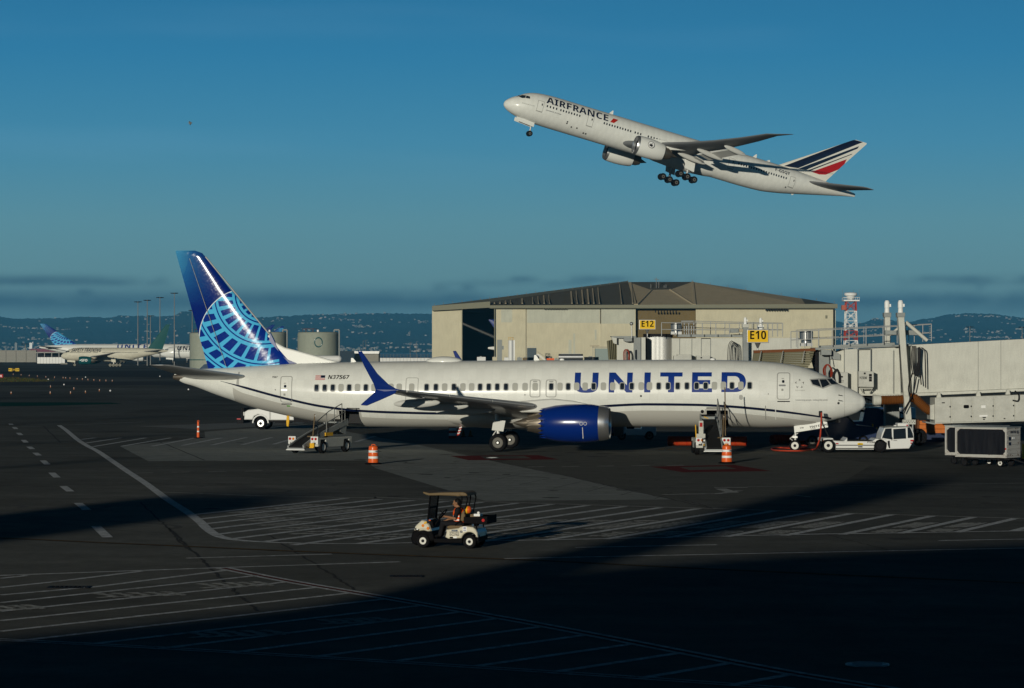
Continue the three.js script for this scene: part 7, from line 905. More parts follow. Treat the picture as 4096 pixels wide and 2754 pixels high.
// orange cones and a striped barrier in the shade of the wing
{ const [x, z] = gp(1810, 1755), t = thing('striped_barrier', 'dark red and white striped post in the shade under the wing', 'barrier', [x, 0, z]); for (let i = 0; i < 5; i++) part(t, i % 2 ? 'white_band' : 'red_band', box(0.5, 0.18, 0.4, 0, 0.1 + i * 0.18, 0), i % 2 ? M.reflect : M.red); for (const [px, py, w] of [[1853, 1749, 'left'], [1882, 1748, 'right']]) { const p = gp(px, py), c = thing('traffic_cone', 'small dark cone under the wing, ' + w + ' one of the pair', 'cone', [p[0], 0, p[1]], 'cones under the wing'); part(c, 'cone', lathe([[0.03, 0.16], [0.45, 0.03], [0.46, 0.005]], 16), M.duct); part(c, 'base', box(0.4, 0.04, 0.4, 0, 0.02, 0), M.black); } }
function beltLoader(label, [x, z], heading, tilt, lift, len, name = 'belt_loader') {   // own axes: the belt climbs along -z, width along x
  const t = thing(name, label, 'belt loader', [x, 0, z], 'belt loaders at the cargo holds'); t.rotation.y = heading;
  const W = 2.0, Lc = 4.1;
  part(t, 'chassis', [box(W - 0.3, 0.25, Lc, 0, 0.5, -Lc / 2)], M.dark);
  for (const s of [-1, 1]) {
    part(t, 'side_body', extr([[0.02, 0.42], [0.02, 0.9], [-Lc, 0.9], [-Lc, 0.3], [-Lc + 0.28, 0.3], [-Lc + 0.36, 0.78], [-Lc + 0.95, 0.78], [-Lc + 1.05, 0.35], [-1.0, 0.35], [-0.9, 0.8], [-0.3, 0.8], [-0.22, 0.42]], 0.42, 0.03).rotateY(-Math.PI / 2).translate(s * (W / 2 - 0.22), 0, 0), M.cabinet);
    const rp = part(t, 'tail_panel', rbox(0.5, 0.46, 0.06, 0.03, s * (W / 2 - 0.25), 0.78, 0.05), M.truckWhite);
    for (const [dx, m] of [[-0.11, M.lampRed], [0.11, s < 0 ? M.amber : M.lampRed]]) part(rp, 'tail_light', cyl(0.075, 0.075, 0.04, s * (W / 2 - 0.25) + dx, 0.86, 0.09, 18, 'z'), m);
    part(rp, 'reversing_light', cyl(0.07, 0.07, 0.04, s * (W / 2 - 0.25), 0.7, 0.09, 18, 'z'), M.lampClear); part(rp, 'plate', box(0.2, 0.09, 0.02, s * (W / 2 - 0.25), 0.6, 0.09), M.dark);
    for (const zz of [-0.6, -Lc + 0.65]) { const m = part(t, 'wheel', revolve([[-0.13, 0.22], [-0.13, 0.33], [-0.08, 0.37], [0.08, 0.37], [0.13, 0.33], [0.13, 0.22]], 24).translate(s * (W / 2 - 0.1), 0.37, zz), M.tyre); part(m, 'rim', revolve([[-0.1, 0.01], [-0.1, 0.22], [0.1, 0.22], [0.06, 0.15], [0.1, 0.05], [0.1, 0.01]], 18).translate(s * (W / 2 - 0.1), 0.37, zz), M.rimWhite); }
  }
  // conveyor: low end over the tail, high end at the hold
  const bz = z0 => 0.55 + (-z0 + 0.35) * tilt + lift, z0 = 0.85, z1 = z0 - len, y0 = 0.42 + lift * 0, y1 = y0 + len * tilt, cw = 0.92, ox = -0.0;
  const prof = [[z0, y0], [z0 - len * 0.18, y0 + len * 0.18 * tilt * 1.35], [z0 - len * 0.4, y0 + len * 0.4 * tilt * 1.2], [z1, y1]];
  const side = s => { const g = []; for (let i = 0; i < 3; i++) g.push(beam([s * cw / 2, prof[i][1] - 0.05, prof[i][0]], [s * cw / 2, prof[i + 1][1] - 0.05, prof[i + 1][0]], 0.07, 0.32)); return g; };
  part(t, 'conveyor_side', side(-1), M.bridgeGrey); part(t, 'conveyor_side', side(1), M.bridgeGrey);
  { const pos = [], idx = []; prof.forEach(([zz, yy]) => pos.push(-cw / 2, yy + 0.03, zz, cw / 2, yy + 0.03, zz)); for (let i = 0; i < 3; i++) { const a = i * 2; idx.push(a, a + 1, a + 2, a + 2, a + 1, a + 3); } const g = new THREE.BufferGeometry(); g.setAttribute('position', new THREE.Float32BufferAttribute(pos, 3)); g.setIndex(idx); g.computeVertexNormals(); const low = g.clone().translate(0, -0.1, 0); part(t, 'belt', [g, low, cyl(0.06, 0.06, cw, 0, y0, z0, 12, 'x'), cyl(0.06, 0.06, cw, 0, y1, z1, 12, 'x')], M.belt); }
  part(t, 'end_roller', [box(cw + 0.2, 0.08, 0.1, 0, y0 - 0.1, z0 + 0.05), cyl(0.09, 0.09, 0.1, -cw / 2 - 0.05, y0, z0, 12, 'x'), cyl(0.09, 0.09, 0.1, cw / 2 + 0.05, y0, z0, 12, 'x')], M.rail); part(t, 'rear_bumper', box(cw + 0.3, 0.05, 0.06, 0, y0 - 0.17, z0 + 0.1), M.reflect);
  part(t, 'lift_frame', [beam([-0.3, 0.7, -2.6], [-0.3, y0 + 2.6 * tilt * 1.1, -1.6], 0.1, 0.16), beam([0.3, 0.7, -2.6], [0.3, y0 + 2.6 * tilt * 1.1, -1.6], 0.1, 0.16), box(0.8, 0.16, 0.7, 0, y0 + len * 0.55 * tilt - 0.08, z0 - len * 0.6)], M.dark); part(t, 'yellow_guard', box(0.06, 0.2, 0.9, cw / 2 + 0.06, y0 + len * 0.5 * tilt - 0.05, z0 - len * 0.55), M.yellow);
  part(t, 'end_box', box(0.9, 0.6, 0.7, 0, y1 - 0.45, z1 + 0.5, 0, 0, -tilt), M.bridgeGrey);
  // folding hand rail
  const rx = cw / 2 + 0.05, R = (q, h) => { const f = q * len; return [rx, y0 + f * tilt * 1.1 + h, z0 - f]; };
  part(t, 'handrail', [bar(R(0.3, 0.1), R(0.3, 1.0), 0.03), bar(R(0.3, 1.0), R(0.55, 1.15), 0.03), bar(R(0.55, 1.15), R(0.85, 1.1), 0.03), bar(R(0.5, 0), R(0.5, 1.12), 0.03), bar(R(0.68, 0.2), R(0.68, 1.12), 0.025), bar(R(0.85, 0), R(0.85, 1.1), 0.025), bar(R(0.5, 0.55), R(0.92, 0.5), 0.025), bar(R(0.92, 0), R(0.92, 0.6), 0.025)], M.mastMetal);
  part(t, 'rail_post', [bar([rx + 0.05, 0.95, -0.1], [rx + 0.1, 2.3, -0.25], 0.035), bar([rx - 0.25, 1.0, 0.02], [rx + 0.05, 1.0, -0.1], 0.04)], M.tan); part(t, 'work_lamp', new THREE.SphereGeometry(0.04, 10, 8).translate(rx + 0.12, 2.2, -0.25), M.reflect);
  part(t, 'tow_hitch', [box(0.28, 0.24, 0.12, W / 2 - 0.35, 0.5, 0.12), box(0.45, 0.05, 0.1, W / 2 - 0.45, 0.36, 0.16)], M.yellow);
  return t;
}
beltLoader('belt loader angled up to the rear cargo hold of the airliner', [-12.2, -166.4], -0.44, 0.265, 0, 5.4);
{ const t = beltLoader('belt loader seen from behind at the forward cargo hold, taller post', [11.6, -163.9], 0, 0.34, 0, 5.2);
  part(t, 'seat_console', [box(0.5, 0.22, 0.4, -0.72, 1.12, 0), box(0.26, 0.75, 0.2, -0.7, 1.6, -0.1)], M.cabinet); part(t, 'console_placard', box(0.16, 0.24, 0.02, -0.7, 1.75, 0.01), M.signRed); part(t, 'black_square_hatch', box(0.26, 0.26, 0.02, -0.52, 0.84, 0.1), M.black); part(t, 'hatch_label', box(0.1, 0.1, 0.02, -0.52, 0.84, 0.115), M.reflect); part(t, 'number_plate', new THREE.ShapeGeometry(textShapes('E10', 0.12)).translate(-0.72, 0.56, 0.11), M.dark); part(t, 'amber_plate', box(0.18, 0.1, 0.02, -0.48, 0.6, 0.1), M.yellow); part(t, 'lever', [bar([-0.98, 1.0, 0], [-1.02, 1.75, 0], 0.035), bar([-0.5, 2.2, -0.5], [-0.25, 2.1, -0.5], 0.03)], M.yellow); part(t, 'tall_post', bar([0.72, 1.1, -0.2], [0.7, 3.9, -0.3], 0.035), M.tan); part(t, 'mirror', new THREE.SphereGeometry(0.1, 10, 8).translate(-0.6, 2.5, -0.4), M.dark); }
{ // long red inflated boom lying behind the forward loader
  const mk = (lab, pts) => { const t = thing('ground_air_hose', lab, 'hose', [pts[0][0], 0, pts[0][1]]); const w = pts.map(([x, z]) => [x - pts[0][0], 0.3, z - pts[0][1]]); part(t, 'sleeve', tube(w, 0.3, 40, 14), std([0.5, 0.06, 0.015], 0.7, 0, { map: grime })); const c = new THREE.CatmullRomCurve3(w.map(V)); for (let i = 0; i < 9; i++) { const p = c.getPointAt(i / 8), tg = c.getTangentAt(i / 8); const g = new THREE.TorusGeometry(0.305, 0.025, 6, 18); g.applyQuaternion(new THREE.Quaternion().setFromUnitVectors(new THREE.Vector3(0, 0, 1), tg)).translate(p.x, p.y, p.z); part(t, 'hoop', g, M.red); } };
  mk('long red orange air hose lying on the apron behind the forward loader', [gp(2676, 1783), gp(2760, 1784), gp(2850, 1784), gp(2985, 1785)]); mk('red orange air hose end lying behind the nose wheel', [gp(3090, 1778), gp(3140, 1777), gp(3215, 1777)]);
  const t = thing('ground_power_cable', 'red power cable looping from the nose to the apron', 'cable', [gp(3180, 1806)[0], 0, gp(3180, 1806)[1]]), o = t.position; const W = (px, py, dy = 0.05) => { const p = gp(px, py); return [p[0] - o.x, dy, p[1] - o.z]; }, A = (px, py, Z) => { const p = P(px, py, Z); return [p[0] - o.x, p[1], p[2] - o.z]; };
  part(t, 'cable', [tube([A(3287, 1652, 167.5), A(3285, 1700, 167.4), A(3281, 1750, 167.2), A(3272, 1780, 166.8), W(3250, 1803), W(3200, 1808), W(3120, 1807), W(3088, 1799), W(3120, 1795), W(3180, 1799)], 0.05, 70, 8), tube([W(3180, 1799), W(3230, 1791), W(3215, 1786), W(3180, 1789), W(3140, 1797), W(3240, 1800)], 0.045, 40, 8)], std([0.4, 0.045, 0.02], 0.6)); part(t, 'plug', [rbox(0.2, 0.3, 0.2, 0.04, ...A(3283, 1655, 167.6)), tube([A(3283, 1645, 167.6), A(3290, 1690, 167.5), A(3300, 1715, 167.4), A(3316, 1750, 167.4)], 0.04, 16, 6)], M.cable);
  const cv = [[2632, 1800], [2700, 1799], [2770, 1798], [3088, 1808], [3180, 1808]].map(([x, y]) => gp(x, y)); const s = struct('yellow_lead_in_mark', cv.flatMap(([x, z]) => [0, 1].map(i => flatPoly([[x + i * 0.5, z], [x + i * 0.5 + 0.3, z], [x + i * 0.5 + 0.6, z - 1.4], [x + i * 0.5 + 0.3, z - 1.4]], 0.009))), paint.yellow);
}
{ // service truck behind the tail
  const w = gp(1052, 1719), t = thing('service_truck', 'white service truck with black grille guard behind the tail', 'truck', [w[0], 0, w[1] - 0.6]); t.rotation.y = Math.PI - 0.16; const g = (p, d, b = 0.05) => extr(p, d, b);
  // own axes: bonnet along +x, wheel at x 0
  part(t, 'bonnet', g([[-0.75, 0.72], [-0.75, 1.75], [0.2, 1.6], [1.0, 1.5], [1.25, 1.35], [1.3, 0.75], [0.62, 0.75], [0.5, 1.02], [0.2, 1.15], [-0.15, 1.12], [-0.45, 0.95], [-0.55, 0.72]], 2.1, 0.08), M.truckWhite);
  part(t, 'cab', g([[-2.6, 0.72], [-2.6, 2.35], [-1.4, 2.4], [-0.75, 1.75], [-0.75, 0.72]], 2.05, 0.08), M.truckWhite); part(t, 'windscreen', g([[-0.82, 1.78], [-1.4, 2.3], [-1.6, 2.3], [-1.2, 1.78]], 2.08, 0.01), M.glass); part(t, 'side_window', box(0.9, 0.5, 2.1, -1.9, 1.95, 0), M.glass);
  part(t, 'wheel_arch', [1, -1].map(s => new THREE.TorusGeometry(0.6, 0.06, 8, 20, Math.PI).translate(0, 0.5, s * 1.03)), M.reflect);
  part(t, 'grille_guard', [box(0.12, 1.0, 1.8, 1.42, 1.15, 0), box(0.1, 0.1, 1.9, 1.5, 1.5, 0), box(0.1, 0.1, 1.9, 1.5, 0.8, 0), ...[-0.9, -0.45, 0, 0.45, 0.9].map(z => box(0.1, 0.9, 0.08, 1.5, 1.15, z))], M.dark); part(t, 'bumper', box(0.5, 0.28, 2.1, 1.6, 0.62, 0), M.dark); for (const z of [-0.8, 0.8]) { part(t, 'headlight', rbox(0.12, 0.3, 0.32, 0.05, 1.3, 1.2, z * 1.14), M.lampClear); part(t, 'marker_lamp', box(0.3, 0.1, 0.2, 1.75, 0.8, z), M.lampRed); }
  part(t, 'chassis', box(7.6, 0.35, 1.6, -3.2, 0.75, 0), M.dark); part(t, 'rear_body', [box(4.4, 1.1, 2.2, -5.2, 1.5, 0)], M.dark); part(t, 'overhead_deck', g([[1.9, 2.75], [0.9, 1.95], [-0.6, 1.85], [-6.5, 2.1], [-6.5, 2.7]], 2.0, 0.12), M.truckWhite); part(t, 'equipment', [box(0.5, 0.3, 2.3, -3.6, 1.4, 0), box(1.1, 0.12, 2.3, -5.2, 1.6, 0)], M.red); part(t, 'step', box(0.9, 0.1, 2.2, -1.6, 0.55, 0), M.dark); part(t, 'mirror_arm', bar([1.7, 2.0, 0.9], [0.6, 1.95, 0.8], 0.03), M.reflect); part(t, 'roof_support', [box(0.2, 0.9, 0.2, -2.5, 2.0, 0.8), box(0.2, 0.9, 0.2, -2.5, 2.0, -0.8)], M.dark);
  for (const x of [0, -5.2]) for (const z of [-0.9, 0.9]) wheel(t, x, 0.47, z, 0.47, 0.32, M.tyre, M.chrome, 0.62);
}
{ // pushback tug at the nose gear
  const o = gp(3512, 1809), t = thing('pushback_tug', 'low white pushback tug with glazed rear cab by the nose gear', 'tug', [o[0], 0, o[1]]); const k = 1 / (5.552 * F / -o[1]); const c = (x, y) => [(x - 1290) * k, (1390 - y) * k], pc = a => a.map(p => c(...p)); const W = 2.3;
  part(t, 'low_body', extr(pc([[270, 1130], [500, 1130], [565, 1062], [565, 1138], [1120, 1138], [1190, 1085], [1300, 1085], [1420, 1100], [1450, 1180], [1400, 1160], [1290, 1150], [1200, 1180], [1160, 1250], [1150, 1325], [310, 1325], [310, 1200], [230, 1110]]), W, 0.05), M.truckWhite);
  part(t, 'front_deck', extr(pc([[10, 1075], [240, 1070], [265, 1100], [10, 1110]]), W, 0.03), M.truckWhite); part(t, 'front_panel', extr(pc([[0, 1080], [200, 1085], [290, 1170], [270, 1180], [190, 1110], [0, 1140]]), W - 0.1, 0.02), M.truckWhite);
  for (const [y0, y1] of [[1218, 1235], [1290, 1308]]) part(t, 'dark_stripe', extr(pc([[312, y0], [1160, y0], [1160, y1], [312, y1]]), W + 0.02), M.black); part(t, 'deck_floor', extr(pc([[320, 1128], [1180, 1128], [1180, 1140], [320, 1140]]), W - 0.2), M.black);
  const cab = part(t, 'cab_frame', extr(pc([[1300, 1085], [1330, 960], [1385, 850], [1560, 838], [1870, 820], [1975, 825], [2030, 960], [2035, 1110], [2000, 1180], [1930, 1300], [1420, 1318], [1440, 1180], [1420, 1100]]), W, 0.05), M.truckWhite);
  for (const pts of [[[1325, 1065], [1400, 862], [1540, 852], [1550, 1100], [1440, 1085]], [[1575, 870], [1850, 850], [1862, 1080], [1580, 1095]], [[1888, 835], [1950, 832], [2005, 965], [2020, 1062], [1895, 1070]]]) part(cab, 'cab_window', extr(pc(pts), W + 0.03, 0.005), M.glass);
  part(t, 'cab_roof', extr(pc([[1382, 832], [1560, 818], [1870, 808], [1975, 815], [1975, 828], [1385, 850]]), W + 0.06, 0.02), M.bridgeGrey); part(t, 'roof_unit', rbox(240 * k, 70 * k, 1.1, 0.04, c(1825, 0)[0], c(0, 780)[1], 0), M.truckWhite); part(t, 'roof_box', rbox(55 * k, 25 * k, 0.4, 0.02, c(1650, 0)[0], c(0, 800)[1], 0.4), M.truckWhite); part(t, 'beacon', cyl(0.05, 0.06, 0.1, c(1912, 0)[0], c(0, 795)[1], 0.62), M.lampRed);
  part(t, 'door_handle', box(80 * k, 8 * k, 0.04, c(1620, 0)[0], c(0, 1120)[1], W / 2 + 0.02), M.dark); part(t, 'air_intake', extr(pc([[1450, 1130], [1500, 1125], [1510, 1295], [1480, 1290], [1455, 1220]]), W + 0.02, 0.01), M.dark); part(t, 'tail_light', [box(70 * k, 36 * k, 0.04, c(1988, 0)[0], c(0, 1125)[1], W / 2 + 0.01), cyl(0.045, 0.045, 0.05, c(1970, 0)[0], c(0, 1180)[1], W / 2, 14, 'z')], M.lampRed); part(t, 'side_marker', box(55 * k, 25 * k, 0.04, c(338, 0)[0], c(0, 1190)[1], W / 2 + 0.01), M.lampRed); part(t, 'front_marker', cyl(0.05, 0.05, 0.05, c(20, 0)[0], c(0, 1112)[1], W / 2 - 0.04, 14, 'z'), M.amber);
  part(t, 'yellow_plate', box(115 * k, 38 * k, 0.03, c(848, 0)[0], c(0, 1197)[1], W / 2 + 0.012), M.signYellow); part(t, 'dark_plate', box(95 * k, 26 * k, 0.03, c(848, 0)[0], c(0, 1262)[1], W / 2 + 0.012), M.dark);
  part(t, 'number_lettering', [new THREE.ShapeGeometry(textShapes('PT1366', 0.1)).translate(c(1000, 0)[0], c(0, 1180)[1], W / 2 + 0.014), new THREE.ShapeGeometry(textShapes('A12', 0.065)).translate(c(815, 0)[0], c(0, 1209)[1], W / 2 + 0.03)], M.black);
  part(t, 'underbody', box(4.6, 0.2, W - 0.3, c(1000, 0)[0], 0.3, 0), M.dark);
  const fx = c(145, 0)[0]; for (const z of [-W / 2 + 0.16, W / 2 - 0.16]) { wheel(t, fx, 0.42, z, 0.42, 0.32, M.tyre, M.rimWhite, 0.6); wheel(t, 0, 0.42, z, 0.42, 0.32, M.tyre, M.dark, 0.55); } part(t, 'front_axle', box(0.6, 0.35, W - 0.6, fx, 0.45, 0), M.dark);
  part(t, 'seat', [rbox(0.45, 0.5, 0.5, 0.06, c(1700, 0)[0], c(0, 1060)[1], 0)], M.dark); part(t, 'mirror_stalk', bar([c(1545, 0)[0], c(0, 1120)[1], W / 2], [c(1545, 0)[0], c(0, 1130)[1] + 0.2, W / 2 + 0.1], 0.02), M.dark);
}
function bagCart(label, [x, z], turn, full) {       // own axes: long side along x, front towards +z
  const t = thing('baggage_cart', label, 'baggage cart', [x, 0, z], 'baggage carts at the right edge'); t.rotation.y = turn; const L = 3.0, D = 1.5, y0 = 0.52, y1 = 2.05, rust = std([0.5, 0.49, 0.46], 0.7, 0, { map: rustTex });
  part(t, 'floor', box(L, 0.08, D, 0, y0, 0), rust); part(t, 'roof', box(L + 0.06, 0.05, D + 0.06, 0, y1, 0), M.bridgeGrey);
  for (const sx of [-1, 1]) { for (const sz of [-1, 1]) part(t, 'corner_post', box(0.09, y1 - y0, 0.09, sx * (L / 2 - 0.045), (y0 + y1) / 2, sz * (D / 2 - 0.045)), rust); const e = part(t, 'end_panel', box(0.04, y1 - y0 - 0.1, D - 0.18, sx * (L / 2 - 0.02), (y0 + y1) / 2, 0), rust); for (let i = 0; i < 6; i++) part(e, 'rib', box(0.05, 0.035, D - 0.18, sx * (L / 2 + 0.005), y0 + 0.2 + i * 0.23, 0), rust); }
  for (const sz of [-1, 1]) { part(t, 'top_rail', box(L - 0.18, 0.09, 0.08, 0, y1 - 0.06, sz * (D / 2 - 0.04)), rust); part(t, 'bottom_rail', box(L - 0.18, 0.12, 0.09, 0, y0 + 0.05, sz * (D / 2 - 0.03)), rust); for (const sx of [-1, 1]) for (const yy of [0, 1]) part(t, 'gusset', extr([[0, 0], [sx * -0.18, 0], [0, yy ? -0.18 : 0.18]], 0.03).translate(sx * (L / 2 - 0.09), yy ? y1 - 0.1 : y0 + 0.1, sz * (D / 2 - 0.04)), rust); }
  // heavy dark curtain with folds on the open side
  { const nx = 90, pos = [], idx = [], ny = 8; for (let j = 0; j <= ny; j++) for (let i = 0; i <= nx; i++) { const u = i / nx, v = j / ny; pos.push(-L / 2 + 0.1 + (L - 0.2) * u, y0 + 0.1 + (y1 - y0 - 0.18) * v, D / 2 - 0.12 + (0.07 * nz(u * 7, v * 0.8, 3) + 0.028 * nz(u * 17, v * 1.9, 7)) * (1.1 - 0.75 * v)); } for (let j = 0; j < ny; j++) for (let i = 0; i < nx; i++) { const a = j * (nx + 1) + i; idx.push(a, a + 1, a + nx + 1, a + nx + 1, a + 1, a + nx + 2); } const g = new THREE.BufferGeometry(); g.setAttribute('position', new THREE.Float32BufferAttribute(pos, 3)); g.setIndex(idx); g.computeVertexNormals(); part(t, 'curtain', g, std([0.006, 0.007, 0.011], 0.75)); part(t, 'curtain', mirrorZ(g), std([0.006, 0.007, 0.011], 0.75)); }
  part(t, 'chassis', [box(L - 0.2, 0.12, 0.5, 0, 0.42, 0), box(0.1, 0.14, D, -L / 2 + 0.45, 0.36, 0), box(0.1, 0.14, D, L / 2 - 0.45, 0.36, 0)], M.dark); part(t, 'drawbar', [bar([L / 2, 0.4, 0.1], [L / 2 + 0.75, 0.18, 0], 0.035), bar([L / 2, 0.4, -0.1], [L / 2 + 0.75, 0.18, 0], 0.035)], M.dark);
  for (const sx of [-1, 1]) for (const sz of [-1, 1]) wheel(t, sx * (L / 2 - 0.45), 0.2, sz * (D / 2 - 0.18), 0.2, 0.13, M.tyre, sx > 0 && sz > 0 ? M.rimWhite : M.dark, 0.62);
  part(t, 'reflector', box(0.06, 0.09, 0.02, L / 2 - 0.05, 0.95, D / 2 + 0.01), M.lampRed); part(t, 'end_lettering', [new THREE.ShapeGeometry(textShapes('UNITED', 0.13)).rotateY(Math.PI / 2).translate(L / 2 + 0.035, y1 - 0.3, 0.42)], M.navy); part(t, 'end_logo', new THREE.PlaneGeometry(0.12, 0.16).rotateY(Math.PI / 2).translate(L / 2 + 0.035, y1 - 0.25, -0.4), M.navy); part(t, 'end_decal', [box(0.02, 0.18, 0.22, L / 2 + 0.025, y1 - 0.58, 0.45), box(0.02, 0.16, 0.22, L / 2 + 0.025, y1 - 0.84, 0.45)], M.navy); part(t, 'plate', box(0.02, 0.1, 0.3, L / 2 + 0.03, y1 - 0.56, 0.05), M.reflect);
  return t;
}
const rustTex = noiseTex(256, (u, v) => { const a = tileNoise(u, v, 7, 81) + 0.7 * tileNoise(u, v, 22, 82) + 0.5 * tileNoise(u, v, 60, 83), r = sm(0.3, 0.55, a), w = 0.93 + 0.06 * tileNoise(u, v, 30, 84); return [w * (1 - r * 0.55), w * (1 - r * 0.75), w * (1 - r * 0.85)]; });
{ const f = gp(3925, 1866); bagCart('rusty white baggage cart with dark curtain at the right edge, nearer one', [f[0] + 0.35, f[1]], -0.66); const b = gp(3905, 1838); bagCart('second baggage cart mostly hidden behind the rusty one', [f[0] + 0.2, f[1] - 2.5], -0.66);
  const p = gp(4105, 1842), t = thing('yellow_bollard', 'yellow post at the right edge beyond the baggage carts', 'bollard', [p[0], 0, p[1]]); part(t, 'post', cyl(0.22, 0.22, 0.8, 0, 0.5, 0, 18), M.yellow); part(t, 'foot', cyl(0.3, 0.3, 0.08, 0, 0.04, 0, 18), M.dark); }
{ // blue cargo tug deep in the shade beyond the fuselage
  const p = gp(2540, 1760), t = thing('baggage_tractor', 'small white baggage tractor in the shade beyond the fuselage', 'tractor', [p[0], 0, p[1]]); part(t, 'body', extr([[-1.4, 0.3], [1.4, 0.3], [1.4, 0.95], [0.5, 1.0], [0.4, 0.75], [-0.6, 0.75], [-0.7, 1.15], [-1.4, 1.15]], 1.3, 0.06), M.truckWhite); part(t, 'seat', rbox(0.5, 0.5, 0.9, 0.08, -0.3, 0.95, 0), M.dark); part(t, 'steering_wheel', new THREE.TorusGeometry(0.18, 0.025, 6, 18).rotateY(1.2).translate(0.3, 1.15, 0), M.dark); for (const x of [-0.9, 0.95]) for (const z of [-0.55, 0.6]) wheel(t, x, 0.3, z, 0.3, 0.2, M.tyre, M.rim); }
// covers in the apron
{ const lid = (px, py, r, lab) => { const p = gp(px, py), t = thing('manhole_cover', lab, 'cover', [p[0], 0, p[1]]); part(t, 'rim', lathe([[0.0, r], [0.02, r], [0.025, r * 0.86], [0.012, r * 0.85]], 36), M.rail); part(t, 'lid', cyl(r * 0.84, r * 0.84, 0.02, 0, 0.008, 0, 36), M.rail); for (let i = 0; i < 6; i++) part(t, 'rib', box(r * 1.4 * Math.cos((i - 2.5) * 0.4), 0.012, 0.03, 0, 0.024, (i - 2.5) * r * 0.26), M.rail); }; lid(3470, 2661, 0.42, 'round metal cover in the dark foreground at right'); lid(1970, 1832.5, 0.34, 'round metal fuel pit lid inside the red painted box');
  const grate = (px, py, w, lab) => { const p = gp(px, py), t = thing('drain_grate', lab, 'grate', [p[0], 0, p[1]]); part(t, 'frame', [box(w, 0.02, 0.07, 0, 0.012, 0.3), box(w, 0.02, 0.07, 0, 0.012, -0.3), box(0.07, 0.02, 0.6, -w / 2, 0.012, 0), box(0.07, 0.02, 0.6, w / 2, 0.012, 0)], M.dark); for (let i = 0; i < 9; i++) part(t, 'slat', box(0.04, 0.015, 0.54, -w / 2 + (i + 0.5) * w / 9, 0.012, 0), M.dark); }; grate(275, 2352, 1.0, 'drain grate crossing the parking lines at left'); grate(1625, 2308, 0.8, 'drain grate on the open apron below the golf cart'); }
{ const p = P(760, 492, 300), t = thing('gull', 'small bird flying high at the left of the sky', 'bird', p); part(t, 'body', new THREE.SphereGeometry(0.1, 10, 8).scale(2, 0.9, 0.9), M.concrete); for (const s of [-1, 1]) part(t, 'wing', slab([[0.08, 0, s * 0.04], [-0.08, 0, s * 0.04], [-0.12, 0.16 * s, s * 0.4], [0, 0.18 * s, s * 0.42]], 0.015), M.concrete); part(t, 'tail', slab([[-0.16, 0, 0.03], [-0.16, 0, -0.03], [-0.3, 0, -0.06], [-0.3, 0, 0.06]], 0.01), M.concrete); }

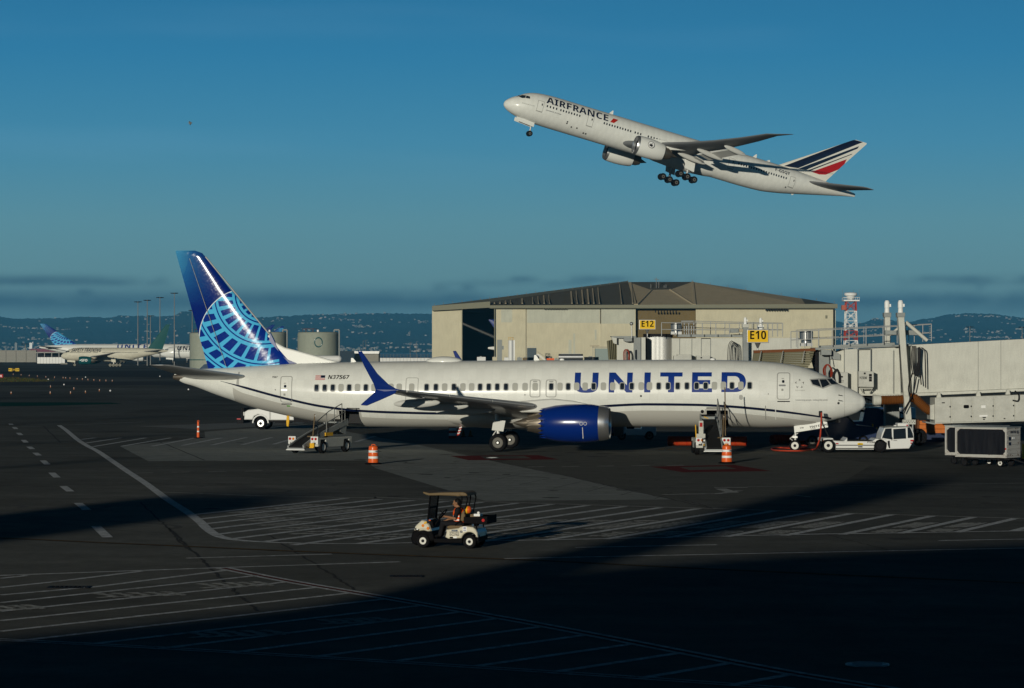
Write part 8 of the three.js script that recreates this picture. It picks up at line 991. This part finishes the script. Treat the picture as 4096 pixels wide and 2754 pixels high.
// ---------------------------------------------------------------- golf cart and driver
const CART = gp(1806, 2190), TURN = Math.PI - 0.26;
const cl = (x, y) => [(1700 - x) / 827 / 1.05, (1480 - y) / 827], cp = a => a.map(p => cl(...p));
{
  const t = thing('golf_cart', 'cream golf cart with tan roof and black cargo bed on the apron', 'golf cart', [CART[0], 0, CART[1]]); t.rotation.y = TURN; const W = 1.14; // own axes: forward +x; the driver's side, -z, faces the camera
  const off = -0.72; const S = (pts, d, b = 0.03) => extr(cp(pts), d, b).translate(off, 0, 0), c0 = (x, y) => { const p = cl(x, y); return [p[0] + off, p[1]]; };
  const arch = (cx, cy, r, a0, a1) => { const o = []; for (let i = 0; i <= 10; i++) { const a = a0 + (a1 - a0) * i / 10; o.push([cx + r * Math.cos(a), cy - r * Math.sin(a)]); } return o; };
  part(t, 'rear_body', S([[1060, 1010], [1400, 968], [1470, 925], [1620, 915], [1800, 935], [1870, 990], [1920, 1080], [1935, 1195], ...arch(1700, 1290, 225, 0.45, 2.75), [1480, 1222], [1120, 1240], [1035, 1200], [1070, 1080]], W, 0.05), M.cream);
  part(t, 'front_cowl', S([[150, 1052], [195, 930], [370, 778], [480, 800], [590, 905], [645, 1055], [540, 1076], [430, 1048], [300, 1068]], W - 0.08, 0.09), M.cream);
  part(t, 'bumper', S([[66, 1260], [110, 1095], [155, 1048], [300, 1062], [430, 1045], [545, 1072], [640, 1055], [700, 1150], [730, 1290], [560, 1330], [520, 1180], [420, 1130], [310, 1180], [270, 1340], [230, 1420], [110, 1380]], W - 0.14, 0.05), M.black);
  part(t, 'floor_pan', S([[700, 1240], [1500, 1240], [1500, 1345], [720, 1345]], W - 0.1, 0.02), M.black); part(t, 'rear_bumper', S([[1890, 1150], [1945, 1190], [1950, 1300], [1880, 1290]], W - 0.1, 0.02), M.black);
  const z = -W / 2; for (const [x, y] of [[420, 1320], [1700, 1305]]) for (const s of [-1, 1]) { const p = c0(x, 0); wheel(t, p[0], 0.215, s * 0.46, 0.215, 0.2, M.tyre, M.rimWhite, 0.52); }
  part(t, 'headlight', [-1, 1].map(s => { const p = c0(262, 1010); return new THREE.SphereGeometry(0.075, 16, 10).scale(0.9, 0.55, 0.45).translate(p[0], p[1], s * (W / 2 - 0.07)); }), M.lampClear); part(t, 'headlight_surround', [-1, 1].map(s => { const p = c0(262, 1010); return new THREE.SphereGeometry(0.09, 16, 10).scale(0.95, 0.6, 0.4).translate(p[0], p[1], s * (W / 2 - 0.075)); }), M.black);
  for (const [x, y] of [[422, 918], [560, 985]]) { const p = c0(x, y); part(t, 'orange_dot', cyl(0.045, 0.045, 0.012, p[0], p[1], z + 0.035, 20, 'z'), M.amber); }
  part(t, 'cowl_sticker', [box(0.2, 0.004, 0.3, ...c0(300, 845), 0, 0, -0.72)], M.reflect); { const p = c0(485, 848); part(t, 'yellow_sticker', box(0.1, 0.055, 0.006, p[0], p[1], z + 0.04, 0, -0.5), M.yellow); }
  // roof on four posts
  part(t, 'roof', S([[412, 95], [430, 62], [600, 98], [900, 78], [1520, 62], [1600, 85], [1640, 130], [1640, 155], [1480, 158], [1380, 172], [1280, 160], [900, 152], [590, 160], [500, 140]], 1.1, 0.03), M.tan); { const a = c0(1265, 92), b = c0(1440, 140); part(t, 'roof_pocket', box(Math.abs(a[0] - b[0]), a[1] - b[1], 0.03, (a[0] + b[0]) / 2, (a[1] + b[1]) / 2, -0.555), M.tan); }
  const post = (pts, s, r = 0.018) => tube(pts.map(([x, y]) => { const p = c0(x, y); return [p[0], p[1], s]; }), r, 14, 8);
  for (const s of [-0.48, 0.48]) { part(t, 'rear_post', post([[1480, 160], [1480, 250], [1440, 480], [1420, 800]], s, 0.02), M.black); part(t, 'rear_strut', post([[1600, 150], [1630, 220], [1590, 420], [1560, 620]], s, 0.02), M.black); part(t, 'front_post', post([[600, 160], [570, 500], [540, 790]], s * 0.95, 0.018), M.black); }
  { const a = c0(600, 160), b = c0(535, 780); const sl = Math.atan2(b[0] - a[0], a[1] - b[1]); part(t, 'windscreen', [box(0.012, Math.hypot(a[0] - b[0], a[1] - b[1]) * 0.48, 0.86, a[0] + (b[0] - a[0]) * 0.25, a[1] + (b[1] - a[1]) * 0.25, 0, 0, sl), box(0.014, Math.hypot(a[0] - b[0], a[1] - b[1]) * 0.46, 0.88, a[0] + (b[0] - a[0]) * 0.74 + 0.012, a[1] + (b[1] - a[1]) * 0.74, 0, 0, sl)], new THREE.MeshPhysicalMaterial({ color: rgb(0.05, 0.06, 0.065), roughness: 0.12, transparent: true, opacity: 0.86 })); part(t, 'windscreen_frame', [-0.44, 0.44].map(s => beam([a[0], a[1], s], [b[0], b[1], s], 0.05, 0.03)).concat([box(0.05, 0.05, 0.9, (a[0] + b[0]) / 2, (a[1] + b[1]) / 2, 0)]), M.black); }
  part(t, 'dash', S([[560, 780], [660, 800], [700, 960], [650, 985], [600, 900]], 0.9, 0.02), M.black); { const p = c0(585, 805); part(t, 'red_knob', rbox(0.06, 0.035, 0.05, 0.01, p[0], p[1] + 0.02, z + 0.14), M.orange); }
  part(t, 'steering_column', tube([[...c0(680, 920), -0.26], [...c0(800, 760), -0.26], [...c0(900, 670), -0.26]], 0.026, 10, 8), M.black); { const p = c0(905, 625), g = new THREE.TorusGeometry(0.17, 0.017, 8, 28); g.rotateY(Math.PI / 2).rotateZ(0.72).translate(p[0], p[1], -0.26); part(t, 'steering_wheel', [g, bar([p[0] - 0.1, p[1] - 0.09, -0.26], [p[0] + 0.1, p[1] + 0.1, -0.26], 0.014), bar([p[0], p[1], -0.42], [p[0], p[1], -0.1], 0.014)], M.black); }
  part(t, 'seat_cushion', S([[1060, 980], [1080, 925], [1160, 905], [1480, 900], [1480, 975], [1160, 1005]], 1.0, 0.05), M.tan); part(t, 'seat_back', S([[1430, 780], [1450, 620], [1500, 540], [1560, 530], [1575, 620], [1540, 780], [1500, 810]], 1.0, 0.05), M.tan); part(t, 'seat_frame', S([[1160, 1005], [1300, 900], [1430, 820], [1530, 830], [1540, 910], [1400, 970], [1250, 1000]], 0.9, 0.02), M.black); for (const s of [-0.5, 0.5]) part(t, 'hip_guard', post([[1290, 900], [1380, 830], [1460, 790]], s, 0.02), M.black);
  part(t, 'rear_support', S([[1745, 860], [1780, 860], [1780, 930], [1745, 930]], 0.5, 0.01), M.black); part(t, 'rear_stay', [-0.4, 0.4].map(s => post([[1860, 855], [1865, 1000], [1940, 1190]], s, 0.02)), M.black);
  const bed = part(t, 'cargo_bed', [S([[1520, 830], [2180, 845], [2180, 858], [1520, 845]], 1.06, 0.005), ...[-0.53, 0.53].map(s => S([[1560, 690], [2185, 660], [2185, 855], [1540, 842]], 0.03, 0.005).translate(0, 0, s)), S([[2165, 655], [2188, 650], [2188, 850], [2165, 850]], 1.08, 0.005), S([[1540, 690], [1560, 690], [1560, 840], [1540, 840]], 1.06, 0.005)], M.black); { const p = c0(2080, 760); part(bed, 'red_reflector', cyl(0.048, 0.048, 0.015, p[0], p[1], -0.552, 20, 'z'), M.lampRed); }
  // the side's lettering and decals
  const L = (str, x, y, size, sx, m, f = font) => { const p = c0(x, y); const g = new THREE.ShapeGeometry(textShapes(str, size, { sx, f })); g.rotateY(Math.PI).translate(p[0], p[1], z - 0.004); return g; };
  part(t, 'side_lettering', [L('GC2762', 1160, 1158, 0.068, 0.92), L('UNITED', 1160, 1090, 0.046, 1.3)], M.navy); { const p = c0(1305, 1028); part(t, 'blue_plate', box(0.19, 0.05, 0.006, p[0], p[1], z - 0.003), std([0.02, 0.05, 0.12], 0.5)); part(t, 'plate_lettering', L('SFOJL 7', 1240, 1043, 0.036, 1, M.reflect).translate(0, 0, -0.005), M.shade); }
  { const p = c0(1213, 1205), q = c0(1315, 1198), r = c0(1580, 985), u = c0(1485, 1055); part(t, 'black_label', box(0.1, 0.042, 0.006, p[0], p[1], z - 0.003), M.black); part(t, 'white_label', [box(0.115, 0.05, 0.006, q[0], q[1], z - 0.003), box(0.13, 0.15, 0.006, r[0], r[1], z - 0.003)], M.reflect); part(t, 'label_print', [box(0.08, 0.03, 0.004, r[0], r[1] + 0.03, z - 0.007), box(0.09, 0.02, 0.004, r[0], r[1] - 0.035, z - 0.007)], M.letterBlue); part(t, 'logo_square', box(0.075, 0.07, 0.006, u[0], u[1], z - 0.003), M.navy); part(t, 'logo_curve', [0.03, 0.045, 0.06].map(k => new THREE.TorusGeometry(k, 0.003, 4, 12, Math.PI / 2).translate(u[0] - 0.03, u[1] - 0.03, z - 0.008)), M.reflect); }
  const base = t.position, rot = (x, y, zz) => { const v = new THREE.Vector3(x, y, zz).applyAxisAngle(new THREE.Vector3(0, 1, 0), TURN); return [base.x + v.x, base.y + v.y, base.z + v.z]; };
  // carried things
  { const p = c0(1830, 655), b = thing('parcel', 'brown and white cardboard parcel on the golf cart cargo bed', 'parcel', rot(p[0], c0(0, 842)[1], -0.3)); b.rotation.y = TURN; const h = c0(0, 620)[1] - c0(0, 842)[1]; part(b, 'carton', box(0.3, h, 0.3, 0, h / 2, 0), M.tan); part(b, 'paper_wrap', box(0.19, 0.07, 0.31, -0.06, h - 0.02, 0), M.reflect); part(b, 'tissue', new THREE.IcosahedronGeometry(0.045, 1).translate(-0.07, h + 0.04, 0), M.reflect); }
  { const p = c0(1625, 510), b = thing('hard_hat', 'yellow and orange hard hat hung behind the cart seat', 'hard hat', rot(p[0], p[1] - 0.1, -0.38)); b.rotation.y = TURN; part(b, 'shell', new THREE.SphereGeometry(0.115, 22, 14).scale(0.75, 1, 1).translate(-0.02, 0.1, 0), M.orange); part(b, 'brim', lathe([[0, 0.115], [0.05, 0.12], [0.06, 0.1], [0.05, 0.01]], 24).rotateZ(-Math.PI / 2).scale(1, 1, 1).translate(0.0, 0.1, 0), M.yellow); part(b, 'strap', bar([0.02, 0.2, 0], [0.07, 0.12, -0.02], 0.014), M.black); }
  // driver: own axes as the cart's; looks along +x
  const D = thing('person', 'seated driver in black polo and orange reflective vest, one hand on the wheel', 'person', rot(c0(1330, 0)[0], 0, -0.26)); D.rotation.y = TURN; const ox = c0(1330, 0)[0]; const K = (x, y, zz) => { const p = c0(x, y); return [p[0] - ox, p[1], zz]; };
  const cap = (p, a, b, ra, rb) => { const pa = [p[0] - a[0], p[1] - a[1], p[2] - a[2]], ba = [b[0] - a[0], b[1] - a[1], b[2] - a[2]], l2 = ba[0] ** 2 + ba[1] ** 2 + ba[2] ** 2 || 1e-9, h = clamp((pa[0] * ba[0] + pa[1] * ba[1] + pa[2] * ba[2]) / l2, 0, 1); return Math.hypot(pa[0] - ba[0] * h, pa[1] - ba[1] * h, pa[2] - ba[2] * h) - (ra + (rb - ra) * h); };
  const smin = (a, b, k) => { const h = clamp(0.5 + 0.5 * (b - a) / k, 0, 1); return b + (a - b) * h - k * h * (1 - h); };
  function sdf(bones, c, size, res, k = 0.03, cut) { const mc = new MarchingCubes(res, new THREE.MeshStandardMaterial(), false, false, 200000); mc.isolation = 0; const h = size / 2; for (let z_ = 0; z_ < res; z_++) for (let y_ = 0; y_ < res; y_++) for (let x_ = 0; x_ < res; x_++) { const p = [c[0] + (x_ / res * 2 - 1) * h, c[1] + (y_ / res * 2 - 1) * h, c[2] + (z_ / res * 2 - 1) * h]; let d = 1e3; for (const b of bones) { const v = b.length === 5 && Array.isArray(b[4]) ? 0 : cap(p, b[0], b[1], b[2], b[3]); d = d > 100 ? v : smin(d, v, k); } if (cut) d = Math.max(d, cut(p)); mc.field[x_ + y_ * res + z_ * res * res] = -d; } mc.update(); const n = mc.count, g = new THREE.BufferGeometry(); g.setAttribute('position', new THREE.BufferAttribute(mc.positionArray.slice(0, n * 3), 3)); g.setAttribute('normal', new THREE.BufferAttribute(mc.normalArray.slice(0, n * 3), 3)); g.scale(h, h, h).translate(...c); return g; }
  const hip = K(1370, 870, 0), chest = K(1345, 600, 0), neck = K(1320, 470, 0), head = K(1285, 365, 0), sh = s => K(1350, 530, s * 0.19), hl = s => K(1350, 880, s * 0.1), kn = s => K(930, 860, s * 0.13), an = s => K(850, 1150, s * 0.12);
  const elN = K(1290, 730, -0.24), wrN = K(1080, 690, -0.2), haN = K(1010, 690, -0.17), elF = K(1240, 720, 0.25), wrF = K(1010, 770, 0.14), haF = K(935, 820, 0.12);
  const limb = [[hip, chest, 0.15, 0.16], [chest, neck, 0.15, 0.065], [neck, head, 0.055, 0.07], [sh(-1), sh(1), 0.075, 0.075]];
  for (const s of [-1, 1]) limb.push([hl(s), kn(s), 0.088, 0.062], [kn(s), an(s), 0.06, 0.042], [an(s), K(770, 1185, s * 0.12), 0.045, 0.04]);
  const armN = [[sh(-1), elN, 0.058, 0.045], [elN, wrN, 0.043, 0.03]], armF = [[sh(1), elF, 0.058, 0.045], [elF, wrF, 0.043, 0.03]]; limb.push(...armN, ...armF);
  const skin = std([0.26, 0.13, 0.07], 0.55), fingers = (h, w, dir, curl) => { const o = [[w, h, 0.03, 0.032]]; for (let i = 0; i < 4; i++) { const dz = (i - 1.5) * 0.019, a = [h[0] + dir[0] * 0.03, h[1] + dir[1] * 0.03 + 0.004, h[2] + dz], L1 = [0.033, 0.038, 0.036, 0.028][i], b = [a[0] + dir[0] * L1, a[1] + dir[1] * L1 - curl * 0.3, a[2]], c = [b[0] + dir[0] * 0.012, b[1] - curl, b[2]]; o.push([a, b, 0.0095, 0.009], [b, c, 0.009, 0.008]); } o.push([[w[0] * 0.4 + h[0] * 0.6, h[1] + 0.012, h[2] - 0.028], [h[0] + dir[0] * 0.035, h[1] + 0.035, h[2] - 0.03], 0.011, 0.009]); return o; };
  const headBones = [[[head[0] - 0.015, head[1] + 0.045, 0], [head[0] - 0.015, head[1] + 0.04, 0.001], 0.098, 0.098], [[head[0] + 0.03, head[1] - 0.06, 0], [head[0] + 0.04, head[1] + 0.05, 0], 0.058, 0.07], [[head[0] + 0.098, head[1] + 0.02, 0], [head[0] + 0.118, head[1] - 0.018, 0], 0.012, 0.017], [[head[0] + 0.09, head[1] - 0.062, -0.015], [head[0] + 0.09, head[1] - 0.062, 0.015], 0.014, 0.014], [[head[0] + 0.07, head[1] - 0.1, 0], [head[0] + 0.03, head[1] - 0.1, 0], 0.03, 0.035], ...[-1, 1].map(s => [[head[0] - 0.015, head[1] - 0.02, s * 0.085], [head[0] - 0.02, head[1] + 0.025, s * 0.09], 0.014, 0.019])];
  const bodyG = sdf(limb, [hip[0] + 0.25, 0.72, 0], 1.5, 110, 0.03);
  const hd = sdf([...headBones, [neck, [head[0] - 0.01, head[1], 0], 0.055, 0.065]], [head[0], head[1], 0], 0.42, 90, 0.018), h1 = sdf(fingers(haN, wrN, [1, 0.05], 0.03), haN, 0.26, 72, 0.006), h2 = sdf(fingers(haF, wrF, [0.95, -0.3], 0.02), haF, 0.26, 72, 0.006);
  const body = part(D, 'body', [bodyG, hd, h1, h2], skin);
  const grow = (b, e) => b.map(q => [q[0], q[1], q[2] + e, q[3] + e]); const black = std([0.009, 0.009, 0.011], 0.85);
  part(D, 'polo_shirt', sdf([...grow([[hip, chest, 0.15, 0.16], [chest, [neck[0], neck[1] - 0.02, 0], 0.15, 0.062], [sh(-1), sh(1), 0.075, 0.075]], 0.012), ...[[sh(-1), elN], [sh(1), elF]].map(([a, b]) => [a, [a[0] + (b[0] - a[0]) * 0.72, a[1] + (b[1] - a[1]) * 0.72, a[2] + (b[2] - a[2]) * 0.72], 0.07, 0.066])], [chest[0], chest[1] - 0.05, 0], 0.95, 84, 0.03), black);
  part(D, 'trousers', sdf([...[-1, 1].flatMap(s => [[hl(s), kn(s), 0.104, 0.076], [kn(s), an(s), 0.074, 0.062]]), [K(1380, 880, -0.08), K(1380, 880, 0.08), 0.14, 0.14]], [hip[0] + 0.25, 0.62, 0], 1.2, 96, 0.03), black);
  part(D, 'shoes', [-1, 1].map(s => sdf([[an(s), K(740, 1195, s * 0.12), 0.056, 0.045]], [an(s)[0] + 0.05, an(s)[1] - 0.03, s * 0.12], 0.4, 40)), M.black);
  // vest: shell over the shirt, open at neck and arms, with pale bands
  const vb = grow([[hip, chest, 0.15, 0.16], [chest, [neck[0], neck[1] - 0.02, 0], 0.15, 0.07], [sh(-1), sh(1), 0.06, 0.06]], 0.024), vcut = p => Math.max(-(p[1] - (hip[1] - 0.02)), p[1] - (neck[1] - 0.005), -cap(p, [sh(-1)[0], sh(-1)[1] - 0.06, -0.35], [sh(-1)[0], sh(-1)[1] - 0.06, -0.17], 0.1, 0.085), -cap(p, [sh(1)[0], sh(1)[1] - 0.06, 0.35], [sh(1)[0], sh(1)[1] - 0.06, 0.17], 0.1, 0.085));
  const vest = part(D, 'safety_vest', sdf(vb, [chest[0], chest[1] - 0.05, 0], 0.85, 96, 0.03, vcut), std([0.85, 0.1, 0.012], 0.6));
  for (const [a, b] of [[0.1, 0.145], [0.21, 0.25]]) part(vest, 'reflective_band', sdf(grow(vb, 0.006), [chest[0], chest[1] - 0.05, 0], 0.85, 96, 0.03, p => Math.max(vcut(p), p[1] - (hip[1] + b), (hip[1] + a) - p[1])), M.reflect);
  part(D, 'hair', sdf([[[head[0] - 0.03, head[1] + 0.06, 0], [head[0] - 0.03, head[1] + 0.055, 0], 0.104, 0.104], [[head[0] - 0.06, head[1] - 0.01, 0], [head[0] - 0.07, head[1] - 0.06, 0], 0.07, 0.05]], [head[0], head[1], 0], 0.42, 72, 0.02, p => (p[0] - head[0]) * 0.75 - (p[1] - head[1]) * 0.8 + 0.012 + 0.0), std([0.006, 0.005, 0.005], 0.6));
  part(D, 'beard', sdf([[[head[0] + 0.02, head[1] - 0.105, 0], [head[0] + 0.07, head[1] - 0.095, 0], 0.042, 0.04], [[head[0] + 0.098, head[1] - 0.045, -0.02], [head[0] + 0.098, head[1] - 0.045, 0.02], 0.01, 0.01]], [head[0] + 0.04, head[1] - 0.08, 0], 0.2, 44, 0.012), std([0.008, 0.006, 0.006], 0.7));
  for (const s of [-1, 1]) { part(D, 'eye', new THREE.SphereGeometry(0.011, 10, 8).translate(head[0] + 0.088, head[1] + 0.022, s * 0.033), M.reflect); part(D, 'eyebrow', box(0.012, 0.007, 0.034, head[0] + 0.097, head[1] + 0.042, s * 0.034), M.black); }
}
scene.traverse(o => { if (o.isMesh) { o.castShadow = true; o.receiveShadow = true; } });
renderer.render(scene, camera);
